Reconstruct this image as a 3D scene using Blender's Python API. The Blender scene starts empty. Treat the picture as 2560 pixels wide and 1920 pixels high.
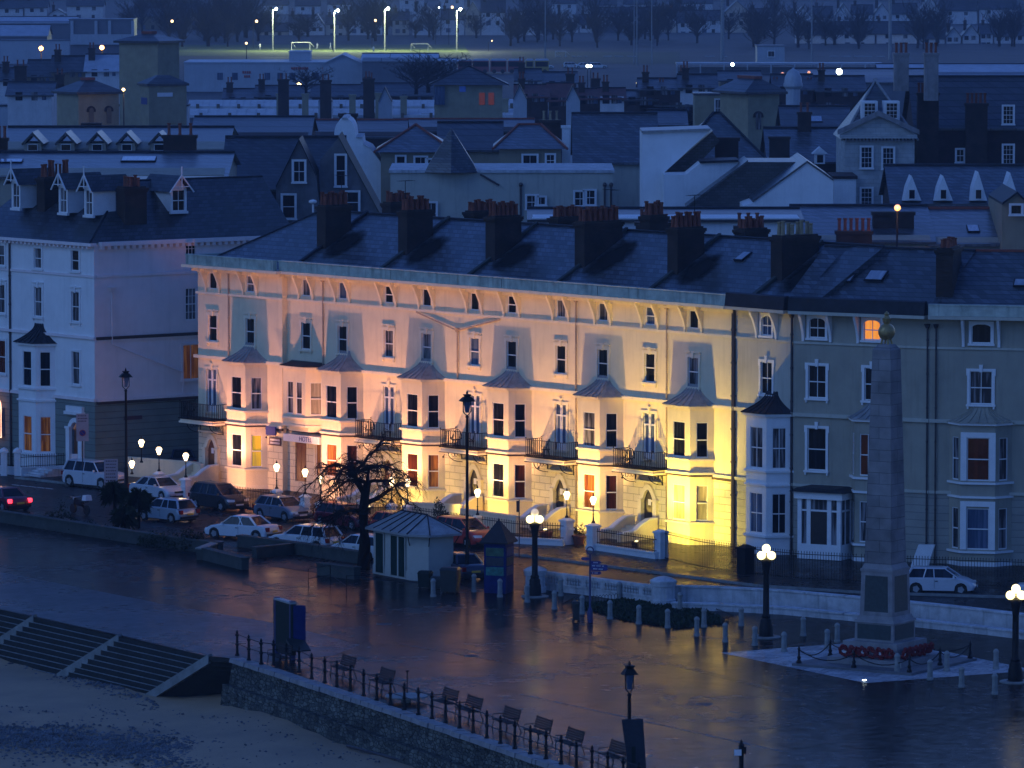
SUN_EL, SUN_ROT, SKY_TINT, SKY_STR, SUN_E, SUN_AZ, EXPO = 12.0, 20, (.31, .50, 1.14, 1), .05, .14, -60, 1.6
HAZE = .00013
import bpy, bmesh, math, random
from mathutils import Matrix, Vector
S = bpy.context.scene
COL = S.collection
RND = random.Random(7)
# ---------------------------------------------------------------- survey of the place
# camera stands 36 m above the promenade; G() and W() turn a sighted point into metres
H, F, TH = 36.0, 14000.0, math.atan(1160 / 14000)
def ray(x, y):
    a = (x - 1280) / F; b = (960 - y) / F
    c, s = math.cos(TH), math.sin(TH)
    return (a, c + b * s, -s + b * c)
def G(x, y, z=0.0):
    d = ray(x, y); t = (z - H) / d[2]
    return Vector((d[0] * t, d[1] * t, z))
def W(x, y, Y):
    d = ray(x, y); t = Y / d[1]
    return Vector((d[0] * t, Y, H + d[2] * t))

def link(o, parent=None):
    COL.objects.link(o)
    if parent is not None: o.parent = parent
    return o
def tag(o, label=None, cat=None, group=None, kind=None):
    if label: o['label'] = label
    if cat: o['category'] = cat
    if group: o['group'] = group
    if kind: o['kind'] = kind
    return o
def thing(name, loc, rz, label, cat, group=None):
    o = bpy.data.objects.new(name, None); o.empty_display_size = 0.3
    o.location = loc; o.rotation_euler = (0, 0, rz)
    link(o); return tag(o, label, cat, group)
def copy_tree(o, parent=None):
    c = o.copy(); COL.objects.link(c)
    c.parent = parent
    for ch in list(o.children): copy_tree(ch, c)
    return c
def place(proto, used, loc, rz, label, group=None, scale=None):
    """first use moves the prototype itself, later uses copy it with its parts"""
    o = proto if not used[0] else copy_tree(proto)
    used[0] = True
    o.location = loc; o.rotation_euler = (0, 0, rz)
    if scale: o.scale = (scale,) * 3 if not isinstance(scale, tuple) else scale
    o['label'] = label
    if group: o['group'] = group
    return o

class MB:
    """collects simple shapes into one mesh"""
    def __init__(s, T=None):
        s.v = []; s.f = []; s.m = []; s.T = T or Matrix.Identity(4); s.cur = 0
    def add(s, vs, fs):
        b = len(s.v)
        s.v += [tuple(s.T @ Vector(v)) for v in vs]
        s.f += [tuple(b + i for i in f) for f in fs]; s.m += [s.cur] * len(fs)
        return s
    def box(s, x0, x1, y0, y1, z0, z1):
        vs = [(x, y, z) for z in (z0, z1) for y in (y0, y1) for x in (x0, x1)]
        return s.add(vs, [(0, 2, 3, 1), (4, 5, 7, 6), (0, 1, 5, 4), (2, 6, 7, 3), (0, 4, 6, 2), (1, 3, 7, 5)])
    def frus(s, b, t, z0, z1):
        """frustum: b,t = (x0,x1,y0,y1)"""
        vs = [(x, y, z0) for y in b[2:] for x in b[:2]] + [(x, y, z1) for y in t[2:] for x in t[:2]]
        return s.add(vs, [(0, 2, 3, 1), (4, 5, 7, 6), (0, 1, 5, 4), (2, 6, 7, 3), (0, 4, 6, 2), (1, 3, 7, 5)])
    def poly(s, vs): return s.add(vs, [tuple(range(len(vs)))])
    def prism(s, pts, d, ax='y'):
        """closed outline pts (a,b) swept from d[0] to d[1] along ax"""
        n = len(pts)
        def P(a, b, c): return {'y': (a, c, b), 'x': (c, a, b), 'z': (a, b, c)}[ax]
        vs = [P(a, b, d[0]) for a, b in pts] + [P(a, b, d[1]) for a, b in pts]
        fs = [tuple(range(n)), tuple(range(2 * n - 1, n - 1, -1))]
        fs += [(i, i + n, (i + 1) % n + n, (i + 1) % n) for i in range(n)]
        return s.add(vs, fs)
    def lathe(s, prof, n=10, c=(0, 0, 0), cap=True):
        vs = []; fs = []
        for r, z in prof:
            for k in range(n):
                a = 2 * math.pi * (k + .5) / n
                vs.append((c[0] + r * math.cos(a), c[1] + r * math.sin(a), c[2] + z))
        for j in range(len(prof) - 1):
            for k in range(n):
                k2 = (k + 1) % n
                fs.append((j * n + k, j * n + k2, (j + 1) * n + k2, (j + 1) * n + k))
        if cap:
            fs.append(tuple(range(n - 1, -1, -1))); q = (len(prof) - 1) * n
            fs.append(tuple(q + k for k in range(n)))
        return s.add(vs, fs)
    def ball(s, c, r, n=10, m=6, sz=1.0):
        prof = [(r * math.sin(math.pi * j / m) + 1e-4, -r * sz * math.cos(math.pi * j / m)) for j in range(m + 1)]
        return s.lathe(prof, n, c, cap=False)
    def tube(s, pts, r, n=6):
        pts = [Vector(p) for p in pts]; N = len(pts)
        rs = r if isinstance(r, (list, tuple)) else [r] * N
        vs = []; fs = []
        for i, p in enumerate(pts):
            t = (pts[min(i + 1, N - 1)] - pts[max(i - 1, 0)]).normalized()
            u = t.cross(Vector((0, 0, 1)))
            if u.length < 1e-3: u = Vector((1, 0, 0))
            u.normalize(); w = t.cross(u)
            for k in range(n):
                a = 2 * math.pi * (k + .5) / n
                vs.append(tuple(p + (u * math.cos(a) + w * math.sin(a)) * rs[i]))
        for j in range(N - 1):
            for k in range(n):
                k2 = (k + 1) % n
                fs.append((j * n + k, j * n + k2, (j + 1) * n + k2, (j + 1) * n + k))
        fs.append(tuple(range(n - 1, -1, -1))); fs.append(tuple((N - 1) * n + k for k in range(n)))
        return s.add(vs, fs)
    def mesh(s, name, mats):
        me = bpy.data.meshes.new(name); me.from_pydata(s.v, [], s.f)
        for m in (mats if isinstance(mats, (list, tuple)) else [mats]): me.materials.append(m)
        me.polygons.foreach_set('material_index', s.m)
        return me
    def build(s, name, mats, parent=None, smooth=False, fix=True):
        me = s.mesh(name, mats)
        if fix:
            bm = bmesh.new(); bm.from_mesh(me); bmesh.ops.recalc_face_normals(bm, faces=bm.faces); bm.to_mesh(me); bm.free()
        if smooth:
            me.polygons.foreach_set('use_smooth', [True] * len(me.polygons))
            try: me.set_sharp_from_angle(angle=math.radians(40))
            except Exception: pass
        o = bpy.data.objects.new(name, me); return link(o, parent)
def inst(o_or_me, name, parent, T):
    me = o_or_me
    o = bpy.data.objects.new(name, me); link(o, parent); o.matrix_local = T; return o
def TR(x, y, z, rz=0.0): return Matrix.Translation((x, y, z)) @ Matrix.Rotation(rz, 4, 'Z')
def struct(o, kind='structure'): o['kind'] = kind; return o

# ---------------------------------------------------------------- materials
def nt(m):
    m.use_nodes = True; t = m.node_tree; t.nodes.clear(); return t
def mat(name, col, rough=.8, var=.18, scale=2.0, bump=.0, bscale=30, metal=0.0, spec=.5, detail=5, col2=None,
        streak=0.0, stretch=None, coat=0.0, wet=None, coord='Object'):
    m = bpy.data.materials.new(name); t = nt(m); N = t.nodes.new; L = t.links.new
    out = N('ShaderNodeOutputMaterial'); b = N('ShaderNodeBsdfPrincipled'); L(b.outputs[0], out.inputs[0])
    b.inputs['Roughness'].default_value = rough; b.inputs['Metallic'].default_value = metal
    b.inputs['Specular IOR Level'].default_value = spec
    if coat: b.inputs['Coat Weight'].default_value = coat; b.inputs['Coat Roughness'].default_value = .08
    tc = N('ShaderNodeTexCoord'); mp = N('ShaderNodeMapping'); L(tc.outputs[coord], mp.inputs[0])
    if stretch: mp.inputs['Scale'].default_value = stretch
    nz = N('ShaderNodeTexNoise'); nz.inputs['Scale'].default_value = scale; nz.inputs['Detail'].default_value = detail
    nz.inputs['Roughness'].default_value = .65
    L(mp.outputs[0], nz.inputs['Vector'])
    mx = N('ShaderNodeMix'); mx.data_type = 'RGBA'
    c2 = col2 or tuple(c * (1 - var * 1.6) for c in col)
    c1 = tuple(min(1, c * (1 + var * .6)) for c in col)
    rp = N('ShaderNodeMapRange'); rp.inputs[1].default_value = .3; rp.inputs[2].default_value = .7
    L(nz.outputs[0], rp.inputs[0]); L(rp.outputs[0], mx.inputs[0])
    mx.inputs[6].default_value = (*c2, 1); mx.inputs[7].default_value = (*c1, 1)
    last = mx.outputs[2]
    if streak:      # rain staining running down
        m2 = N('ShaderNodeMapping'); m2.inputs['Scale'].default_value = (2.2, 2.2, .16); L(tc.outputs[coord], m2.inputs[0])
        n2 = N('ShaderNodeTexNoise'); n2.inputs['Scale'].default_value = 1.6; n2.inputs['Detail'].default_value = 6
        L(m2.outputs[0], n2.inputs['Vector'])
        r2 = N('ShaderNodeMapRange'); r2.inputs[1].default_value = .52; r2.inputs[2].default_value = .75
        r2.inputs[3].default_value = 0; r2.inputs[4].default_value = streak; L(n2.outputs[0], r2.inputs[0])
        x2 = N('ShaderNodeMix'); x2.data_type = 'RGBA'; L(r2.outputs[0], x2.inputs[0]); L(last, x2.inputs[6])
        x2.inputs[7].default_value = (col[0] * .3, col[1] * .32, col[2] * .3, 1); last = x2.outputs[2]
    L(last, b.inputs['Base Color'])
    if wet:
        r3 = N('ShaderNodeMapRange'); r3.inputs[1].default_value = .35; r3.inputs[2].default_value = .68
        r3.inputs[3].default_value = wet[0]; r3.inputs[4].default_value = wet[1]; L(nz.outputs[0], r3.inputs[0])
        L(r3.outputs[0], b.inputs['Roughness'])
    if bump:
        nb = N('ShaderNodeTexNoise'); nb.inputs['Scale'].default_value = bscale; nb.inputs['Detail'].default_value = 4
        L(mp.outputs[0], nb.inputs['Vector'])
        bp = N('ShaderNodeBump'); bp.inputs['Strength'].default_value = bump; bp.inputs['Distance'].default_value = .05
        L(nb.outputs[0], bp.inputs['Height']); L(bp.outputs[0], b.inputs['Normal'])
    return m
def slate(name, col, sc=1.0, var=.45, rough=.42, moss=(.035, .04, .03)):
    """courses of slates following the slope, laid in the object's own X / Z"""
    m = bpy.data.materials.new(name); t = nt(m); N = t.nodes.new; L = t.links.new
    out = N('ShaderNodeOutputMaterial'); b = N('ShaderNodeBsdfPrincipled'); L(b.outputs[0], out.inputs[0])
    b.inputs['Roughness'].default_value = rough
    tc = N('ShaderNodeTexCoord'); sp = N('ShaderNodeSeparateXYZ'); L(tc.outputs['Object'], sp.inputs[0])
    cx = N('ShaderNodeCombineXYZ')
    ad = N('ShaderNodeMath'); ad.operation = 'ADD'; L(sp.outputs[0], ad.inputs[0]); L(sp.outputs[1], ad.inputs[1])
    L(ad.outputs[0], cx.inputs[0]); L(sp.outputs[2], cx.inputs[1])
    br = N('ShaderNodeTexBrick'); L(cx.outputs[0], br.inputs['Vector'])
    br.inputs['Scale'].default_value = sc; br.inputs['Brick Width'].default_value = .42; br.inputs['Row Height'].default_value = .2
    br.inputs['Mortar Size'].default_value = .018; br.inputs['Bias'].default_value = .0
    br.inputs['Color1'].default_value = (*[c * (1 - var) for c in col], 1)
    br.inputs['Color2'].default_value = (*[c * (1 + var) for c in col], 1)
    br.inputs['Mortar'].default_value = (*[c * .25 for c in col], 1)
    nz = N('ShaderNodeTexNoise'); nz.inputs['Scale'].default_value = .35; nz.inputs['Detail'].default_value = 7; L(tc.outputs['Object'], nz.inputs['Vector'])
    rp = N('ShaderNodeMapRange'); rp.inputs[1].default_value = .45; rp.inputs[2].default_value = .75; rp.inputs[4].default_value = .7; L(nz.outputs[0], rp.inputs[0])
    mx = N('ShaderNodeMix'); mx.data_type = 'RGBA'; L(rp.outputs[0], mx.inputs[0]); L(br.outputs[0], mx.inputs[6]); mx.inputs[7].default_value = (*moss, 1)
    L(mx.outputs[2], b.inputs['Base Color'])
    bp = N('ShaderNodeBump'); bp.inputs['Strength'].default_value = .5; bp.inputs['Distance'].default_value = .03
    L(br.outputs['Fac'], bp.inputs['Height']); bp.invert = True; L(bp.outputs[0], b.inputs['Normal'])
    return m
def brickm(name, c1, c2, mort, w=.5, h=.22, sc=1.0, ms=.015, rough=.85, bump=.6, wall=True, noise=.5, wetness=None, dist=.04):
    m = bpy.data.materials.new(name); t = nt(m); N = t.nodes.new; L = t.links.new
    out = N('ShaderNodeOutputMaterial'); b = N('ShaderNodeBsdfPrincipled'); L(b.outputs[0], out.inputs[0])
    b.inputs['Roughness'].default_value = rough
    tc = N('ShaderNodeTexCoord'); sp = N('ShaderNodeSeparateXYZ'); L(tc.outputs['Object'], sp.inputs[0])
    cx = N('ShaderNodeCombineXYZ')
    if wall:
        ad = N('ShaderNodeMath'); ad.operation = 'ADD'; L(sp.outputs[0], ad.inputs[0]); L(sp.outputs[1], ad.inputs[1])
        L(ad.outputs[0], cx.inputs[0]); L(sp.outputs[2], cx.inputs[1])
    else:
        L(sp.outputs[0], cx.inputs[0]); L(sp.outputs[1], cx.inputs[1])
    br = N('ShaderNodeTexBrick'); L(cx.outputs[0], br.inputs['Vector'])
    br.inputs['Scale'].default_value = sc; br.inputs['Brick Width'].default_value = w; br.inputs['Row Height'].default_value = h
    br.inputs['Mortar Size'].default_value = ms; br.inputs['Mortar Smooth'].default_value = .3
    br.inputs['Color1'].default_value = (*c1, 1); br.inputs['Color2'].default_value = (*c2, 1); br.inputs['Mortar'].default_value = (*mort, 1)
    nz = N('ShaderNodeTexNoise'); nz.inputs['Scale'].default_value = .9; nz.inputs['Detail'].default_value = 7; L(tc.outputs['Object'], nz.inputs['Vector'])
    rp = N('ShaderNodeMapRange'); rp.inputs[1].default_value = .3; rp.inputs[2].default_value = .75; rp.inputs[3].default_value = 1 + noise * .3; rp.inputs[4].default_value = 1 - noise; L(nz.outputs[0], rp.inputs[0])
    hs = N('ShaderNodeHueSaturation'); L(br.outputs[0], hs.inputs['Color']); L(rp.outputs[0], hs.inputs['Value']); L(hs.outputs[0], b.inputs['Base Color'])
    bp = N('ShaderNodeBump'); bp.invert = True; bp.inputs['Strength'].default_value = bump; bp.inputs['Distance'].default_value = dist
    L(br.outputs['Fac'], bp.inputs['Height']); L(bp.outputs[0], b.inputs['Normal'])
    return m
def emis(name, col, st, base=(.8, .8, .8)):
    m = bpy.data.materials.new(name); t = nt(m); N = t.nodes.new
    out = N('ShaderNodeOutputMaterial'); b = N('ShaderNodeBsdfPrincipled'); t.links.new(b.outputs[0], out.inputs[0])
    b.inputs['Base Color'].default_value = (*base, 1); b.inputs['Emission Color'].default_value = (*col, 1)
    b.inputs['Emission Strength'].default_value = st
    nz = N('ShaderNodeTexNoise'); nz.inputs['Scale'].default_value = 1.3
    mr = N('ShaderNodeMapRange'); mr.inputs[3].default_value = st * .75; mr.inputs[4].default_value = st * 1.2
    tc = N('ShaderNodeTexCoord'); t.links.new(tc.outputs['Object'], nz.inputs['Vector'])
    t.links.new(nz.outputs[0], mr.inputs[0]); t.links.new(mr.outputs[0], b.inputs['Emission Strength'])
    return m
M = {}
def mk(k, *a, **kw): M[k] = mat(k, *a, **kw)
mk('cream', (.78, .68, .47), .75, .07, .8, .15, 25, streak=.18)
mk('cream_trim', (.8, .72, .54), .6, .06, 2, .08, 30, streak=.15)
mk('parapet', (.5, .54, .46), .7, .25, 1.2, .2, 20, streak=.75)
mk('white_paint', (.78, .78, .78), .55, .06, 2, .05, 30)
mk('stucco_grey', (.36, .33, .26), .85, .10, .7, .2, 25, streak=.25)
mk('stucco_lilac_glow', (.82, .72, .72), .85, .07, .6, .15, 25, streak=.12)  # lilac stucco, its colour warmed to hold the hotel's floodlight glow
mk('stucco_white', (.80, .80, .80), .8, .07, .7, .15, 25, streak=.15)
mk('stucco_cream', (.5, .48, .40), .8, .08, .7, .1, 25, streak=.3)
mk('stucco_tan', (.30, .25, .17), .85, .10, .7, .1, 25, streak=.3)
mk('rusticated', (.28, .31, .27), .85, .10, 1, .2, 20, streak=.2)
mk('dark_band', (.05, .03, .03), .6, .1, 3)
mk('lead', (.33, .33, .33), .45, .22, 2, .1, 20, streak=.3)
mk('lead_dark', (.022, .025, .035), .6, .25, 2, spec=.25)
mk('black_iron', (.010, .010, .012), .55, .2, 8, spec=.2)
mk('blue_iron', (.01, .02, .12), .35, .2, 8)
mk('pipe', (.42, .33, .25), .6, .12, 5)
mk('pipe_dark', (.05, .04, .045), .5, .2, 5)
mk('pot', (.24, .07, .04), .8, .25, 3)
mk('pot_buff', (.38, .30, .18), .8, .25, 3)
mk('door_wood', (.16, .055, .02), .4, .25, 3, stretch=(8, 8, .6))
mk('door_dark', (.025, .02, .02), .35, .2, 4)
mk('curtain', (.5, .48, .45), .9, .25, 3, stretch=(9, 9, .3))
mk('rubber', (.012, .012, .012), .7, .2, 8)
mk('alloy', (.55, .56, .58), .3, .1, 8, metal=.8)
mk('granite', (.27, .255, .26), .6, .22, 1.2, .2, 30, streak=.35)
mk('granite_dark', (.14, .14, .15), .6, .25, 1.2, .2, 30, streak=.4)
mk('bronze', (.03, .05, .055), .4, .25, 6)
mk('gilt', (.42, .30, .12), .4, .3, 6, metal=.4)
mk('white_stone', (.55, .56, .58), .75, .22, 1.5, .3, 14, streak=.7)
mk('concrete', (.25, .26, .25), .7, .25, 1.5, .3, 12, streak=.3)
mk('concrete_dark', (.05, .058, .052), .8, .3, 1.5, .3, 12)
mk('bollard_mat', (.27, .28, .27), .6, .2, 4, .2, 20)
mk('wood', (.035, .026, .026), .7, .3, 2, spec=.15, stretch=(1, 9, 9))
mk('bark', (.016, .011, .010), .9, .3, 6, .4, 20, spec=.1)
mk('leaf', (.018, .04, .013), .8, .5, 4)
mk('leaf_dark', (.012, .018, .009), .8, .5, 4, spec=.15)
mk('leaf_hedge', (.024, .034, .016), .8, .4, 3, spec=.15)
mk('kiosk_wall', (.44, .43, .38), .7, .06, 2, .05, 20)
mk('kiosk_door', (.006, .028, .022), .7, .2, 3, spec=.15)
mk('booth_blue', (.006, .016, .12), .6, .2, 3, spec=.2)
mk('sign_blue', (.01, .025, .20), .5, .1, 3)
mk('sign_white', (.75, .75, .78), .6, .04, 3)
mk('sign_pink', (.42, .33, .34), .7, .06, 3)
mk('sign_plum', (.07, .03, .05), .6, .06, 3)
mk('bin_mat', (.02, .025, .022), .5, .2, 5)
mk('bin_green', (.016, .026, .022), .7, .2, 5, spec=.15)
mk('red_poppy', (.22, .012, .015), .8, .3, 12, .5, 30)
mk('far_green', (.025, .035, .03), .9, .4, .02)
mk('town_ground', (.045, .045, .05), .8, .4, .05)
mk('sand', (.155, .14, .115), .9, .2, .35, .35, 5, detail=8)
mk('skin', (.45, .28, .2), .6, .1, 8)
mk('cloth_dark', (.03, .035, .05), .9, .2, 8)
mk('cloth_red', (.3, .03, .03), .9, .2, 8)
mk('shed_white', (.42, .45, .5), .6, .08, .4, streak=.25)
mk('shed_grey', (.14, .15, .18), .6, .15, .4)
mk('shed_roof', (.42, .45, .52), .5, .15, .5)
mk('brick_yellow_far', (.33, .29, .19), .9, .15, .6, .3, 3, streak=.2)
mk('brick_brown', (.17, .135, .09), .9, .15, .6, .3, 3)  # plain darker brown brick
mk('ridge_red', (.26, .07, .045), .8, .2, 3)
mk('roof_red', (.14, .05, .045), .8, .25, 1.2, .3, 6)
mk('far_wall', (.62, .61, .62), .85, .12, .5, streak=.2)
mk('far_wall_tan', (.52, .45, .38), .85, .12, .5, streak=.2)
mk('goal_white', (.7, .7, .7), .6, .02, 3)
mk('bus_red', (.25, .05, .05), .4, .1, 2)
mk('bus_yellow', (.4, .28, .05), .4, .1, 2)
def car_paint(k, c, metal=.3): mk(k, c, .28, .04, 2, metal=metal, coat=.6)
car_paint('paint_silver', (.58, .60, .64), .1); car_paint('paint_white', (.66, .68, .7), 0); car_paint('paint_black', (.012, .013, .018), 0)
car_paint('paint_steel', (.17, .21, .27)); car_paint('paint_red', (.42, .03, .02), 0); car_paint('paint_maroon', (.12, .006, .02), 0)
car_paint('paint_darkblue', (.02, .025, .05), 0); car_paint('paint_icy', (.42, .5, .58))
mk('headlamp', (.7, .72, .75), .1, .05, 20, coat=1)
mk('tail_red', (.25, .01, .01), .2, .1, 20)
mk('plate_yellow', (.6, .42, .05), .5, .03, 5)
M['slate'] = slate('slate', (.085, .095, .115), .9, rough=.33)
M['slate_dark'] = slate('slate_dark', (.045, .05, .062), .9, rough=.36)
M['slate_far'] = slate('slate_far', (.06, .06, .07), .35, var=.25)
M['brick_stack'] = brickm('brick_stack', (.055, .03, .025), (.035, .02, .018), (.04, .035, .03), .23, .08, noise=.6)
M['brick_dark'] = brickm('brick_dark', (.05, .02, .02), (.03, .014, .015), (.03, .025, .025), .23, .08, noise=.5)
M['quoin'] = brickm('quoin', (.50, .50, .48), (.43, .43, .42), (.3, .3, .29), .9, .4, ms=.012, noise=.3)
M['rust_cream'] = brickm('rust_cream', (.74, .66, .48), (.70, .62, .44), (.38, .33, .22), 1.0, .42, ms=.02, noise=.12, dist=.03)
M['rust_grey'] = brickm('rust_grey', (.34, .325, .28), (.315, .30, .26), (.20, .2, .19), 40, .42, ms=.02, noise=.2, dist=.03)
M['rust_green'] = brickm('rust_green', (.19, .22, .20), (.17, .20, .18), (.09, .1, .09), 60, .42, ms=.02, noise=.2, dist=.03)
M['rubble'] = brickm('rubble', (.17, .17, .15), (.055, .06, .05), (.025, .03, .028), .55, .34, ms=.03, noise=.8, bump=1, dist=.12)
def rubblem(name, c1, c2, gap, sc=2.2, stretch=(1, 1, 1.7), bump=1.0):
    m = bpy.data.materials.new(name); t = nt(m); N = t.nodes.new; L = t.links.new
    out = N('ShaderNodeOutputMaterial'); b = N('ShaderNodeBsdfPrincipled'); L(b.outputs[0], out.inputs[0]); b.inputs['Roughness'].default_value = .7
    tc = N('ShaderNodeTexCoord'); mp = N('ShaderNodeMapping'); mp.inputs['Scale'].default_value = stretch; L(tc.outputs['Object'], mp.inputs[0])
    v = N('ShaderNodeTexVoronoi'); v.inputs['Scale'].default_value = sc; v.inputs['Randomness'].default_value = .75; L(mp.outputs[0], v.inputs['Vector'])
    e = N('ShaderNodeTexVoronoi'); e.feature = 'DISTANCE_TO_EDGE'; e.inputs['Scale'].default_value = sc; e.inputs['Randomness'].default_value = .75; L(mp.outputs[0], e.inputs['Vector'])
    mx = N('ShaderNodeMix'); mx.data_type = 'RGBA'; sp = N('ShaderNodeSeparateColor'); L(v.outputs['Color'], sp.inputs[0]); L(sp.outputs[0], mx.inputs[0]); mx.inputs[6].default_value = (*c1, 1); mx.inputs[7].default_value = (*c2, 1)
    r = N('ShaderNodeMapRange'); r.inputs[1].default_value = .0; r.inputs[2].default_value = .09; L(e.outputs['Distance'], r.inputs[0])
    x2 = N('ShaderNodeMix'); x2.data_type = 'RGBA'; L(r.outputs[0], x2.inputs[0]); x2.inputs[6].default_value = (*gap, 1); L(mx.outputs[2], x2.inputs[7])
    nz = N('ShaderNodeTexNoise'); nz.inputs['Scale'].default_value = .7; nz.inputs['Detail'].default_value = 8; L(tc.outputs['Object'], nz.inputs['Vector'])
    r2 = N('ShaderNodeMapRange'); r2.inputs[1].default_value = .35; r2.inputs[2].default_value = .65; r2.inputs[3].default_value = .45; r2.inputs[4].default_value = 1.3; L(nz.outputs[0], r2.inputs[0])
    hs = N('ShaderNodeHueSaturation'); L(x2.outputs[2], hs.inputs['Color']); L(r2.outputs[0], hs.inputs['Value']); L(hs.outputs[0], b.inputs['Base Color'])
    bp = N('ShaderNodeBump'); bp.inputs['Strength'].default_value = bump; bp.inputs['Distance'].default_value = .12; L(r.outputs[0], bp.inputs['Height']); L(bp.outputs[0], b.inputs['Normal'])
    return m
M['rubble'] = rubblem('rubble', (.14, .14, .115), (.035, .04, .035), (.012, .013, .013), 2.6, (1, 1, 2.3))
M['obelisk_stone'] = brickm('obelisk_stone', (.27, .25, .25), (.21, .20, .205), (.10, .10, .10), 1.3, .55, ms=.012, noise=.5)
def glass(name, col, rough=.06, curtain=None, em=None):
    """sash glass: dark room behind, reflecting the sky; some with curtains drawn at the sides"""
    m = bpy.data.materials.new(name); t = nt(m); N = t.nodes.new; L = t.links.new
    out = N('ShaderNodeOutputMaterial'); b = N('ShaderNodeBsdfPrincipled'); L(b.outputs[0], out.inputs[0])
    b.inputs['Roughness'].default_value = rough; b.inputs['Specular IOR Level'].default_value = .25
    tc = N('ShaderNodeTexCoord'); mp = N('ShaderNodeMapping'); mp.inputs['Scale'].default_value = (5, 1, .35); L(tc.outputs['Object'], mp.inputs[0])
    oi = N('ShaderNodeObjectInfo'); sc = N('ShaderNodeMath'); sc.operation = 'MULTIPLY'; sc.inputs[1].default_value = 37
    L(oi.outputs['Random'], sc.inputs[0]); cb = N('ShaderNodeCombineXYZ'); L(sc.outputs[0], cb.inputs[0]); L(sc.outputs[0], cb.inputs[1]); L(cb.outputs[0], mp.inputs['Location'])
    nz = N('ShaderNodeTexNoise'); nz.inputs['Scale'].default_value = 1.2; nz.inputs['Detail'].default_value = 3; L(mp.outputs[0], nz.inputs['Vector'])
    rp = N('ShaderNodeMapRange'); rp.inputs[1].default_value = .45; rp.inputs[2].default_value = .62; L(nz.outputs[0], rp.inputs[0])
    mx = N('ShaderNodeMix'); mx.data_type = 'RGBA'; L(rp.outputs[0], mx.inputs[0])
    mx.inputs[6].default_value = (*col, 1); mx.inputs[7].default_value = (*(curtain or tuple(c * 2.5 for c in col)), 1)
    L(mx.outputs[2], b.inputs['Base Color'])
    if em:
        L(mx.outputs[2], b.inputs['Emission Color']); b.inputs['Emission Strength'].default_value = em
    return m
M['glass'] = glass('glass', (.006, .007, .010))
M['glass_net'] = glass('glass_net', (.03, .03, .035), .2, (.22, .22, .24))
M['glass_curtain'] = glass('glass_curtain', (.25, .22, .16), .3, (.42, .38, .28))
M['glass_warm'] = glass('glass_warm', (.10, .03, .008), .2, (.30, .12, .03), em=.10)
M['glass_dim'] = glass('glass_dim', (.03, .008, .003), .15, (.06, .018, .008), em=.04)
M['glass_yellow'] = glass('glass_yellow', (.45, .28, .02), .2, (.3, .2, .03), em=.3)
M['glass_orange'] = glass('glass_orange', (.85, .26, .03), .3, (.9, .33, .05), em=.3)
M['glass_blue'] = glass('glass_blue', (.05, .08, .14), .1, (.12, .16, .24))
M['glass_car'] = glass('glass_car', (.01, .014, .02), .05, (.02, .03, .045))
M['skylight_glass'] = glass('skylight_glass', (.30, .33, .40), .08, (.38, .42, .5))
M['bulb'] = emis('bulb', (1, .70, .36), 2.2)
M['globe'] = emis('globe', (1, .84, .34), 1.0)
M['globe_dim'] = emis('globe_dim', (1, .70, .25), .22)
M['flood_face'] = emis('flood_face', (1, .75, .3), 1.5)
M['neon'] = emis('neon', (1, .42, .22), .9)
M['spot_white'] = emis('spot_white', (.85, 1, .95), 6)
M['spot_warm'] = emis('spot_warm', (1, .62, .25), 1.6)
M['spot_orange'] = emis('spot_orange', (1, .34, .04), .38)
M['tail_lit'] = emis('tail_lit', (1, .02, .02), 1.2)
M['room_lamp'] = emis('room_lamp', (1, .8, .5), 6)

def point(loc, col, power, r=.1, name='lamp'):
    l = bpy.data.lights.new(name, 'POINT'); l.energy = power; l.color = col; l.shadow_soft_size = r
    o = bpy.data.objects.new(name, l); o.location = loc; link(o); return o
def spot(loc, target, col, power, ang=120, r=.15, blend=.5, name='spotlight'):
    l = bpy.data.lights.new(name, 'SPOT'); l.energy = power; l.color = col; l.shadow_soft_size = r
    l.spot_size = math.radians(ang); l.spot_blend = blend
    o = bpy.data.objects.new(name, l); o.location = loc
    o.rotation_euler = (Vector(target) - Vector(loc)).to_track_quat('-Z', 'Y').to_euler(); link(o); return o

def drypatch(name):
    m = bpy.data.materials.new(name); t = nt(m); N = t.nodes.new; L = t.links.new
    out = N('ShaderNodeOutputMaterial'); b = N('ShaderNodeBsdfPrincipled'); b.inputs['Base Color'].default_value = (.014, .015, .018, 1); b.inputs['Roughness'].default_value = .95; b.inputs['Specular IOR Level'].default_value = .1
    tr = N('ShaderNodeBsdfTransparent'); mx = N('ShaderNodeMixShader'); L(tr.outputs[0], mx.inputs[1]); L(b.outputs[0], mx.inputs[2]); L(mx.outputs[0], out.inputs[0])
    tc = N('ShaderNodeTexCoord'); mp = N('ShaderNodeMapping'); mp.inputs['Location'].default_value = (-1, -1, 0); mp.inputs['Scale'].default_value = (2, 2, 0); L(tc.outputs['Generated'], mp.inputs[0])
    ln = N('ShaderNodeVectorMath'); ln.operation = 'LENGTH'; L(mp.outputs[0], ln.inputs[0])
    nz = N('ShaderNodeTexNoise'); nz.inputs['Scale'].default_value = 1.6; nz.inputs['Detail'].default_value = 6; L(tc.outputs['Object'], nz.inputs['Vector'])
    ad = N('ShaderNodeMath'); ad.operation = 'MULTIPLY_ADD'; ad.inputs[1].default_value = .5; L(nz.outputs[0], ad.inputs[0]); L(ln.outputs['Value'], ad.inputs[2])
    r = N('ShaderNodeMapRange'); r.inputs[1].default_value = .75; r.inputs[2].default_value = 1.2; r.inputs[3].default_value = .95; r.inputs[4].default_value = 0; L(ad.outputs[0], r.inputs[0]); L(r.outputs[0], mx.inputs[0]); return m
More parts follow.
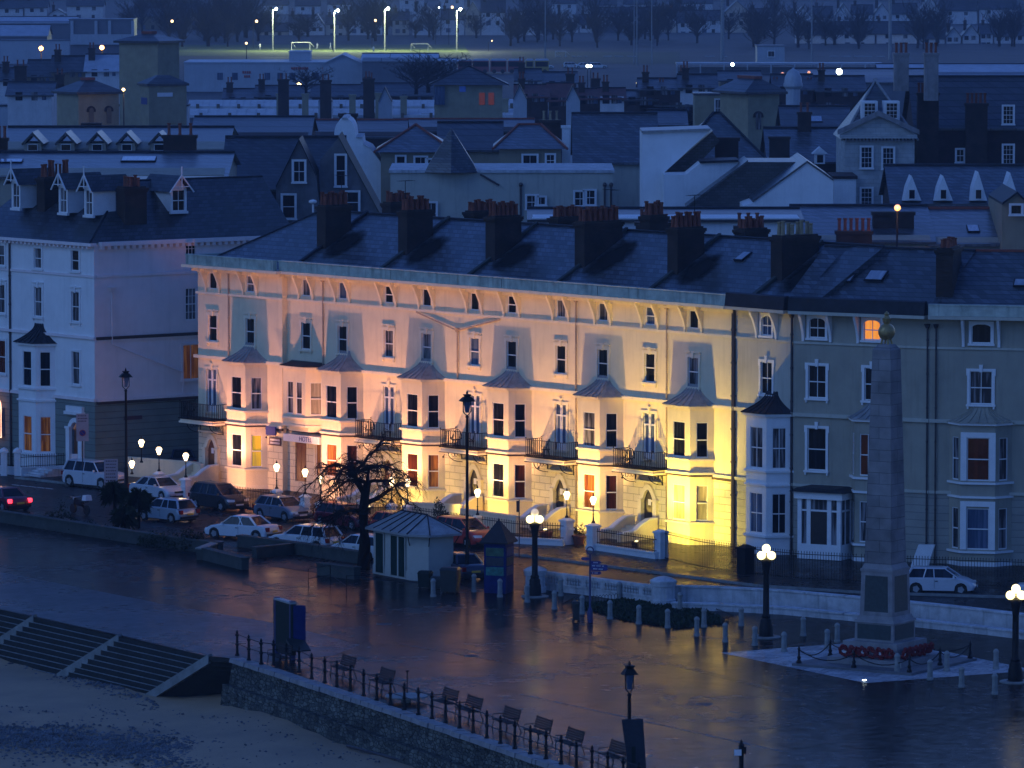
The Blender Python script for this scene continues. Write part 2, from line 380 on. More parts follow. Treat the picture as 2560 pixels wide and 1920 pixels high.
M['dry_slate'] = drypatch('dry_slate')

# text as real letters
def letters(txt, size, T, parent, m, name='lettering', align='CENTER', extr=.006):
    c = bpy.data.curves.new(name, 'FONT'); c.body = txt; c.size = size; c.extrude = extr; c.align_x = align; c.align_y = 'CENTER'
    tmp = bpy.data.objects.new(name, c); COL.objects.link(tmp)
    dg = bpy.context.evaluated_depsgraph_get(); me = bpy.data.meshes.new_from_object(tmp.evaluated_get(dg))
    bpy.data.objects.remove(tmp); me.materials.clear(); me.materials.append(m)
    o = bpy.data.objects.new(name, me); link(o, parent); o.matrix_local = T @ Matrix.Rotation(math.pi / 2, 4, 'X'); return o
# ---------------------------------------------------------------- facades
class Frame:
    """a street front: u along it, v out from it, z up"""
    def __init__(s, p, q):
        s.p = Vector(p[:2]); q = Vector(q[:2]); s.L = (q - s.p).length; s.d = (q - s.p) / s.L
        s.ang = math.atan2(s.d.y, s.d.x)
        s.M = Matrix.Translation((s.p.x, s.p.y, 0)) @ Matrix.Rotation(s.ang, 4, 'Z')
    def u(s, x, y=900, v=0.0):
        n = Vector((-s.d.y, s.d.x)); P = s.p - n * v; r = ray(x, y)
        det = r[0] * (-s.d.y) + r[1] * s.d.x
        t = (P.x * (-s.d.y) + P.y * s.d.x) / det
        return (r[0] * t - P.x) * s.d.x + (r[1] * t - P.y) * s.d.y
    def uz(s, x, y, v=0.0):
        n = Vector((-s.d.y, s.d.x)); P = s.p - n * v; r = ray(x, y)
        det = r[0] * (-s.d.y) + r[1] * s.d.x
        t = (P.x * (-s.d.y) + P.y * s.d.x) / det
        return ((r[0] * t - P.x) * s.d.x + (r[1] * t - P.y) * s.d.y, H + r[2] * t)
    def w(s, u, v, z=0): return s.M @ Vector((u, -v, z))
def XY(x, Y):
    r = ray(x, 900); return (r[0] / r[1] * Y, Y)

def wall(mb, u0, u1, z0, z1, holes=(), y=0.0, rev=.12, back=None):
    """sheet of wall with real openings and reveals; holes = (u0,u1,z0,z1)"""
    us = sorted({u0, u1} | {a for h in holes for a in h[:2] if u0 < a < u1})
    zs = sorted({z0, z1} | {a for h in holes for a in h[2:] if z0 < a < z1})
    idx = {}; vs = []; fs = []
    def V(a, b):
        if (a, b) not in idx: idx[(a, b)] = len(vs); vs.append((a, y, b))
        return idx[(a, b)]
    for i in range(len(us) - 1):
        for j in range(len(zs) - 1):
            cu = (us[i] + us[i + 1]) / 2; cz = (zs[j] + zs[j + 1]) / 2
            if any(h[0] < cu < h[1] and h[2] < cz < h[3] for h in holes): continue
            fs.append((V(us[i], zs[j]), V(us[i + 1], zs[j]), V(us[i + 1], zs[j + 1]), V(us[i], zs[j + 1])))
    mb.add(vs, fs)
    for a, b, c, d in holes:
        if a < u0 - .01 or b > u1 + .01 or c < z0 - .01 or d > z1 + .01: continue
        q = y + rev
        mb.add([(a, y, c), (b, y, c), (b, y, d), (a, y, d), (a, q, c), (b, q, c), (b, q, d), (a, q, d)],
               [(0, 1, 5, 4), (1, 2, 6, 5), (2, 3, 7, 6), (3, 0, 4, 7)])
WM = {}
def win_meshes(w, h, style):
    k = ('w', round(w, 2), round(h, 2), style)
    if k in WM: return WM[k]
    f = MB(); b = .045; y0, y1 = .03, .09; x = w / 2
    f.box(-x, -x + b, y0, y1, 0, h); f.box(x - b, x, y0, y1, 0, h)
    f.box(-x + b, x - b, y0, y1, 0, b * 1.5); f.box(-x + b, x - b, y0, y1, h - b, h)
    if style in ('sash', 'sash2', 'sash4', 'arch'):
        f.box(-x + b, x - b, y0 - .02, y1 - .02, h * .5 - .03, h * .5 + .03)
    if style in ('sash2', 'arch', 'cas2'):
        f.box(-.018, .018, y0 + .01, y1 - .01, b * 1.5, h - b)
    if style == 'sash4':
        for q in (-w / 6, w / 6): f.box(q - .015, q + .015, y0 + .01, y1 - .01, b * 1.5, h - b)
        for q in (.25, .75): f.box(-x + b, x - b, y0 + .012, y1 - .012, h * q - .014, h * q + .014)
    if style == 'french':
        f.box(-x + b, x - b, y0 - .02, y1, h * .73, h * .73 + .1); f.box(-.09, .09, y0 - .01, y1, 0, h)
        f.box(-x, -x + .13, y0, y1 - .01, 0, h * .73); f.box(x - .13, x, y0, y1 - .01, 0, h * .73)
        f.box(-x + b, x - b, y0, y1 - .01, .08, .42)
    me = f.mesh('window', M['white_paint'])
    g = MB(); g.poly([(-x + .02, .075, .02), (x - .02, .075, .02), (x - .02, .075, h - .02), (-x + .02, .075, h - .02)])
    WM[k] = (me, g); return WM[k]
PM = {}
def pane_mesh(w, h, style, gm):
    k = (round(w, 2), round(h, 2), gm)
    if k not in PM:
        _, g = win_meshes(w, h, style); PM[k] = g.mesh('pane', M[gm])
    return PM[k]
SM = {}
def surround_mesh(w, h, kind, m='cream_trim'):
    k = (round(w, 2), round(h, 2), kind, m)
    if k in SM: return SM[k]
    s = MB(); x = w / 2; a = .15; d = .06
    if kind in ('eared', 'plain', 'arch', 'key'):
        hh = .14 if kind != 'eared' else .16
        s.box(-x - a, -x, -d, 0, 0, h + hh); s.box(x, x + a, -d, 0, 0, h + hh)
        s.box(-x, x, -d, 0, h, h + hh)
        if kind in ('eared', 'key'):
            s.box(-x - a - .05, -x - a, -d, 0, h - .25, h + hh); s.box(x + a, x + a + .05, -d, 0, h - .25, h + hh)
            s.prism([(-.07, h - .06), (.07, h - .06), (.11, h + .36), (-.11, h + .36)], (-d - .05, 0))
        if kind == 'eared':
            s.box(-x - a - .04, -.13, -d - .06, 0, h + .26, h + .33); s.box(.13, x + a + .04, -d - .06, 0, h + .26, h + .33)
        if kind == 'arch':
            n = 8; pts = [(-x, h + .005)] + [(-x * math.cos(math.pi * i / n), h - .02 - .22 * (1 - math.sin(math.pi * i / n))) for i in range(n + 1)] + [(x, h + .005)]
            for i in range(n):
                p, q = pts[i + 1], pts[i + 2]
                s.prism([p, q, (q[0], h + .004), (p[0], h + .004)], (-d + .005, .13))
    sy = -.14
    if kind != 'none':
        s.box(-x - a - .05, x + a + .05, sy, 0, -.12, -.003)
        if kind in ('eared', 'key'):
            s.box(-x - a, -x - a + .09, sy + .03, 0, -.26, -.12); s.box(x + a - .09, x + a, sy + .03, 0, -.26, -.12)
    SM[k] = s.mesh('surround', M[m]); return SM[k]
def window(par, T, u, z, w, h, style='sash', sur='plain', gm='glass', trim='cream_trim', y=0.0, label=None):
    me, _ = win_meshes(w, h, style)
    o = inst(me, 'window', par, T @ Matrix.Translation((u, y, z)))
    if label: o['label'] = label
    inst(pane_mesh(w, h, style, gm), 'pane', o, Matrix.Identity(4))
    if sur: inst(surround_mesh(w, h, sur, trim), 'surround', o, Matrix.Identity(4))
    return o
def hole(u, z, w, h): return (u - w / 2, u + w / 2, z, z + h)
I4 = Matrix.Identity(4)

def canted_bay(par, c, y, p, hf, ht, z0, z1, floors, trim, wallm, basem, roofm, zb=0.0, gms=('glass',), corn=True, roofh=1.15, front_w=1.05, side_w=.66, dkb=False):
    """bay window storeys: par thing, c centre, wall plane y, projection p, half widths front/back; floors = [(sill,height,style)]"""
    cant = math.hypot(ht - hf, p); ang = math.atan2(p, ht - hf)
    Tf = Matrix.Translation((c - hf, y - p, 0)); Tr = Matrix.Translation((c + hf, y - p, 0)) @ Matrix.Rotation(ang, 4, 'Z')
    Tl = Matrix.Translation((c - ht, y, 0)) @ Matrix.Rotation(-ang, 4, 'Z')
    faces = [(Tf, 2 * hf, front_w), (Tr, cant, side_w), (Tl, cant, side_w)]
    mb = MB()
    for Tm, L, ww in faces:
        mb.T = Tm; hs = [hole(L / 2, f[0], ww, f[1]) for f in floors]
        zc = [zb] + [f[3] for f in floors if len(f) > 3]
        mb.cur = 0; wall(mb, 0, L, zb, z1, hs, rev=.12)
    bay = mb.build('bay', [wallm], par)
    def ring(za, zb_, o, nm='moulding', m_=None):
        tr = MB(); pts = [(c - ht - o, y), (c - hf - o * .45, y - p - o), (c + hf + o * .45, y - p - o), (c + ht + o, y)]
        tr.prism(pts, (za, zb_), 'z'); tr.build(nm, m_ or trim, bay)
    for f in floors: ring(f[0] - .2, f[0] - .08, .14)
    if corn: ring(z1, z1 + .14, .2)
    ring(zb + .0, zb + .35, .07)
    ring(floors[1][0] - .98, floors[1][0] - .86, .12)
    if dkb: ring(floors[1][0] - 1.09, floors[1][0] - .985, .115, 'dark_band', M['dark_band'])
    # concave swept lead roof with rolls
    if roofh:
        R = MB(); zt = z1 + .14; n = 6
        def rg(t):
            k = (1 - t) ** 1.7; o = .28 * (1 - t)
            return [(c - ht * k - o - .5 * t, y), (c - hf * k - o * .5 - .38 * t, y - (p + .28) * k - .02), (c + hf * k + o * .5 + .38 * t, y - (p + .28) * k - .02), (c + ht * k + o + .5 * t, y)]
        rows = [rg(i / n) for i in range(n + 1)]
        vs = [(a, b, zt + roofh * i / n) for i, r in enumerate(rows) for a, b in r]
        R.add(vs, [(i * 4 + j, i * 4 + j + 1, i * 4 + j + 5, i * 4 + j + 4) for i in range(n) for j in range(3)])
        def lerp(a, b, t): return (a[0] + (b[0] - a[0]) * t, a[1] + (b[1] - a[1]) * t)
        for j, ts in ((0, (.33, .66, 1)), (1, (.25, .5, .75, 1)), (2, (.33, .66))):
            for t in ts:
                R.tube([(*lerp(rows[i][j], rows[i][j + 1], t), zt + .03 + roofh * i / n) for i in range(n + 1)], .035, 4)
        R.build('bay_roof', roofm, bay, smooth=False)
    gi = 0
    for Tm, L, ww in faces:
        for f in floors:
            gm = gms[gi % len(gms)]; gi += 1
            window(bay, Tm, L / 2, f[0], ww, f[1], f[2], None, gm)
    return bay

def rough_console(mb, u, y, zt, zb, proj=.62, w=.15):
    n = 7; pts = [(y, zb), (y - .12, zb)]
    for i in range(n + 1):
        t = i / n; pts.append((y - .12 - (proj - .12) * t ** 1.6 * (1 if t < .95 else 1), zb + .15 + (zt - .28 - zb) * t))
    pts += [(y - proj, zt - .05), (y - proj, zt), (y, zt)]
    mb.prism(pts, (u - w / 2, u + w / 2), 'x')

def chimney(par, T, u, y, w, dep, zb, zt, npots, mpot='pot', tall=.8, rows=2, name='chimney', base=True):
    mb = MB(T); mb.box(u, u + w, y, y + dep, zb, zt - .28)
    mb.box(u - .05, u + w + .05, y - .05, y + dep + .05, zt - .28, zt - .18)
    mb.box(u - .1, u + w + .1, y - .1, y + dep + .1, zt - .18, zt)
    mb.box(u + .04, u + w - .04, y + .04, y + dep - .04, zt, zt + .1)
    ch = mb.build(name, M['brick_stack'], par)
    n = npots
    for r in range(rows):
        for k in range(n):
            px = u + w * ((r + 1) / (rows + 1)); py = y + dep * (k + .5) / n
            h = tall * (1 + .15 * math.sin(k * 3 + r + u))
            p = MB(T); p.lathe([(.15, 0), (.13, h * .15), (.105, h * .85), (.14, h * .9), (.14, h), (.09, h), (.09, h - .1)], 8, (px, py, zt + .06))
            p.build('chimney_pot', M[mpot], ch, smooth=True)
    return ch

BRM = {}
def bracket(par, u, y, m='white_paint'):
    if m not in BRM:
        k = MB(); rough_console(k, 0, 0, 13.86, 12.3); BRM[m] = k.mesh('cornice_bracket', M[m])
    return inst(BRM[m], 'cornice_bracket', par, Matrix.Translation((u, y, 0)))
# ============================ the floodlit hotel terrace
FA = Frame(XY(508, 358.5), XY(1838, 319.5))
hotel = thing('hotel_terrace', FA.w(0, 0), FA.ang, 'long cream hotel terrace lit by yellow floodlights, with bays, balconies and dark chimney stacks', 'hotel')
LA = FA.L; SB = 8.85; YB = -.4          # the left block stands a little forward
WU = [1.6, 5.55, 10.8, 14.5, 19.1, 22.8, 27.4, 30.9, 35.45, 39.25, 43.45, 47.25]
bayc = [5.5, 14.75, 22.75, 30.95, 39.3, 47.25]
balc = [1.45, 19.1, 27.4, 35.45, 43.4]
def yw(u): return YB if u < SB else 0.0
holes = []; wins = []
for i, u in enumerate(WU):
    holes.append(hole(u, 12.5, .78, 1.05)); wins.append((u, 12.5, .78, 1.05, 'plain2' if 0 else 'sash' if i % 3 == 1 else 'cas', None))
    holes.append(hole(u, 9.15, .9, 1.7)); wins.append((u, 9.15, .9, 1.7, 'sash', 'eared'))
for u in balc:
    holes.append(hole(u, 4.62, 1.05, 2.75)); wins.append((u, 4.62, 1.05, 2.75, 'french', 'key'))
    holes.append(hole(u, .79, 1.0, 2.25))
holes.append(hole(10.2, .79, 1.15, 2.45)); holes.append(hole(12.2, 1.2, .95, 2.1))
def main_wall(u0, u1, y):
    hs = [h for h in holes if u0 <= (h[0] + h[1]) / 2 <= u1]
    mb = MB()
    mb.cur = 1; wall(mb, u0, u1, 0, 4.05, [h for h in hs if h[3] < 4.1], y, .15)
    mb.cur = 0; wall(mb, u0, u1, 4.05, 14.0, [h for h in hs if h[3] > 4.1], y, .12)
    return mb
mb = main_wall(0, SB, YB); m2 = main_wall(SB, LA, 0)
b = len(mb.v); mb.v += m2.v; mb.f += [tuple(b + i for i in f) for f in m2.f]; mb.m += m2.m
mb.cur = 0; mb.poly([(SB, YB, 0), (SB, 0, 0), (SB, 0, 14), (SB, YB, 14)])
mb.poly([(0, YB, 0), (0, 11, 0), (0, 11, 14), (0, YB, 14)]); mb.poly([(LA, 0, 0), (LA, 11, 0), (LA, 11, 14), (LA, 0, 14)])
mb.poly([(0, 11, 0), (LA, 11, 0), (LA, 11, 14), (0, 11, 14)])
mb.build('wall', [M['cream'], M['rust_cream']], hotel)
# string courses, frieze bands, cornice and parapet
mb = MB(); dk = MB()
for (u0, u1, y) in ((-.05, SB + .06, YB), (SB + .06, LA, 0)):
    for z, hgt, pr in ((4.05, .16, .12), (8.03, .2, .2), (12.15, .14, .1)):
        mb.box(u0 - (pr if u0 < 0 else 0), u1, y - pr, y + .05, z, z + hgt)
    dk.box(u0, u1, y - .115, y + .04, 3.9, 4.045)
    mb.box(u0 - (.5 if u0 < 0 else 0), u1 + (.5 if u1 < 20 else 0), y - .92, y + .05, 13.86, 14.04)
    mb.box(u0 - (.3 if u0 < 0 else 0), u1, y - .25, y + .05, 13.6, 13.86)
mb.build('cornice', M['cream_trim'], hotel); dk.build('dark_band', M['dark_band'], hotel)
pp = MB()
seams = [-.35, 8.9, 20.2, 30.8, 39.6, LA]
for a, b_ in zip(seams[:-1], seams[1:]):
    y = YB if b_ < 9 else 0
    pp.box(a + .03, b_ - .03, y - .72, y - .42, 14.05, 14.62); pp.box(a, b_, y - .76, y - .38, 14.62, 14.70)
pp.box(-.35, -.05, YB - .4, 6, 14.05, 14.66)
pp.build('parapet', M['parapet'], hotel)
for u in WU:
    for s in (-.68, .76): bracket(hotel, u + s, yw(u), 'cream_trim')
for i, (u, z, w, h, st, su) in enumerate(wins):
    gm = ['glass', 'glass', 'glass_blue', 'glass_net', 'glass', 'glass', 'glass_net'][(i * 5) % 7]
    if st == 'french': gm = 'glass_blue'
    window(hotel, I4, u, z, w, h, st, su, gm, y=yw(u))
for i, c in enumerate(bayc):
    gms = [('glass_net', 'glass_warm', 'glass', 'glass', 'glass'), ('glass_warm', 'glass', 'glass_dim', 'glass', 'glass'), ('glass_dim', 'glass', 'glass_warm', 'glass', 'glass'),
           ('glass', 'glass', 'glass_dim', 'glass', 'glass'), ('glass_warm', 'glass_net', 'glass_dim', 'glass', 'glass'), ('glass_curtain', 'glass', 'glass_curtain', 'glass', 'glass')][i]
    if i == 0: gms = ('glass', 'glass', 'glass_yellow', 'glass_net', 'glass')
    canted_bay(hotel, c, yw(c), 1.12, .98, 1.8, 0, 8.0, [(1.5, 2.05, 'sash'), (5.15, 2.05, 'sash')], M['cream_trim'], M['cream'], None, M['lead'], gms=gms, dkb=True)
# first-floor oriel over the hotel entrance
orl = MB(); OT = Matrix.Translation((9.75, -1.05, 0)); hs = [hole(.72, 5.15, .62, 2.05), hole(1.62, 5.15, .62, 2.05)]
orl.T = OT; wall(orl, 0, 2.3, 4.5, 8.0, hs); orl.T = OT @ Matrix.Translation((2.3, 0, 0)) @ Matrix.Rotation(math.radians(52), 4, 'Z')
wall(orl, 0, 1.33, 4.5, 8.0, [hole(.66, 5.15, .72, 2.05)]); orl.T = Matrix.Translation((8.93, 0, 0)) @ Matrix.Rotation(math.radians(-52), 4, 'Z'); wall(orl, 0, 1.33, 4.5, 8, [])
oriel = orl.build('bay', M['cream'], hotel)
for k, uu in enumerate((.72, 1.62)): window(oriel, OT, uu, 5.15, .62, 2.05, 'sash', None, 'glass_net')
window(oriel, OT @ Matrix.Translation((2.3, 0, 0)) @ Matrix.Rotation(math.radians(52), 4, 'Z'), .66, 5.15, .72, 2.05, 'sash', None, 'glass_curtain')
for z0, z1, o in ((4.85, 4.98, .12), (8.0, 8.16, .2), (4.38, 4.5, .05)):
    o2 = MB(); o2.prism([(8.9 - o, 0), (9.75 - o * .4, -1.05 - o), (12.05 + o * .4, -1.05 - o), (12.9 + o, 0)], (z0, z1), 'z'); o2.build('moulding', M['cream_trim'], oriel)
o2 = MB()
o2.prism([(9.3, 0), (9.9, -.7), (11.9, -.7), (12.5, 0)], (4.05, 4.38), 'z')
o2.build('corbel', M['cream_trim'], oriel)
o3 = MB(); o3.add([(8.65, 0, 8.17), (9.6, -1.3, 8.17), (12.2, -1.3, 8.17), (13.15, 0, 8.17), (9.3, 0, 8.42), (10, -.5, 8.42), (11.8, -.5, 8.42), (12.5, 0, 8.42)], [(0, 1, 5, 4), (1, 2, 6, 5), (2, 3, 7, 6), (4, 5, 6, 7), (0, 3, 2, 1)])
o3.build('bay_roof', M['lead_dark'], oriel)
# balconies with railings and cast-iron brackets
def balcony(u, y, hw=1.75, pr=1.25):
    s = MB(); s.box(u - hw, u + hw, y - pr, y - .02, 4.02, 4.16); s.box(u - hw - .06, u + hw + .06, y - pr - .06, y - .02, 3.9, 4.02)
    b_ = s.build('balcony', M['cream_trim'], hotel)
    d = MB(); d.box(u - hw - .08, u + hw + .08, y - pr - .08, y - .03, 4.163, 4.24)
    d.box(u - hw - .07, u + hw + .07, y - pr - .07, y - .03, 3.86, 3.899); d.build('balcony_floor', M['black_iron'], b_)
    r = MB(); zt = 5.2
    def run(p, q, n):
        for z in (4.3, zt): r.box(min(p[0], q[0]) - .018, max(p[0], q[0]) + .018, min(p[1], q[1]) - .018, max(p[1], q[1]) + .018, z, z + .035)
        for i in range(n + 1):
            t = i / n; x = p[0] + (q[0] - p[0]) * t; yy = p[1] + (q[1] - p[1]) * t
            r.box(x - .015, x + .015, yy - .015, yy + .015, 4.21, zt)
            if i in (0, n): r.ball((x, yy, zt + .1), .045, 6, 4)
    run((u - hw, y - pr), (u + hw, y - pr), 22); run((u + hw, y - pr), (u + hw, y - .05), 8); run((u - hw, y - pr), (u - hw, y - .05), 8)
    r.build('railing', M['black_iron'], b_)
    for s_ in (-1.2, 1.2):
        k = MB(); x = u + s_
        k.tube([(x, y - .02, 3.2), (x, y - .05, 3.88)], .03, 4); k.tube([(x, y - .05, 3.86), (x, y - 1.15, 3.86)], .03, 4)
        arc = [(x, y - .05 - 1.05 * math.sin(a), 3.25 + .6 * (1 - math.cos(a))) for a in [i * math.pi / 16 for i in range(9)]]
        k.tube(arc, .028, 4)
        for q in (.25, .5, .75): k.tube([(x + .14 * math.cos(a), y - q * .95, 3.7 + .13 * math.sin(a)) for a in [i * math.pi / 3 for i in range(7)]], .016, 4)
        k.build('balcony_bracket', M['black_iron'], b_)
for u in balc: balcony(u, yw(u))
# porches: pointed-arch doorcases with panelled doors, pillars and steps
def doorcase(u, y, lab=None, lit=False):
    s = MB(); w = .5; n = 8
    arc = [(u - w * math.cos(math.pi * i / (2 * n)) if 0 else u - w + w * (i / n), 2.15 + .72 * math.sin(math.pi * i / (2 * n)) ** .9) for i in range(n + 1)]
    arc += [(2 * u - a, b) for a, b in arc[-2::-1]]
    for (p, q) in zip(arc[:-1], arc[1:]): s.prism([p, q, (q[0], 3.04 if 0 else 3.05), (p[0], 3.05)], (y + .02, y + .05))
    out = [(u - (w + .3) + (w + .3) * (i / n), 2.2 + 1.0 * math.sin(math.pi * i / (2 * n)) ** .9) for i in range(n + 1)]
    out += [(2 * u - a, b) for a, b in out[-2::-1]]
    for i in range(len(arc) - 1): s.prism([arc[i], arc[i + 1], out[i + 1], out[i]], (y - .14, y + .02))
    for q in (-1, 1):
        a = u + q * (w + .16); s.box(a - .15, a + .15, y - .2, y, .79, 2.2); s.box(a - .2, a + .2, y - .26, y, 2.2, 2.32); s.box(a - .2, a + .2, y - .26, y, .79, .95)
    s.box(u - 1.05, u + 1.05, y - .34, y, 3.3, 3.42)
    s.build('doorcase', M['cream_trim'], hotel)
    d = MB(); d.box(u - .49, u + .49, y + .06, y + .1, .8, 3.0)
    for x0 in (-.38, .06):
        for z0, z1 in ((1.0, 1.6), (1.75, 2.6)): d.box(u + x0, u + x0 + .32, y + .045, y + .06, z0, z1)
    dr = d.build('door', M['door_wood' if lit else 'door_dark'], hotel)
    k = MB(); k.ball((u + .36, y + .03, 1.75), .035, 6, 4); k.build('door_knob', M['gilt'], dr)
    k = MB(); k.box(u - .14, u + .12, y + .035, y + .043, 1.95, 2.3); k.build('notice', M['sign_white'], dr)
for i, u in enumerate(balc): doorcase(u, yw(u), lit=(i < 2))
def steps(u, y, out=3.2, hw=.85, sw=.3):
    s = MB(); s.box(u - hw, u + hw, y - 1.1, y - .01, 0, .785)
    for k in range(4): s.box(u - hw, u + hw, y - 1.1 - .36 * (k + 1), y - 1.1 - .36 * k, 0, .63 - .157 * k)
    for q in (-1, 1):
        x = u + q * (hw + sw / 2)
        prof = [(y - .35, 0), (y - .35, 1.25), (y - 1.0, 1.22), (y - 1.5, 1.0), (y - 2.1, .62), (y - out, .5), (y - out, 0)]
        s.prism(prof, (x - sw / 2, x + sw / 2), 'x')
    st = s.build('entrance_steps', M['cream'], hotel)
    c = MB()
    for q in (-1, 1):
        x = u + q * (hw + sw / 2)
        top = [(y - .35, 1.26), (y - 1.0, 1.23), (y - 1.5, 1.01), (y - 2.1, .63), (y - out - .05, .51)]
        for p, r in zip(top[:-1], top[1:]): c.prism([p, r, (r[0], r[1] + .09), (p[0], p[1] + .09)], (x - sw / 2 - .05, x + sw / 2 + .05), 'x')
    c.build('coping', M['white_paint'], st)
for u in balc: steps(u, yw(u))
# main hotel entrance under the oriel
d = MB(); d.box(9.64, 10.76, .08, .12, .8, 3.2); d.box(9.78, 10.15, .06, .08, 1.0, 3.0); d.box(10.25, 10.62, .06, .08, 1.0, 3.0)
e = d.build('door', M['door_wood'], hotel); e['label'] = 'wide brown timber entrance doors under the oriel'
window(hotel, I4, 12.2, 1.2, .95, 2.1, 'cas2', 'plain', 'glass_warm')
s = MB(); s.box(9.3, 13.0, -.7, -.02, 3.35, 3.8); cn = s.build('canopy_sign', M['sign_white'], hotel)
letters('HOTEL', .42, Matrix.Translation((11.6, -.71, 3.57)), cn, M['sign_blue'])
s = MB(); s.box(8.95, 9.0, .01, .02, 1, 1.01)
s = MB(); s.box(7.55, 8.75, YB - .08, YB - .03, 2.95, 3.45); sg = s.build('wall_sign', M['sign_plum'], hotel)
for zz in (3.3, 3.1):
    q = MB()
    for k in range(9): q.box(7.68 + k * .11, 7.75 + k * .11, YB - .09, YB - .081, zz - .06, zz + .06)
    q.build('lettering', M['sign_white'], sg)
s = MB(); s.box(7.5, 8.5, YB - .3, YB - .22, 3.6, 4.3 - .45 + .3); s.build('hanging_sign', M['sign_blue'], hotel)
# rainwater pipes
def pipe(par, u, y, z0, z1, m='pipe', r=.05, hop=True):
    p = MB(); p.tube([(u, y - .09, z0), (u, y - .09, z1)], r, 6)
    z = z0 + 1.2
    while z < z1 - .5: p.tube([(u, y - .09, z), (u, y - .09, z + .1)], r * 1.35, 6); z += 1.9
    if hop: p.frus((u - .07, u + .07, y - .17, y - .01), (u - .15, u + .15, y - .26, y - .01), z1, z1 + .25)
    return p.build('drainpipe', M[m], par)
for i, u in enumerate((7.4, 16.4, 24.6, 33.6, 41.2)):
    k = MB(); k.tube([(u, yw(u) - .05, 3.55), (u, yw(u) - .16, 3.5)], .02, 4); k.ball((u, yw(u) - .18, 3.42), .07, 6, 4); k.build('wall_light', M['black_iron'], hotel)
pipe(hotel, 3.35, YB, 0, 13.55); pipe(hotel, 12.6, 0, 8.1, 13.5); pipe(hotel, 25.85, 0, 8.1, 11.1); pipe(hotel, 36.9, 0, 0, 13.5); pipe(hotel, 45.0, 0, 0, 13.5); pipe(hotel, 29.2, 0, 0, 8.0); pipe(hotel, 21.0, 0, 0, 8.0)
p = MB(); p.tube([(21.9, -.08, 12.1), (25.85, -.1, 11.2)], .05, 6); p.tube([(25.85, -.1, 11.2), (29.9, -.08, 12.1)], .05, 6); p.build('drainpipe', M['pipe'], hotel)
pipe(hotel, LA - .05, 0, 0, 13.7, 'pipe_dark', .13)
# roof behind the parapet, hipped at the left
def roof(par, u0, u1, y0, yr, yb, z0, zr, hipL=0, hipR=0, m='slate', ridge='lead_dark'):
    r = MB(); r.add([(u0, y0, z0), (u1, y0, z0), (u1, yb, z0), (u0, yb, z0), (u0 + hipL, yr, zr), (u1 - hipR, yr, zr)],
                   [(0, 1, 5, 4), (2, 3, 4, 5), (0, 4, 3), (1, 2, 5)])
    ro = r.build('roof', M[m], par)
    g = MB(); g.tube([(u0 + hipL, yr, zr + .03), (u1 - hipR, yr, zr + .03)], .09, 5)
    if hipL: g.tube([(u0, y0, z0), (u0 + hipL, yr, zr)], .09, 5); g.tube([(u0, yb, z0), (u0 + hipL, yr, zr)], .09, 5)
    if hipR: g.tube([(u1, y0, z0), (u1 - hipR, yr, zr)], .09, 5)
    g.build('ridge', M[ridge], ro); return ro
roof(hotel, -.1, LA, -.1, 6, 12, 14.02, 17.42, hipL=4.8)
r = MB(); r.box(-.3, LA, -.42, .1, 14.0, 14.06); r.build('gutter', M['lead'], hotel)
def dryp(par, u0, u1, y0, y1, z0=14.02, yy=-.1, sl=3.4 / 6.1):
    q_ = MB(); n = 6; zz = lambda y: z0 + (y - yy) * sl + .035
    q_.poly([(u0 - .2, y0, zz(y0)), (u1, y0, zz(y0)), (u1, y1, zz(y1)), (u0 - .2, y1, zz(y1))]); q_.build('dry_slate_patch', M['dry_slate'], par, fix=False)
for i, (u, dep, n) in enumerate(((8.95, 2.05, 5), (17.15, 2.05, 5), (25.65, 2.1, 6), (34.0, 3.0, 7), (42.35, 2.1, 6))):
    ch = chimney(hotel, I4, u, 2.3, .9, dep, 14.6, 18.0, n)
    if i == 3: chimney(hotel, I4, u, 2.3 + 5.2, .9, 1.4, 15, 18.2, 3)
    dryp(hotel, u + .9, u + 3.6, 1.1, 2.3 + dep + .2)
    f = MB(); f.prism([(-.1, 14.1), (6, 17.43), (6, 17.62), (-.1, 14.28)], (u + .35, u + .6), 'x'); f.build('party_coping', M['lead_dark' if i < 1 else 'concrete_dark'], hotel)
for x, yt in ((955, 508), (1160, 530), (1372, 545), (1597, 562), (1836, 574)):
    u, z = FA.uz(x, yt, -8.2); chimney(hotel, I4, u, 8.2, .9, 1.9, 14.5, z, 4, tall=.65)
def aerial(par, x, y, z, h=1.6, rz=.4):
    k = MB(); k.tube([(x, y, z), (x, y, z + h)], .022, 4); c_, s_ = math.cos(rz), math.sin(rz); k.tube([(x - .7 * c_, y - .7 * s_, z + h), (x + .7 * c_, y + .7 * s_, z + h)], .014, 4)
    for i in range(6): q_ = -.6 + i * .24; w_ = .3 - i * .02; k.tube([(x + q_ * c_ + w_ * s_, y + q_ * s_ - w_ * c_, z + h), (x + q_ * c_ - w_ * s_, y + q_ * s_ + w_ * c_, z + h)], .011, 3)
    k.build('aerial', M['black_iron'], par)
for u, y in ((9.2, 4.1), (17.5, 2.6), (34.4, 4.8), (42.6, 4.2)): aerial(hotel, u, y, 18.0, 1.9, u)
p = MB(); p.tube([(4.2, 5.7, 17.3), (4.2, 5.7, 17.9)], .07, 6); p.ball((4.3, 5.6, 18.0), .28, 8, 5, .5); p.build('satellite_dish', M['white_paint'], hotel)

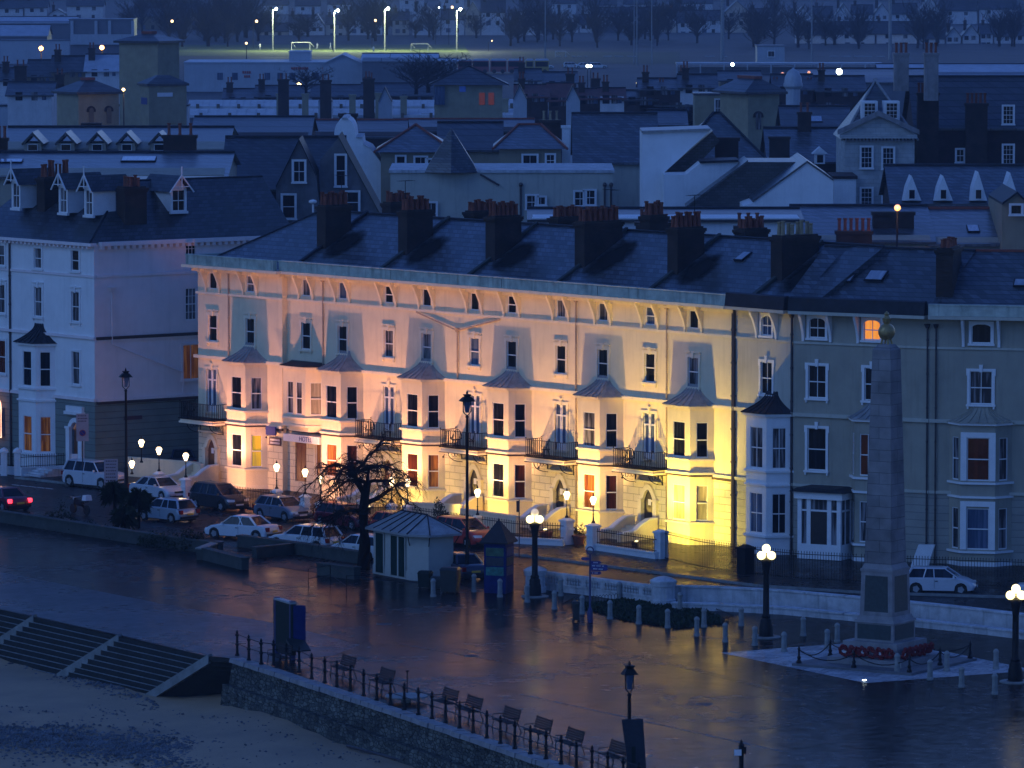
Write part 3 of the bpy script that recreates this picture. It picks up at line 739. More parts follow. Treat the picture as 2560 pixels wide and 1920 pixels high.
# ============================ the three grey houses that continue the crescent
P1 = FA.w(LA, 0); PB = P1 + Vector((FA.d.x, FA.d.y, 0)) * 4.95; PC = Vector((*XY(2325, 311.6), 0)); PD = Vector((31.2, 309.75, 0))
def house(P, Q, name_label, wallm, trim, gap=(0, 0)):
    f = Frame(P, Q); t = thing('town_house', f.w(0, 0), f.ang, name_label, 'house', None); return f, t
def house_shell(f, t, hs, wallm, botm, parm, par_z=14.65, dark=True):
    m = MB(); L = f.L
    m.cur = 1; wall(m, 0, L, 0, 4.05, [h for h in hs if h[3] < 4.1]); m.cur = 0; wall(m, 0, L, 4.05, 14, [h for h in hs if h[3] > 4.1])
    m.poly([(L, 0, 0), (L, 11, 0), (L, 11, 14), (L, 0, 14)]); m.poly([(0, 0, 0), (0, 11, 0), (0, 11, 14), (0, 0, 14)]); m.poly([(0, 11, 0), (L, 11, 0), (L, 11, 14), (0, 11, 14)])
    m.build('wall', [wallm, botm], t)
    c = MB()
    for z, hg, pr in ((4.05, .16, .12), (8.03, .2, .16), (12.15, .12, .08)): c.box(0, L, -pr, .05, z, z + hg)
    c.box(0, L, -.85, .05, 13.86, 14.04); c.build('cornice', M['stucco_cream'], t)
    p = MB()
    if dark: p.prism([(-.85, 14.045), (-.75, 14.8), (-.45, 14.85), (-.1, 14.05)], (0, L), 'x')
    else: p.box(0, L, -.72, -.42, 14.05, 14.62); p.box(0, L, -.76, -.38, 14.62, 14.7)
    p.build('parapet', parm, t)
f, t = house(P1, PB, 'half-lit grey narrow house joined to the right end of the floodlit hotel', None, None)
u1 = f.u(1905 + 12); hs = [hole(u1, 12.45, .85, 1.15), hole(u1, 9.1, .95, 1.85)]
house_shell(f, t, hs, M['stucco_cream'], M['rust_grey'], M['lead_dark'])
window(t, I4, u1, 12.45, .85, 1.15, 'arch', 'arch', 'glass_blue', 'white_paint'); window(t, I4, u1, 9.1, .95, 1.85, 'sash2', 'key', 'glass', 'white_paint')
canted_bay(t, u1 + .45, 0, 1.2, .85, 1.7, 0, 8.0, [(1.3, 2.3, 'sash2'), (5.0, 2.35, 'sash2')], M['white_paint'], M['white_paint'], None, M['lead_dark'], gms=('glass_blue', 'glass_net', 'glass', 'glass_net', 'glass'), front_w=1.05, side_w=.8)
bracket(t, u1 - .8, 0); bracket(t, u1 + .85, 0)
pipe(t, f.L - .1, 0, 0, 13.6, 'pipe_dark', .07)
roof(t, 0, f.L + 1, -.1, 6, 12, 14.02, 17.42); chimney(t, I4, 0.35, 2.4, .95, 2.9, 14.6, 17.9, 4, 'pot_buff', .75)
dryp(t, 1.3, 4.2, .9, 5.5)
q = MB(); q.prism([(-.1, 14.1), (6, 17.43), (6, 17.62), (-.1, 14.28)], (.6, .9), 'x'); q.build('party_coping', M['concrete_dark'], t)
FB = f
f, t = house(PB, PC, 'grey stucco house with a glazed porch behind the obelisk, one attic window glowing orange', None, None)
ua, ub = f.u(2043), f.u(2180)
hs = [hole(ua, 12.5, 1.0, 1.15), hole(ub, 12.5, 1.0, 1.15), hole(ua, 9.1, 1.1, 1.85), hole(ub, 9.1, .9, 1.85), hole(ua, 5.0, 1.15, 2.4)]
house_shell(f, t, hs, M['stucco_grey'], M['rust_grey'], M['lead_dark'])
window(t, I4, ua, 12.5, 1.0, 1.15, 'arch', 'arch', 'glass', 'white_paint')
window(t, I4, ub, 12.5, 1.0, 1.15, 'arch', 'arch', 'glass_orange', 'white_paint', label='attic window glowing orange')
window(t, I4, ua, 9.1, 1.1, 1.85, 'sash2', 'key', 'glass', 'white_paint'); window(t, I4, ub, 9.1, .9, 1.85, 'sash2', 'key', 'glass', 'white_paint')
window(t, I4, ua, 5.0, 1.15, 2.4, 'sash', 'key', 'glass', 'white_paint')
canted_bay(t, ub + .25, 0, 1.0, .8, 1.5, 0, 8.0, [(1.2, 2.3, 'sash2'), (4.95, 2.35, 'sash2')], M['white_paint'], M['stucco_grey'], None, M['lead'], gms=('glass_net', 'glass_dim', 'glass', 'glass'), front_w=1.0, side_w=.6, roofh=.95)
for uu in (ua, ub): bracket(t, uu - .85, 0); bracket(t, uu + .85, 0)
pipe(t, f.L - .12, 0, 0, 13.3, 'pipe_dark', .05)
# glazed porch
px = f.u(2055, 1350, 1.2); po = MB(); po.box(px - 1.5, px + 1.5, -1.75, -.02, 3.55, 3.95); po.box(px - 1.35, px + 1.35, -1.6, -.02, .15, 1.0)
for a in (-1.35, -.78, .5, 1.1): po.box(px + a, px + a + .25, -1.6, -1.42, 1.0, 3.55)
po.box(px + 1.12, px + 1.35, -.25, -.05, 1.0, 3.55); po.box(px + 1.2, px + 1.3, -.9, -.8, 1, 3.55); po.box(px - 1.1, px + 1.1, -1.58, -1.45, 2.85, 2.95); po.box(px + 1.2, px + 1.32, -1.42, -.25, 2.85, 2.95)
por = po.build('porch', M['white_paint'], t)
g = MB(); g.poly([(px - 1.3, -1.5, 1), (px + 1.2, -1.5, 1), (px + 1.2, -1.5, 3.55), (px - 1.3, -1.5, 3.55)]); g.poly([(px + 1.26, -1.5, 1), (px + 1.26, -.1, 1), (px + 1.26, -.1, 3.55), (px + 1.26, -1.5, 3.55)]); g.build('pane', M['glass_net'], por)
g = MB(); g.box(px - .53, px + .5, -1.57, -1.51, .2, 2.84); g.build('door', M['door_dark'], por)
g = MB(); g.prism([(px - 1.75, 3.955), (px + 1.75, 3.955), (px + 1.2, 4.2), (px - 1.2, 4.2)], (-1.95, -.02)); g.build('porch_roof', M['lead_dark'], por)
roof(t, -1, f.L, -.1, 6, 12, 14.02, 17.3)
def skylight(par, u, y, z0=14.02, y0=-.1, sl=3.4 / 6.1, w=.7, h=.9, mg='skylight_glass'):
    a = math.atan(sl); T = Matrix.Translation((u, y, z0 + (y - y0) * sl + .03)) @ Matrix.Rotation(a, 4, 'X')
    k = MB(T); k.box(-w / 2 - .07, w / 2 + .07, -.07, h + .07, 0, .08); s_ = k.build('skylight', M['lead_dark'], par)
    k = MB(T); k.box(-w / 2, w / 2, 0, h, .082, .1); k.build('pane', M[mg], s_)
skylight(t, 1.9, 2.6); skylight(t, 3.6, 2.8, w=1.0)
skylight(hotel, 43.9 + 2.9, 3.9, w=.6, h=.8)
FC = f
f, t = house(PC, PD, 'grey stucco house with a double-storey bay, at the right edge behind the parked silver hatchback', None, None)
uc = f.u(2453)
hs = [hole(uc, 12.5, 1.1, 1.1), hole(uc, 9.1, 1.25, 1.85)]
house_shell(f, t, hs, M['stucco_grey'], M['rust_grey'], M['parapet'], dark=False)
window(t, I4, uc, 12.5, 1.1, 1.1, 'cas', 'arch', 'glass', 'white_paint'); window(t, I4, uc, 9.1, 1.25, 1.85, 'sash2', 'key', 'glass_net', 'white_paint')
canted_bay(t, uc, 0, .9, .95, 1.75, 0, 8.0, [(1.05, 2.3, 'sash'), (4.9, 2.4, 'sash')], M['white_paint'], M['stucco_grey'], None, M['stucco_grey'], gms=('glass_blue', 'glass_dim', 'glass_net', 'glass_net', 'glass_net', 'glass_net'), front_w=1.25, side_w=.62, roofh=.9)
for z in (.8, 4.65):
    for x0, x1, z0, z1 in ((uc - .98, uc - .64, z + .25, z + 2.659), (uc + .64, uc + .98, z + .25, z + 2.659), (uc - .98, uc + .98, z + 2.66, z + 2.95)):
        c = MB(); c.box(x0, x1, -.97, -.9, z0, z1); c.build('moulding', M['white_paint'], t)
bracket(t, uc - 1.0, 0); bracket(t, uc + 1.0, 0)
roof(t, 0, f.L, -.1, 6, 12, 14.02, 17.3, ridge='ridge_red'); chimney(t, I4, .05, 1.6, .95, 3.2, 14.4, 17.6, 4, 'pot', .5); skylight(t, 4.6, 2.6, w=.55, h=.6)
pipe(t, .35, 0, 0, 13.3, 'pipe_dark', .05)
k = MB(); k.prism([(0, 0), (.5, 1.4), (1.4, 1.4), (1.0, 0)], (-2.4, -2.0)); o = k.build('cheek_wall', M['white_paint'], t); o.location.x = f.u(2285, 1400, 2) - .2
FD = f

# ============================ the white corner building at the left
ang = FA.ang; cor = Vector((-27.0, 361.2, 0)); dv = Vector((FA.d.x, FA.d.y, 0)); sv = Vector((.80, .60, 0))
lb = thing('corner_building', cor - dv * 14, ang, 'tall white stucco corner building with dormers, left of the floodlit hotel', 'building')
FL = Frame(cor - dv * 14, cor)
ws = [(0, 12.9 + .3), (36 / 1, 0)]
def ux(x): return FL.u(x)
whs = []; wl = []
for x, z, h, w, st, su, gm in [(5, 13.25, 1.35, .85, 'sash', 'plain', 'glass_net'), (97, 13.25, 1.35, .85, 'sash', 'plain', 'glass_net'), (190, 13.3, 1.35, .85, 'sash', 'plain', 'glass'),
                              (5, 10.1, 1.9, .85, 'sash', 'eared', 'glass_net'), (97, 10.1, 1.95, .85, 'sash', 'eared', 'glass_net'), (190, 10.0, 1.95, .85, 'sash', 'eared', 'glass_net'),
                              (5, 6.1, 2.2, .9, 'sash', 'plain', 'glass_dim'), (190, 5.9, 2.15, .85, 'sash', 'plain', 'glass_net')]:
    u = ux(x); whs.append(hole(u, z, w, h)); wl.append((u, z, w, h, st, su, gm))
ud = ux(190); whs.append(hole(ud, .9, 1.0, 2.5))
m = MB(); m.cur = 1; wall(m, 0, 14, 0, 4.9, [h for h in whs if h[3] < 5]); m.cur = 0; wall(m, 0, 14, 4.9, 15.1, [h for h in whs if h[3] > 5])
# side wall runs back along the cross street
sa = math.atan2(sv.y, sv.x) - ang; TS = Matrix.Translation((14, 0, 0)) @ Matrix.Rotation(sa, 4, 'Z'); FS = Frame(cor, cor + sv * 16)
us = FS.u(478); sh = [hole(us, 13.3, .8, 1.7), hole(us, 9.9, .85, 2.1), hole(us, 6.0, 1.3, 2.3)]
m.T = TS; m.cur = 3; wall(m, 0, 16, 0, 4.9, []); m.cur = 2; wall(m, 0, 16, 4.9, 15.1, sh)
m.build('wall', [M['stucco_white'], M['rust_green'], M['stucco_lilac_glow'], M['rust_green']], lb)
for u, z, w, h, st, su, gm in wl: window(lb, I4, u, z, w, h, st, su, gm, 'white_paint')
for k_, (a, gm, st) in enumerate(zip(sh, ('glass', 'glass_net', 'glass_warm'), ('sash4', 'sash4', 'cas2'))): window(lb, TS, us, a[2], a[1] - a[0], a[3] - a[2], st, None if k_ < 2 else 'plain', gm, 'stucco_lilac_glow')
c = MB(); c.box(-.1, 14.12, -.14, .02, 4.9, 5.1); c.box(-.1, 14.12, -.16, .02, 8.95, 9.12); c.box(-.1, 14.1, -.09, .02, 12.95, 13.1); c.box(-.1, 14.25, -.45, .02, 15.0, 15.2)
for i in range(30): c.box(.2 + i * .46, .38 + i * .46, -.34, .02, 14.82, 14.995)
c.T = TS; c.box(0.15, 16, -.1, .02, 12.95, 13.12); c.box(.3, 16, -.45, .02, 15.0, 15.25); c.box(.12, 16, -.14, .02, 4.9, 5.05); c.box(.12, 16, -.1, .02, 8.78, 8.9)
for i in range(32): c.box(.35 + i * .48, .6 + i * .48, -.34, .02, 14.78, 14.995)
c.build('cornice', M['stucco_lilac_glow'], lb)
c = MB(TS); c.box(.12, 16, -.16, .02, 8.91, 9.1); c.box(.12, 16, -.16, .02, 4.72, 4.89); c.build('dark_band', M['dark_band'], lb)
canted_bay(lb, ux(92) + .3, 0, 1.0, .98, 1.75, 0, 8.3, [(1.3, 2.35, 'sash'), (5.6, 2.3, 'sash')], M['white_paint'], M['stucco_white'], None, M['lead_dark'], gms=('glass_warm', 'glass', 'glass_warm', 'glass', 'glass'), roofh=1.2, front_w=.95, side_w=.7)
d = MB(); u = ud
d.box(u - .42, u + .42, .1, .14, .9, 3.1); d.build('door', M['door_wood'], lb)
s = MB(); w = .5; n = 8
for i in range(n):
    a0, a1 = math.pi * i / n, math.pi * (i + 1) / n
    s.prism([(u - w * math.cos(a0), 2.95 + w * math.sin(a0)), (u - w * math.cos(a1), 2.95 + w * math.sin(a1)), (u - (w + .3) * math.cos(a1), 2.95 + (w + .3) * math.sin(a1)), (u - (w + .3) * math.cos(a0), 2.95 + (w + .3) * math.sin(a0))], (-.14, .1))
for q in (-1, 1): s.box(u + q * .68 - .2, u + q * .68 + .2, -.25, 0, .6, 3.0); s.box(u + q * .68 - .26, u + q * .68 + .26, -.3, 0, 3.0, 3.15)
s.box(u - 1.0, u + 1.0, -.32, 0, 3.95, 4.15); s.box(u - .9, u + .9, -.22, 0, 4.15, 4.5); s.build('doorcase', M['white_paint'], lb)
g = MB(); g.lathe([(.0, 0), (.24, .12), (.0, .5)], 6, (u, -.02, 2.9)); g.build('fanlight', M['glass_warm'], lb)
s = MB(); s.box(u - .9, u + .9, -2.6, -.01, 0, .6)
for k in range(4): s.box(u - .9, u + .9, -2.6 - .3 * (k + 1), -2.6 - .3 * k, 0, .48 - .12 * k)
s.build('entrance_steps', M['white_stone'], lb)
# illuminated arched window at the picture's left edge
ul = ux(-6); s = MB()
pts = [(ul - .8, 1.9), (ul + .85, 1.9), (ul + .85, 3.9)] + [(ul + .02 + .83 * math.cos(a), 3.9 + .75 * math.sin(a)) for a in [i * math.pi / 8 for i in range(1, 8)]] + [(ul - .8, 3.9)]
s.tube([(a, -.35, b) for a, b in pts + pts[:1]], .045, 6); s.tube([(ul - .8, -.35, 3.85), (ul + .85, -.35, 3.85)], .035, 6)
o = s.build('neon_outline', M['neon'], lb)
s = MB(); s.box(ul - .78, ul + .8, -.28, -.02, 1.95, 3.85); s.build('display_window', M['glass_blue'], lb)
s = MB(); s.ball((ul + .35, -.45, 3.1), .09, 6, 4); s.build('window_lamp', M['spot_warm'], lb)
# roof: front slope, side slope, hip on the corner
zr = 18.9; ov = .4
A0 = (0, -ov, 15.2); A1 = (14.1, -ov, 15.2); sdl = Vector((math.cos(sa), math.sin(sa))); E1 = (14 + sdl.x * 15.9 + sdl.y * ov * 0 + .3, sdl.y * 15.9 - .3, 15.2)
apx = (9.6, 5.6, zr); r = MB(); bk = (apx[0] + sdl.x * 11, apx[1] + sdl.y * 11, zr)
r.add([A0, A1, apx, (0, 5.6, zr), E1, bk, (0, 12, 15)], [(0, 1, 2, 3), (1, 4, 5, 2), (3, 2, 5, 6)])
rf = r.build('roof', M['slate_dark'], lb)
g = MB(); g.tube([A1, apx], .08, 5); g.tube([apx, bk], .08, 5); g.tube([(0, 5.6, zr), apx], .08, 5); g.build('ridge', M['lead_dark'], rf)
def dormer(par, T, gm='glass_net', w=1.15, h=1.5, dep=3.0):
    b_ = MB(T); x = w / 2
    b_.box(-x, -x + .14, 0, dep * .6, 0, h); b_.box(x - .14, x, 0, dep * .6, 0, h); b_.box(-x - .06, x + .06, -.1, .1, -.16, 0.0); b_.box(-x + .14, x - .14, 0, .1, h - .1, h)
    d_ = b_.build('dormer', M['white_paint'], par)
    win_meshes(w - .28, h - .1, 'sash2'); inst(win_meshes(w - .28, h - .1, 'sash2')[0], 'window', d_, T @ Matrix.Translation((0, -.0, 0)))
    inst(pane_mesh(w - .28, h - .1, 'sash2', gm), 'pane', d_, T @ Matrix.Translation((0, -.0, 0)))
    k = MB(T); hh = .95; k.add([(-x - .3, -.35, h - .2), (0, -.35, h + hh - .1), (x + .3, -.35, h - .2), (-x - .3, dep, h - .2), (0, dep, h + hh - .1), (x + .3, dep, h - .2)], [(0, 1, 4, 3), (1, 2, 5, 4)])
    k.build('dormer_roof', M['slate_dark'], d_)
    k = MB(T); k.tube([(-x - .32, -.38, h - .25), (0, -.38, h + hh - .08)], .055, 4); k.tube([(x + .32, -.38, h - .25), (0, -.38, h + hh - .08)], .055, 4)
    k.tube([(-x - .05, -.38, h + .12), (x + .05, -.38, h + .12)], .04, 4); k.tube([(0, -.38, h), (0, -.38, h + hh + .5)], .05, 4); k.build('bargeboard', M['white_paint'], d_)
    k = MB(T); k.poly([(-x, .05, h), (x, .05, h), (0, .05, h + .72)]); k.build('gable', M['stucco_lilac_glow'], d_)
FLs = lambda x, y, v: FL.uz(x, y, v)
for x, y in ((40, 520), (158, 532), (222, 538)):
    u, z = FLs(x, y, -1.5); dormer(lb, Matrix.Translation((u, 1.5, z)), w=1.0, h=1.75)
us2, z2 = FS.uz(447, 528, -1.8); dormer(lb, TS @ Matrix.Translation((us2, 1.8, z2)), 'glass', w=1.25, h=1.5, dep=3.4)
u, z = FLs(92, 526, -2.2); chimney(lb, I4, u, 2.2, .9, 2.3, 15.6, 19.0, 4, 'pot', 1.0)
T_ = TS; u, z = FS.uz(316, 590, -1.2); chimney(lb, TS, u - .1, 1.2, 1.7, 1.0, 15.3, 18.6, 3, 'pot', .7)
pipe(lb, ux(28), 0, 0, 14.8, 'pipe_dark', .07)
p = MB(TS); ps = FS.u(278)
p.tube([(ps, -.12, 12.0), (ps, -.12, 8.6)], .06, 6); u2, z2 = FS.uz(455, 930); p.tube([(ps, -.12, 8.6), (u2, -.12, z2), (u2, -.12, 5.2)], .05, 6); p.frus((ps - .1, ps + .1, -.25, -.02), (ps - .25, ps + .25, -.35, -.02), 12.0, 12.3)
p.build('drainpipe', M['stucco_lilac_glow'], lb)
k = MB(TS); k.box(2.2, 3.6, -.06, -.02, 3.6, 3.85); k.build('street_name_plate', M['sign_plum'], lb)
# ---------------------------------------------------------------- ground, promenade, beach
def sheet(name, pts, m, z=None, thick=None):
    mb = MB()
    if thick: mb.prism([(p[0], p[1]) for p in pts], (z - thick, z), 'z')
    else: mb.poly([(p[0], p[1], p[2] if z is None else z) for p in pts])
    return struct(mb.build(name, m))
def wetmat(name, c1, c2, r0, r1, scale=.25, bump=.04, bscale=3, brick=None, spec=.4, film=(.38, .66)):
    m = bpy.data.materials.new(name); t = nt(m); N = t.nodes.new; L = t.links.new
    out = N('ShaderNodeOutputMaterial'); b = N('ShaderNodeBsdfPrincipled'); L(b.outputs[0], out.inputs[0]); b.inputs['Specular IOR Level'].default_value = spec
    tc = N('ShaderNodeTexCoord'); nz = N('ShaderNodeTexNoise'); nz.inputs['Scale'].default_value = scale; nz.inputs['Detail'].default_value = 8; nz.inputs['Roughness'].default_value = .6
    L(tc.outputs['Object'], nz.inputs['Vector'])
    n2 = N('ShaderNodeTexNoise'); n2.inputs['Scale'].default_value = scale * 9; n2.inputs['Detail'].default_value = 5; L(tc.outputs['Object'], n2.inputs['Vector'])
    ad = N('ShaderNodeMix'); ad.inputs[0].default_value = .35; L(nz.outputs[0], ad.inputs[2]); L(n2.outputs[0], ad.inputs[3])
    rp = N('ShaderNodeMapRange'); rp.inputs[1].default_value = .38; rp.inputs[2].default_value = .62; L(ad.outputs[0], rp.inputs[0])
    mx = N('ShaderNodeMix'); mx.data_type = 'RGBA'; L(rp.outputs[0], mx.inputs[0]); mx.inputs[6].default_value = (*c1, 1); mx.inputs[7].default_value = (*c2, 1)
    last = mx.outputs[2]
    r3 = N('ShaderNodeMapRange'); r3.inputs[3].default_value = r0; r3.inputs[4].default_value = r1; L(rp.outputs[0], r3.inputs[0]); L(r3.outputs[0], b.inputs['Roughness'])
    nb = N('ShaderNodeTexNoise'); nb.inputs['Scale'].default_value = bscale; nb.inputs['Detail'].default_value = 3; L(tc.outputs['Object'], nb.inputs['Vector'])
    hgt = nb.outputs[0]
    if brick:
        mpb = N('ShaderNodeMapping'); mpb.inputs['Rotation'].default_value = (0, 0, brick[2]); L(tc.outputs['Object'], mpb.inputs[0])
        br = N('ShaderNodeTexBrick'); br.inputs['Scale'].default_value = 1; br.inputs['Brick Width'].default_value = brick[0]; br.inputs['Row Height'].default_value = brick[1]
        br.inputs['Mortar Size'].default_value = .02; br.inputs['Color1'].default_value = (1, 1, 1, 1); br.inputs['Color2'].default_value = (.6, .6, .62, 1); br.inputs['Mortar'].default_value = (.3, .3, .3, 1)
        L(mpb.outputs[0], br.inputs['Vector'])
        ml = N('ShaderNodeMix'); ml.data_type = 'RGBA'; ml.blend_type = 'MULTIPLY'; ml.inputs[0].default_value = 1.0; L(last, ml.inputs[6]); L(br.outputs[0], ml.inputs[7]); last = ml.outputs[2]
    L(last, b.inputs['Base Color'])
    bp = N('ShaderNodeBump'); bp.inputs['Strength'].default_value = 1; bp.inputs['Distance'].default_value = bump; L(hgt, bp.inputs['Height']); L(bp.outputs[0], b.inputs['Normal'])
    # half-drained grain of the surface: dull stone between the films of water
    dl = N('ShaderNodeBsdfDiffuse'); L(last, dl.inputs['Color']); ms_ = N('ShaderNodeMixShader'); r4 = N('ShaderNodeMapRange'); r4.inputs[1].default_value = .3; r4.inputs[2].default_value = .7
    r4.inputs[3].default_value = film[0]; r4.inputs[4].default_value = film[1]; L(n2.outputs[0], r4.inputs[0]); L(r4.outputs[0], ms_.inputs[0]); L(dl.outputs[0], ms_.inputs[1]); L(b.outputs[0], ms_.inputs[2]); L(ms_.outputs[0], out.inputs[0])
    return m
M['prom_wet'] = wetmat('prom_wet', (.018, .014, .013), (.036, .027, .024), .17, .30, .16, .0008, 1.0, brick=(1.4, .9, FA.ang))
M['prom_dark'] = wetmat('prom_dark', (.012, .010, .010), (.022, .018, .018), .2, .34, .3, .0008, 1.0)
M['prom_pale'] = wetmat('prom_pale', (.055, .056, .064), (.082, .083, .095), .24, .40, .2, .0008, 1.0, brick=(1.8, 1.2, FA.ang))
M['road_wet'] = wetmat('road_wet', (.014, .014, .017), (.026, .024, .027), .22, .42, .3, .003, 3)
M['brick_paving'] = wetmat('brick_paving', (.045, .024, .02), (.07, .037, .03), .2, .4, .3, .003, 3, brick=(.4, .2, 0))
M['pavement_wet'] = wetmat('pavement_wet', (.028, .024, .023), (.05, .042, .04), .2, .4, .35, .002, 3, brick=(.9, .6, FA.ang))
M['memorial_paving'] = wetmat('memorial_paving', (.42, .43, .46), (.52, .53, .56), .15, .35, .4, .006, 3, brick=(.9, .9, .4))
edge = [G(-900, 1330), G(0, 1523), G(304, 1590), G(521, 1641), G(578, 1644), G(653, 1665), G(1009, 1781), G(1365, 1902), G(1441, 1928), G(1660, 2000), G(3600, 2650)]
far = [Vector((1500, 4150, 0)), Vector((-1500, 4150, 0)), Vector((-420, 560, 0))]
sheet('ground', edge + far, M['town_ground'], -.03)
PR = edge + [G(3600, 1700), G(2900, 1590), G(2560, 1578), G(2260, 1548), G(1900, 1518), G(1640, 1508), G(1310, 1476), G(1000, 1455), G(880, 1446), G(790, 1432), G(560, 1400), G(320, 1357), G(0, 1306), G(-400, 1240), G(-900, 1170)]
sheet('promenade', PR, M['prom_wet'], 0.0)
sheet('promenade_slab', [G(-300, 1480), G(0, 1521), G(330, 1594), G(520, 1637), G(650, 1658), G(830, 1640), G(900, 1612), G(700, 1560), G(420, 1512), G(0, 1430), G(-300, 1380)], M['prom_pale'], .004)
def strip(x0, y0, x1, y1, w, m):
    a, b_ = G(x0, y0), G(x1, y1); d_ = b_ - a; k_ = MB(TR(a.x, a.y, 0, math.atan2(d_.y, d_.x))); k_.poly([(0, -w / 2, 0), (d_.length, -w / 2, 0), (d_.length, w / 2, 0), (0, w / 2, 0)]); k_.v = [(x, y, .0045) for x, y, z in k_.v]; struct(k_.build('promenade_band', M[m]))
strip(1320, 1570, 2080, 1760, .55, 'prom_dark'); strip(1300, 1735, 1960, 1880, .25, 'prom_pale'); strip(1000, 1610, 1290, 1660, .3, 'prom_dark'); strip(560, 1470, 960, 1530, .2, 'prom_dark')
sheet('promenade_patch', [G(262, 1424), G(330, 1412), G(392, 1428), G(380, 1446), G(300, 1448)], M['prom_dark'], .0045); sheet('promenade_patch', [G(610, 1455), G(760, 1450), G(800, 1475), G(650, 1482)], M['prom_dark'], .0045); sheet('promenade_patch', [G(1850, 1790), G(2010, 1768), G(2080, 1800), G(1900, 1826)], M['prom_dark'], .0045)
RD = [G(3600, 1600), G(3600, 1480), G(2170, 1440), G(1285, 1370), G(700, 1275), G(330, 1225), G(0, 1180), G(-400, 1150), G(-900, 1168), G(-400, 1238), G(0, 1304), G(320, 1355), G(560, 1398), G(790, 1430), G(1000, 1453), G(1310, 1474), G(1640, 1506), G(1900, 1516), G(2260, 1546), G(2560, 1576), G(2900, 1588), G(3600, 1650)]
sheet('road', RD, M['road_wet'], -.012)
sheet('forecourt_paving', [G(480, 1330), G(640, 1345), G(900, 1378), G(1240, 1425), G(1310, 1462), G(1240, 1470), G(1180, 1462), G(900, 1440), G(620, 1410), G(500, 1380)], M['brick_paving'], -.004)
KB = [G(40, 1196), G(330, 1228), G(700, 1283), G(1000, 1325), G(1180, 1352), G(1290, 1388), G(1500, 1415), G(1700, 1441), G(1900, 1467), G(2170, 1484), G(2560, 1496), G(3200, 1510)]
pv = KB + [FD.w(30, -3), FD.w(0, -3), FC.w(0, -3), FA.w(LA, -2), FA.w(0, -2), FA.w(-3, -2)]
sheet('pavement', pv, M['pavement_wet'], .12, .14)
kb = MB()
for a, b_ in zip(KB[:-1], KB[1:]):
    d_ = (b_ - a); L_ = d_.length; T_ = Matrix.Translation((a.x, a.y, 0)) @ Matrix.Rotation(math.atan2(d_.y, d_.x), 4, 'Z'); kb.T = T_; kb.box(0, L_, -.14, .01, -.02, .124)
struct(kb.build('kerb', M['concrete']))
# side street pavement by the corner building
sheet('pavement', [G(-500, 1160), G(0, 1168), G(190, 1190), G(330, 1190), G(420, 1175), FS.w(20, .0), FS.w(0, -1), FL.w(0, -1), FL.w(-40, -1)], M['pavement_wet'], .11, .13)
lm = MB()
for k in range(5):
    a = G(30 + k * 21, 1211 + k * 2.2); lm.T = Matrix.Translation((a.x, a.y, 0)) @ Matrix.Rotation(FA.ang, 4, 'Z'); lm.box(0, .8, -.06, .06, -.011, -.006)
for k in range(9):
    a = G(1420 + k * 45, 1455 + k * 6.5); lm.T = Matrix.Translation((a.x, a.y, 0)) @ Matrix.Rotation(FA.ang, 4, 'Z'); lm.box(0, .0, -.0, .0, -.011, -.006) if 0 else None
lm.T = I4
struct(lm.build('road_marking', M['white_paint']))
# beach: gentle slope to the sea with a band of shingle
bm_ = MB(); nx, ny = 60, 50
cs_ = [G(-1200, 1500, -2.1), G(3600, 2900, -2.1)]
def bz(x, y):
    e0 = G(365, 1742, -2.2); t = (e0.y - y) * .045 + .0
    return -2.25 + .4 * max(0, min(1, (x + 15.5) / 3.5)) - max(-.02, t) * .2 + .10 * math.sin(x * .35 + y * .2) * math.cos(y * .41 - x * .13) + .04 * math.sin(x * 1.7 + y * .9)
x0, x1, y0, y1 = -60, 40, 190, 345
vs = [(x0 + (x1 - x0) * i / nx, y0 + (y1 - y0) * j / ny) for j in range(ny + 1) for i in range(nx + 1)]
bm_.add([(x, y, bz(x, y)) for x, y in vs], [(j * (nx + 1) + i, j * (nx + 1) + i + 1, (j + 1) * (nx + 1) + i + 1, (j + 1) * (nx + 1) + i) for j in range(ny) for i in range(nx)])
m = mat('beach_mat', (.42, .28, .16), .85, .2, .12, .5, 4, detail=8, col2=(.25, .18, .12))
struct(bm_.build('beach', m, smooth=True))
# shingle and pebbles lying on the sand: uncountable
sg = MB(); R2 = random.Random(3)
def pebble(p, r, fl=.5):
    a = R2.random() * 6.28; sg.T = Matrix.Translation(p) @ Matrix.Rotation(a, 4, 'Z')
    k = r * (.7 + .6 * R2.random()); sg.frus((-r, r, -k, k), (-r * .5, r * .4, -k * .4, k * .5), -.03, r * fl)
for i in range(2600):
    x = R2.uniform(-40, 520); y = R2.gauss(1835 + x * .10, 22)
    if y > 1760: pebble(G(x, y, -2.3) + Vector((0, 0, 0)), R2.uniform(.03, .10))
for i in range(1900):
    t = R2.random(); x = 600 + 800 * t; y = 1728 + 265 * t + abs(R2.gauss(0, 14)); p = G(x, y, -2.2); p.z = bz(p.x, p.y); pebble(p, R2.uniform(.04, .2), .7)
for i in range(900):
    x = R2.uniform(0, 1000); y = R2.uniform(1760, 1920); p = G(x, y, -2.2); p.z = bz(p.x, p.y); pebble(p, R2.uniform(.02, .07))
for i in range(500):
    x = R2.uniform(0, 400); y = 1606 + x * .36 + abs(R2.gauss(0, 20)) + 5; p = G(x, y, -2.2); p.z = bz(p.x, p.y); pebble(p, R2.uniform(.03, .09))
sg.T = I4
o = sg.build('shingle', mat('pebble_mat', (.13, .14, .16), .7, .5, .9), fix=False); tag(o, 'dark shingle and loose stones scattered over the sandy beach', 'shingle', kind='stuff')

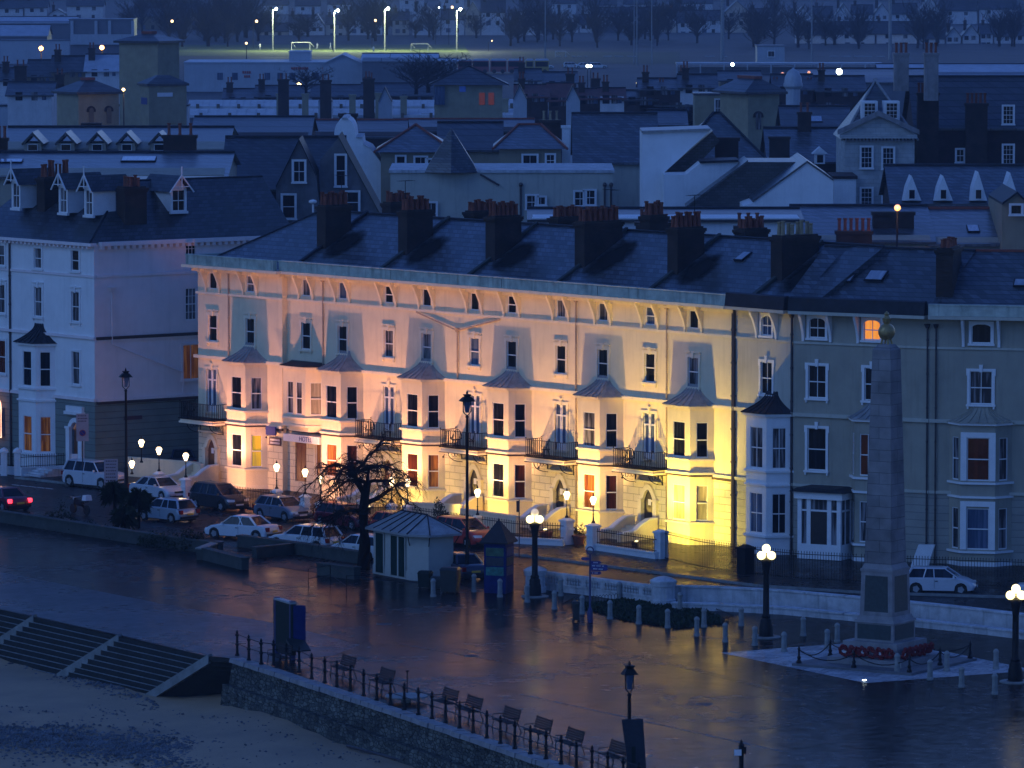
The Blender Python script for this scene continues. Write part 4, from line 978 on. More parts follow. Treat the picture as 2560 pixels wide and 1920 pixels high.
# sea wall: rubble face, battered foot and pale coping stones
e = [G(596, 1647)] + edge[5:11]
sw = thing('sea_wall', e[0], 0, 'rubble stone sea wall with pale coping stones between promenade and beach', 'sea wall')
def rel(p): return (p[0] - e[0].x, p[1] - e[0].y, p[2])
wb = MB(); cp = MB(); ft = MB()
for a, b_ in zip(e[:-1], e[1:]):
    d_ = Vector((b_.x - a.x, b_.y - a.y, 0)); L_ = d_.length; d_.normalize(); nrm = Vector((d_.y, -d_.x, 0))
    for (mbx, o0, o1, z0, z1) in ((wb, .3, .5, -1.2, -.05), (ft, .85, 1.1, -3.4, -1.2)):
        A, B = a + nrm * o0, b_ + nrm * o0; C_, D_ = a + nrm * o1, b_ + nrm * o1
        mbx.poly([rel((C_.x, C_.y, z0)), rel((D_.x, D_.y, z0)), rel((B.x, B.y, z1)), rel((A.x, A.y, z1))])
    A, B, C_, D_ = a + nrm * .5, b_ + nrm * .5, a + nrm * .85, b_ + nrm * .85
    ft.poly([rel((A.x, A.y, -1.2)), rel((B.x, B.y, -1.2)), rel((D_.x, D_.y, -1.2)), rel((C_.x, C_.y, -1.2))])
    s_ = 0
    while s_ < L_ - .2 and L_ < 80:
        w_ = min(R2.uniform(.7, 1.3), L_ - s_); T_ = Matrix.Translation((a.x - e[0].x, a.y - e[0].y, 0)) @ Matrix.Rotation(math.atan2(d_.y, d_.x), 4, 'Z'); cp.T = T_
        j = R2.uniform(-.03, .03); cp.frus((s_ + .015, s_ + w_ - .015, -.52 + j, .22), (s_ + .04, s_ + w_ - .04, -.47 + j, .19), -.14, .05 + R2.uniform(0, .03)); s_ += w_
wb.build('wall_face', M['rubble'], sw); ft.build('wall_foot', M['rubble'], sw); cp.T = I4; cp.build('coping', M['granite'], sw)
pl = thing('drain_pipe', G(868, 1866, -1.95), 0, 'thin dark pipe half buried in the sand below the sea wall', 'pipe'); q0 = G(868, 1866, -1.95); q1 = G(1110, 1934, -1.95); k_ = MB(); k_.tube([(0, 0, .02), ((q1.x - q0.x) * .5, (q1.y - q0.y) * .5, .05), (q1.x - q0.x, q1.y - q0.y, .02)], .07, 6); k_.build('pipe', M['pipe_dark'], pl)
# squared boulders along the ledge of the wall
bl = MB()
for i in range(260):
    t = R2.random(); p = G(640 + 760 * t, 1665 + 253 * t + 28, -.9); k = R2.uniform(.15, .32); nrm = Vector((-.2, -.98, 0))
    bl.T = Matrix.Translation((p.x - e[0].x + R2.uniform(-.2, .2), p.y - e[0].y - .35 + R2.uniform(-.15, .15), -1.2)) @ Matrix.Rotation(R2.random() * 3, 4, 'Z'); bl.frus((-k, k, -k * .7, k * .7), (-k * .8, k * .75, -k * .5, k * .6), 0, k * R2.uniform(.6, 1.1))
bl.T = I4; o = bl.build('loose_stone', mat('loose_stone_mat', (.16, .18, .17), .7, .4, 1.5), sw); o['kind'] = 'stuff'

# beach steps: long flights divided by sloping stringers, mitred at the right
T0, T1, T2, T3 = G(-420, 1430), G(304, 1590), G(521, 1641), G(585, 1645)
along = Vector((T2.x - T0.x, T2.y - T0.y, 0)).normalized(); outw = Vector((along.y, -along.x, 0))
fl = thing('beach_steps', T2, 0, 'broad concrete beach steps with sloping stringers at the lower left', 'steps')
B3 = G(365, 1744, -2.35); run = (Vector((B3.x, B3.y, 0)) - Vector((T2.x, T2.y, 0))); RO = run.dot(outw); RA = run.dot(along)
NS = 9; rz_ = 2.3 / NS; st = MB(); L0 = (T2 - T0).length
def q(s, o, z):  # point at s along (from T2), o out
    v = along * s + outw * o; return (v.x, v.y, z)
for k in range(NS):
    o0, o1 = RO * k / NS, RO * (k + 1) / NS; s1, s2 = RA * k / NS, RA * (k + 1) / NS; z = -rz_ * (k + 1)
    st.cur = 1; st.add([q(-L0, o0, z + rz_), q(s1, o0, z + rz_), q(s1, o0, z), q(-L0, o0, z)], [(0, 1, 2, 3)]); st.cur = 0
    st.add([q(-L0, o0, z), q(s1, o0, z), q(s2, o1, z), q(-L0, o1, z)], [(0, 1, 2, 3)])
side = (Vector((T3.x, T3.y, 0)) - Vector((T2.x, T2.y, 0))); B4 = G(622, 1735, -2.2)
Sd = Vector((B4.x - T2.x, B4.y - T2.y, 0))
for k in range(NS):
    f0, f1 = k / NS, (k + 1) / NS; z = -rz_ * (k + 1)
    a0 = Vector(q(RA * f0, RO * f0, 0)); a1 = Vector(q(RA * f1, RO * f1, 0)); b0 = side.lerp(Sd, f0); b1 = side.lerp(Sd, f1)
    st.cur = 1; st.add([(a0.x, a0.y, z + rz_), (b0.x, b0.y, z + rz_), (b0.x, b0.y, z), (a0.x, a0.y, z)], [(0, 1, 2, 3)]); st.cur = 0
    st.add([(a0.x, a0.y, z), (b0.x, b0.y, z), (b1.x, b1.y, z), (a1.x, a1.y, z)], [(0, 1, 2, 3)])
st.build('stair_flight', [mat('step_mat', (.36, .37, .34), .5, .3, 1.2, .2, 8), mat('dark_riser', (.012, .014, .012), .8, .5, 2)], fl)  # risers coloured near black against the pale treads
def stringer(p, q_, w=.32):
    s_ = MB(); d_ = (q_ - p); u_ = Vector((-d_.y, d_.x, 0)).normalized() * w / 2
    vs = []
    for c_ in (p, q_):
        for sgn in (-1, 1):
            for dz in (-.35, .12): vs.append((c_.x + u_.x * sgn, c_.y + u_.y * sgn, c_.z + dz))
    s_.add(vs, [(0, 1, 3, 2), (4, 6, 7, 5), (0, 4, 5, 1), (2, 3, 7, 6), (1, 5, 7, 3), (0, 2, 6, 4)]); s_.build('stringer', M['concrete'], fl)
SPC = (T1 - T2).length
for s0 in (0, -SPC, -2 * SPC, -3 * SPC):
    a = Vector(q(s0, -.1, 0.0)); b_ = Vector(q(s0 + RA + (0 if s0 == 0 else RA * .0), RO, -2.3)); stringer(a, b_)

# railing on the sea wall
rl = thing('promenade_railing', G(593, 1642), 0, 'dark iron post-and-rail railing along the top of the sea wall', 'railing')
pp_ = [(593, 1642), (622, 1654), (653, 1664), (684, 1667), (716, 1676), (748, 1684), (779, 1701), (812, 1710), (842, 1721), (876, 1731), (909, 1743), (942, 1754), (976, 1766), (1011, 1778), (1046, 1790), (1080, 1800), (1114, 1811), (1149, 1825), (1183, 1836), (1217, 1849), (1251, 1863), (1287, 1875), (1326, 1888), (1365, 1901), (1403, 1914), (1441, 1927), (1480, 1941), (1519, 1955), (1558, 1969), (1597, 1983), (1636, 1997)]
P_ = [G(*p) - G(593, 1642) for p in pp_]
pm = MB(); pm.lathe([(.12, 0), (.12, .06), (.075, .12), (.065, .5), (.10, .53), (.10, .6), (.065, .63), (.06, .95), (.10, 1.0), (.11, 1.07), (.05, 1.1), (.07, 1.18), (.015, 1.28)], 8)
pme = pm.mesh('post', M['black_iron'])
for p in P_: inst(pme, 'post', rl, Matrix.Translation((p.x, p.y, .05)))
for z in (.6, 1.07):
    r = MB(); r.tube([(p.x, p.y, z + .05) for p in P_], .022, 5); r.build('rail', M['black_iron'], rl)

# ---------------------------------------------------------------- low promenade walls
def lowwall(name, pts, h, th, m, label, cat='wall', cap=None):
    g = [G(*p) for p in pts]; o_ = g[0]; t_ = thing(name, o_, 0, label, cat); a_ = MB(); c_ = MB()
    for p, r in zip(g[:-1], g[1:]):
        d_ = r - p; T_ = Matrix.Translation((p.x - o_.x, p.y - o_.y, 0)) @ Matrix.Rotation(math.atan2(d_.y, d_.x), 4, 'Z')
        a_.T = T_; a_.box(0, d_.length, 0, th, -.02, h); c_.T = T_; c_.box(-.05, d_.length + .04, -.06, th + .06, h + .002, h + .09)
    a_.T = c_.T = I4
    a_.build('wall_body', m, t_); c_.build('coping', cap or M['concrete'], t_); return t_
lowwall('promenade_wall', [(-300, 1258), (0, 1306), (320, 1356), (470, 1378), (545, 1387)], .62, .4, M['concrete_dark'], 'long dark low wall between the planting bed and the promenade at left', cap=M['concrete_dark'])
lowwall('planter_wall', [(506, 1400), (604, 1425)], .6, .45, M['concrete_dark'], 'short dark low wall in front of the gap in the long wall', cap=M['concrete_dark'])
lowwall('planter_wall', [(508, 1400), (556, 1382)], .6, .4, M['concrete_dark'], 'short dark return wall with a pale top joining the long wall', cap=M['concrete'])
lowwall('planter_wall', [(593, 1367), (753, 1388), (905, 1411)], .6, .4, M['concrete_dark'], 'dark low wall in front of the white estate car', cap=M['concrete_dark'])
lowwall('planter_wall', [(642, 1396), (752, 1384)], .55, .4, M['concrete_dark'], 'dark spur wall behind the brick-coloured wet paving', cap=M['concrete_dark'])
lowwall('planter_wall', [(792, 1438), (885, 1449)], .6, .5, M['concrete_dark'], 'dark planter wall beside the bare tree foot', cap=M['concrete_dark'])

# balustraded wall, end piers and the curved continuation
bt = lowwall('balustrade', [(1358, 1474), (1500, 1492), (1645, 1512)], .34, .38, M['white_stone'], 'weathered white balustrade wall between two round-capped piers', 'balustrade', M['white_stone'])
g0 = G(1358, 1474); g1 = G(1645, 1512); d_ = g1 - g0; T_ = Matrix.Rotation(math.atan2(d_.y, d_.x), 4, 'Z'); Lb = d_.length
a_ = MB(T_); a_.box(0, Lb, .0, .38, .82, .98); a_.box(0, Lb, .14, .24, .43, .82)
for k in range(6): a_.box(Lb * k / 6, Lb * k / 6 + .35, .02, .36, .43, .82)
a_.build('top_rail', M['white_stone'], bt)
b1 = MB(); b1.lathe([(.06, 0), (.09, .1), (.05, .2), (.09, .3), (.06, .39)], 6); bme = b1.mesh('baluster', M['white_stone'])
n = 42
for k in range(n):
    if (k % 7) in (0,): continue
    inst(bme, 'baluster', bt, T_ @ Matrix.Translation((Lb * (k + .5) / n, .06, .43)))
def pier(x, y, r, h, lab):
    t_ = thing('wall_pier', G(x, y), 0, lab, 'pier'); a_ = MB()
    a_.lathe([(r * 1.12, 0), (r * 1.12, .3), (r, .32), (r, h - .2), (r * 1.1, h - .18), (r * 1.1, h)], 12); a_.build('shaft', M['white_stone'], t_)
    c_ = MB(); c_.lathe([(r * 1.18, h + .002), (r * 1.18, h + .1), (r * .8, h + .22), (r * .4, h + .30), (.02, h + .34)], 12); c_.build('cap', M['white_stone'], t_)
pier(1338, 1480, .55, 1.1, 'round white pier at the left end of the balustrade, behind the globe lamp')
pier(1658, 1512, .62, 1.2, 'round white pier with domed cap in the middle of the white wall')
cv = [(1680, 1508), (1800, 1511), (1960, 1520), (2110, 1534), (2260, 1548), (2420, 1565), (2560, 1582), (2760, 1612), (3000, 1655)]
lowwall('curved_wall', cv, .85, .4, M['white_stone'], 'long curved white wall behind the obelisk, streaked with dirt', 'wall', M['white_stone'])
lowwall('wall_step', [(x, y + 17) for x, y in cv], .3, .45, M['white_stone'], 'low pale stone seat-step along the foot of the curved white wall', 'step', M['white_stone'])
lowwall('hedge_kerb', [(1400, 1478), (1560, 1497)], .02, .1, M['concrete'], 'thin kerb behind the balustrade', 'kerb')

# flower bed
fb = [(1432, 1515), (1560, 1500), (1700, 1505), (1790, 1540), (1820, 1560), (1690, 1571), (1560, 1552)]
def grass_patch(name, pts, m, label, cat, n, hmin, hmax, kind='stuff', w=.05, seed=1):
    R = random.Random(seed); g = [G(*p) for p in pts]; xs = [p.x for p in g]; ys = [p.y for p in g]; mb = MB()
    def inside(x, y):
        c = False; j = len(g) - 1
        for i in range(len(g)):
            if (g[i].y > y) != (g[j].y > y) and x < (g[j].x - g[i].x) * (y - g[i].y) / (g[j].y - g[i].y) + g[i].x: c = not c
            j = i
        return c
    k = 0
    while k < n:
        x, y = R.uniform(min(xs), max(xs)), R.uniform(min(ys), max(ys))
        if not inside(x, y): continue
        k += 1; h = R.uniform(hmin, hmax); a = R.random() * 6.28; dx, dy = math.cos(a) * w, math.sin(a) * w; lx, ly = R.uniform(-.1, .1), R.uniform(-.1, .1)
        mb.add([(x - dx, y - dy, 0), (x + dx, y + dy, 0), (x + dx * 1.2 + lx, y + dy * 1.2 + ly, h * .7), (x + lx * 1.6, y + ly * 1.6, h), (x - dx * 1.2 + lx, y - dy * 1.2 + ly, h * .6)], [(0, 1, 2, 3, 4)])
    return tag(mb.build(name, m, fix=False), label, cat, kind=kind)
sheet('soil_bed', [G(*p) for p in fb], M['leaf_dark'], .01)
grass_patch('bedding_plants', fb, M['leaf'], 'green low plants filling the flower bed by the bollards', 'plants', 6000, .06, .22, w=.05)
def hoops(pts, lab):
    t_ = thing('hoop_edging', G(*pts[0]), 0, lab, 'edging'); o_ = G(*pts[0]); a_ = MB()
    for p, r in zip(pts[:-1], pts[1:]):
        A, B = G(*p) - o_, G(*r) - o_; n = max(2, int((B - A).length / .22))
        for k in range(n):
            c0 = A.lerp(B, k / n); c1 = A.lerp(B, (k + 1) / n); md = (c0 + c1) / 2
            a_.tube([(c0.x, c0.y, 0), (c0.x, c0.y, .28), (md.x, md.y, .38), (c1.x, c1.y, .28), (c1.x, c1.y, 0)], .014, 4)
    a_.build('hoops', M['black_iron'], t_)
hoops([(1405, 1527), (1432, 1512), (1560, 1499)], 'low iron hoop edging at the left and back of the flower bed')
for x, y, r_ in ((960, 1560, .35), (1180, 1640, .3), (1760, 1760, .35), (420, 1470, .3)):
    mc_ = thing('manhole_cover', G(x, y, .006), 0, {960: 'round iron cover in the promenade right of the information board', 1180: 'round iron cover in front of the kiosk bins', 1760: 'round iron cover in the open promenade at the lower right', 420: 'round iron cover above the beach steps'}[x], 'manhole cover'); k_ = MB(); k_.lathe([(r_ + .06, 0), (r_ + .06, .004)], 16); k_.build('rim', M['concrete'], mc_); k_ = MB(); k_.lathe([(r_, .005), (r_, .009)], 16); k_.build('lid', M['black_iron'], mc_)
hr = thing('hand_railing', G(771, 1472), 0, 'thin dark guard rail with slim posts left of the kiosk', 'railing'); k_ = MB(); hp = [G(*p) - G(771, 1472) for p in ((771, 1472), (826, 1462), (866, 1490))]
for p in hp: k_ = MB(); k_.tube([(p.x, p.y, 0), (p.x, p.y, 1.1)], .03, 5); k_.build('post', M['black_iron'], hr)
for z in (.55, 1.08): k_ = MB(); k_.tube([(p.x, p.y, z) for p in hp] + [(hp[2].x + 1.2, hp[2].y + .4, z)], .02, 4); k_.build('rail', M['black_iron'], hr)
hoops([(1805, 1563), (1835, 1556), (1790, 1538)], 'low iron hoop edging at the right tip of the flower bed')
# ---------------------------------------------------------------- vehicles
def loft(mb, secs):
    n = len(secs[0]); vs = [v for s_ in secs for v in s_]; fs = []
    for j in range(len(secs) - 1):
        for i in range(n): fs.append((j * n + i, j * n + (i + 1) % n, (j + 1) * n + (i + 1) % n, (j + 1) * n + i))
    fs.append(tuple(range(n))); fs.append(tuple((len(secs) - 1) * n + i for i in range(n)))
    mb.add(vs, fs)
CARS = {
 # L, W, roof z, belt z, hood z, (greenhouse base x0,x1), (roof x0,x1), boot z
 'hatch': dict(L=4.0, W=1.68, zr=1.42, zb=.92, zh=.80, b=(-1.78, 1.02), r=(-1.45, .28), zt=.90, r_=.30),
 'saloon': dict(L=4.5, W=1.70, zr=1.40, zb=.90, zh=.78, b=(-1.45, 1.05), r=(-.85, .35), zt=.90, r_=.31),
 'estate': dict(L=4.6, W=1.70, zr=1.44, zb=.90, zh=.78, b=(-2.10, 1.00), r=(-1.75, .25), zt=.88, r_=.31),
 'suv': dict(L=4.5, W=1.78, zr=1.70, zb=1.08, zh=1.02, b=(-2.1, 1.05), r=(-1.85, .45), zt=1.04, r_=.36),
 'mpv': dict(L=4.2, W=1.72, zr=1.62, zb=1.0, zh=.92, b=(-1.9, 1.3), r=(-1.6, .30), zt=.98, r_=.31),
}
def wheelmesh(r):
    t = MB(Matrix.Rotation(math.pi / 2, 4, 'X')); t.lathe([(r * .6, -.1), (r * .95, -.1), (r, -.06), (r, .06), (r * .95, .1), (r * .6, .1)], 16)
    d = MB(Matrix.Rotation(math.pi / 2, 4, 'X')); d.lathe([(r * .58, .085), (r * .5, .115), (r * .12, .1), (r * .1, .125)], 14)
    d.lathe([(r * .1, -.125), (r * .12, -.1), (r * .5, -.115), (r * .58, -.085)], 14)
    for k in range(5):
        a = k * 2 * math.pi / 5; d.T = Matrix.Rotation(math.pi / 2, 4, 'X') @ Matrix.Rotation(a, 4, 'Z'); d.box(r * .1, r * .6, -.035, .035, .1, .13); d.box(r * .1, r * .6, -.035, .035, -.13, -.1)
    return t.mesh('tyre', M['rubber']), d.mesh('rim', M['alloy'])
WHM = {}
def car(kind, paint, loc, rz, label, plate_back='plate_yellow', lit=False, roofbars=False, split=None):
    c = CARS[kind]; L, W, zr, zb, zh, zt, r = c['L'] / 2, c['W'] / 2, c['zr'], c['zb'], c['zh'], c['zt'], c['r_']
    t = thing('parked_car', loc, rz, label, 'car')
    wb0, wb1 = -L + .78, L - .82; zs = .22
    def arch(x, n=6, R_=None):
        R_ = R_ or r + .06; return [(x + R_ * math.cos(math.pi * i / n), zs + max(0, R_ * math.sin(math.pi * i / n) + (r - zs))) for i in range(n + 1)]
    def outline(ins, dz):
        top = [(-L + ins, .35), (-L + .0 + ins, .62), (-L + .06 + ins, zt - .14), (-L + .22 + ins, zt - dz), (c['b'][0], zb - dz), (0, zb + .01 - dz), (c['b'][1] + .05, zb - .01 - dz), (L - .55, zh - dz), (L - .15 - ins, zh - .16), (L - .02 - ins, .55), (L - ins, .42), (L - .05 - ins, .26)]
        bot = [(wb1 + r + .06, zs)] + arch(wb1)[1:-1] + [(wb1 - r - .06, zs), (wb0 + r + .06, zs)] + arch(wb0)[1:-1] + [(wb0 - r - .06, zs), (-L + .05 + ins, .26)]
        return top + bot
    secs = []
    for y, ins, dz in ((-W, .10, .06), (-W + .05, .03, .02), (-W + .2, 0, 0), (W - .2, 0, 0), (W - .05, .03, .02), (W, .10, .06)):
        o = outline(ins, dz); k = abs(y) / W
        secs.append([(x - (math.copysign(.10 * k * k, x) if abs(x) > L - .35 else 0), y * (1 if .3 < z < zb - .1 else .97), z) for x, z in o])
    b = MB(); loft(b, secs); body = b.build('body', M[paint], t, smooth=True)
    s_ = MB(); s_.box(-L + .2, L - .2, -W + .14, W - .14, .16, .5); s_.box(-L - .03, -L + .3, -W + .12, W - .12, .3, .44); s_.box(L - .35, L + .02, -W + .14, W - .14, .27, .38)
    s_.build('underbody', M['rubber'], t)
    g = MB(); gb, gr = c['b'], c['r']; e0 = W - .08; e1 = W - .30
    g.add([(gb[0], -e0, zb - .03), (gb[1], -e0 + .06, zb - .03), (gb[1], e0 - .06, zb - .03), (gb[0], e0, zb - .03), (gr[0], -e1, zr - .05), (gr[1], -e1, zr - .05), (gr[1], e1, zr - .05), (gr[0], e1, zr - .05)],
          [(0, 1, 5, 4), (1, 2, 6, 5), (2, 3, 7, 6), (3, 0, 4, 7)])
    g.build('window_glass', M['glass_car'], t)
    p = MB(); p.frus((gr[0] - .06, gr[1] + .08, -e1 - .05, e1 + .05), (gr[0] + .1, gr[1] - .1, -e1 + .12, e1 - .12), zr - .06, zr)
    for sg_ in (-1, 1):
        for (bx, rx, w_) in ((gb[1], gr[1] + .04, .035), (gb[0], gr[0] - .02, .07), (-.25, -.3, .03), (gb[0] + .95, gr[0] + .75, .035)):
            if bx < gb[0] + .3 and bx != gb[0]: continue
            p.tube([(bx, sg_ * (e0 - (.06 if bx == gb[1] else 0)), zb - .02), (rx, sg_ * (e1 + .01), zr - .045)], w_, 5)
    p.build('roof', M[paint], t, smooth=False)
    if roofbars:
        q_ = MB(); [q_.tube([(gr[0] + .2, s2 * (e1 - .05), zr + .05), (gr[1] - .2, s2 * (e1 - .05), zr + .05)], .02, 4) for s2 in (-1, 1)]; q_.build('roof_bar', M['alloy'], t)
    if r not in WHM: WHM[r] = wheelmesh(r)
    for x in (wb0, wb1):
        for sg_ in (-1, 1):
            wo = inst(WHM[r][0], 'wheel', t, Matrix.Translation((x, sg_ * (W - .1), r))); inst(WHM[r][1], 'rim', wo, I4)
    for sg_ in (-1, 1):
        h = MB(); h.add([(L - .16, sg_ * (W - .08), zh - .14), (L - .03, sg_ * (W - .5), zh - .17), (L - .01, sg_ * (W - .5), zh - .31), (L - .12, sg_ * (W - .06), zh - .30), (L - .4, sg_ * (W - .02), zh - .16)], [(0, 1, 2, 3), (0, 3, 4)])
        h.build('headlight', M['headlamp'], t)
        k = MB(); k.box(-L - .015, -L + .16, sg_ * (W - .16) - .11, sg_ * (W - .16) + .11, zt - .32, zt - .08); k.build('tail_light', M['tail_lit' if lit else 'tail_red'], t)
        m_ = MB(); m_.frus((gb[1] - .28, gb[1] - .16, sg_ * (W + .06) - .08, sg_ * (W + .06) + .08), (gb[1] - .26, gb[1] - .18, sg_ * (W + .06) - .06, sg_ * (W + .06) + .06), zb - .02, zb + .12); m_.build('mirror', M[paint], t)
        d = MB(); d.box(-.25, -.235, sg_ * (W - .001), sg_ * (W + .003), .35, zb - .1); d.box(-.2, -.05, sg_ * W, sg_ * (W + .03), zb - .2, zb - .16); d.build('door_handle', M['rubber'], t)
    k = MB(); k.box(-L - .03, -L - .012, -.26, .26, .5, .61); k.build('number_plate', M[plate_back], t)
    k = MB(); k.box(L - .005, L + .012, -.28, .28, .38, .47); k.box(L - .04, L, -.35, .35, .52, .62) if 0 else None; k.build('number_plate', M['sign_white'], t)
    k = MB(); k.box(L - .07, L - .008, -.38, .38, .53, .64); k.build('grille', M['rubber'], t)
    return t
HA = FA.ang
def cg(x, y): 
    p = G(x, y); p.z = -.012; return p
car('suv', 'paint_silver', cg(238, 1217), HA + .15, 'silver off-roader parked by the corner building railings')
car('saloon', 'paint_silver', cg(398, 1246), HA - .02, 'shiny silver saloon parked under the lit garden lamps')
car('mpv', 'paint_black', cg(548, 1272), HA, 'black high-roofed car behind the white-roofed small ones, facing right')
car('hatch', 'paint_steel', cg(708, 1298), HA, 'steel-blue hatchback parked in front of the hotel entrance')
car('hatch', 'paint_icy', cg(418, 1302), HA + math.pi + .12, 'pale blue hatchback seen from behind beside the palms')
car('saloon', 'paint_white', cg(606, 1346), HA + math.pi + .35, 'white boxy saloon with dark bumper, left of the estate car')
car('estate', 'paint_white', cg(764, 1372), HA + math.pi + .2, 'white estate car with roof bars seen from behind', roofbars=True)
car('hatch', 'paint_white', cg(905, 1396), HA + math.pi + .15, 'small white car half hidden by the tree trunk and kiosk')
car('estate', 'paint_maroon', cg(868, 1318), HA, 'dark red car parked behind the bare tree')
car('hatch', 'paint_red', cg(1000, 1340), HA, 'bright red small car whose roof shows over the kiosk roof')
car('mpv', 'paint_red', cg(1160, 1362), HA, 'red car parked between the kiosk and the blue booth')
car('saloon', 'paint_darkblue', cg(1148, 1443), 2.0, 'very dark car parked behind the bins beside the kiosk')
car('hatch', 'paint_silver', cg(2350, 1482), -.16, 'silver three-door hatchback parked on the road right of the obelisk')
car('saloon', 'paint_white', cg(2640, 1502), -.14, 'pale car cut off by the right edge of the view')
car('saloon', 'paint_maroon', cg(8, 1272), 2.15, 'dark car driving away with red tail lights glowing', lit=True)
car('saloon', 'paint_darkblue', FA.w(-6.5, -3.0, .11), HA + 2.6, 'dark car parked behind the garden wall left of the hotel')

# motorcycle with a white top box behind the planting bed
mc = thing('motorcycle', cg(200, 1285), HA + math.pi, 'parked motorcycle with white top box behind the long dark wall', 'motorcycle')
wm = MB(Matrix.Rotation(math.pi / 2, 4, 'X')); wm.lathe([(.22, -.06), (.3, -.05), (.3, .05), (.22, .06)], 14); wme = wm.mesh('wheel', M['rubber'])
for x in (-.7, .7): inst(wme, 'wheel', mc, Matrix.Translation((x, 0, .3)))
b = MB(); b.tube([(-.7, 0, .3), (-.3, 0, .55), (.35, 0, .6), (.5, 0, .95)], .09, 6); b.tube([(.5, 0, .95), (.7, 0, .3)], .05, 5); b.frus((-.3, .4, -.16, .16), (-.1, .35, -.12, .12), .62, .9); b.build('frame', M['black_iron'], mc)
b = MB(); b.frus((-.75, .0, -.14, .14), (-.7, -.05, -.12, .12), .78, .88); b.build('seat', M['rubber'], mc)
b = MB(); b.tube([(.42, -.38, 1.05), (.5, 0, 1.0), (.42, .38, 1.05)], .025, 5); b.build('handlebar', M['alloy'], mc)
b = MB(); b.frus((-.95, -.52, -.24, .24), (-.9, -.57, -.2, .2), .9, 1.22); b.build('top_box', M['sign_white'], mc)
b = MB(); b.ball((.6, 0, .92), .09, 8, 5); b.build('headlight', M['headlamp'], mc)

# ---------------------------------------------------------------- lamps
def globe_lamp(loc, label, dim=(), first=[None]):
    t = thing('globe_lamp_post', loc, 0, label, 'street lamp', 'black lamp posts with clustered lit globes on the promenade')
    c = MB(); c.lathe([(.42, 0), (.42, .08), (.36, .12), (.36, .2), (.34, .62), (.30, .70), (.30, .9), (.22, 1.0), (.24, 1.1), (.17, 1.2), (.15, 3.2), (.17, 3.3), (.17, 3.4), (.24, 3.72), (.27, 3.85), (.22, 3.95), (.10, 4.0)], 12)
    c.build('column', M['black_iron'], t, smooth=True)
    s_ = MB(); s_.lathe([(.75, 0), (.75, .06), (.7, .08)], 18); s_.build('plinth', M['concrete'], t)
    gl = [(-.26, -.12, 4.17), (.26, -.12, 4.17), (0, .26, 4.17), (0, 0, 4.52)]
    if 'cluster' in dim: gl = [(-.27, -.1, 4.17), (.27, -.1, 4.17), (0, -.02, 4.47), (.05, .2, 4.2)]
    for k, p in enumerate(gl):
        a = MB(); a.tube([(0, 0, 3.95), (p[0] * .9, p[1] * .9, p[2] - .25 if k < 3 else 4.1), (p[0], p[1], p[2] - .18)], .03, 5); ar = a.build('arm', M['black_iron'], t)
        q_ = MB(); q_.ball(p, .215, 14, 10); g_ = q_.build('globe', M['globe_dim' if k in dim else 'globe'], ar, smooth=True)
    return t
globe_lamp(G(1337, 1492), 'black globe lamp post with lit globes at the left end of the white balustrade', (3,))
globe_lamp(G(1915, 1594), 'black globe lamp post with lit globes standing left of the obelisk', (2,))
globe_lamp(G(2538, 1706), 'black globe lamp post with lit globes right of the obelisk', ('cluster', 3))
def tall_lamp(loc, h, label, s=1.0):
    t = thing('tall_street_lamp', loc, .3, label, 'street lamp')
    c = MB(); c.lathe([(.17, 0), (.17, .5), (.13, .6), (.12, 1.5), (.14, 1.55), (.09, 1.7), (.07, h - 1.3), (.11, h - 1.25), (.05, h - 1.15)], 10); c.build('column', M['black_iron'], t, smooth=True)
    l = MB(); l.tube([(-.0, 0, h - 1.2), (-.22 * s, 0, h - .95), (-.22 * s, 0, h - .35)], .03, 5); l.tube([(0, 0, h - 1.2), (.22 * s, 0, h - .95), (.22 * s, 0, h - .35)], .03, 5)
    l.frus((-.4 * s, .4 * s, -.3 * s, .3 * s), (-.2 * s, .2 * s, -.16 * s, .16 * s), h - .38, h - .14); l.frus((-.12, .12, -.12, .12), (-.2, .2, -.2, .2), h - .14, h); l.lathe([(.05, h), (.07, h + .05), (.01, h + .22)], 6)
    hd = l.build('lantern_frame', M['black_iron'], t)
    g = MB(); g.frus((-.08, .08, -.08, .08), (-.17 * s, .17 * s, -.17 * s, .17 * s), h - 1.0, h - .4); g.build('lantern_glass', M['glass_blue'], hd)
    return t
tall_lamp(G(316, 1232), 7.7, 'tall black lantern post in front of the corner building side wall')
tall_lamp(G(1168, 1450), 10.2, 'very tall black lantern post rising before the hotel balconies')
wl = tall_lamp(G(1573, 1960), 5.0, 'black lantern post with a dark banner at the sea wall', .8)
b = MB(); z0, z1 = .3, 2.75
b.add([(-.02, -.12, z0), (.72, -.16, z0), (.55, -.16, z1), (-.38, -.12, z1), (-.02, -.09, z0), (.72, -.13, z0), (.55, -.13, z1), (-.38, -.09, z1)], [(0, 1, 2, 3), (7, 6, 5, 4), (0, 4, 5, 1), (1, 5, 6, 2), (2, 6, 7, 3), (3, 7, 4, 0)])
b.build('banner', M['cloth_dark'], wl)
b = MB(); b.box(.05, .22, -.175, -.165, .9, 1.6); b.build('banner_emblem', M['bin_green'], wl)
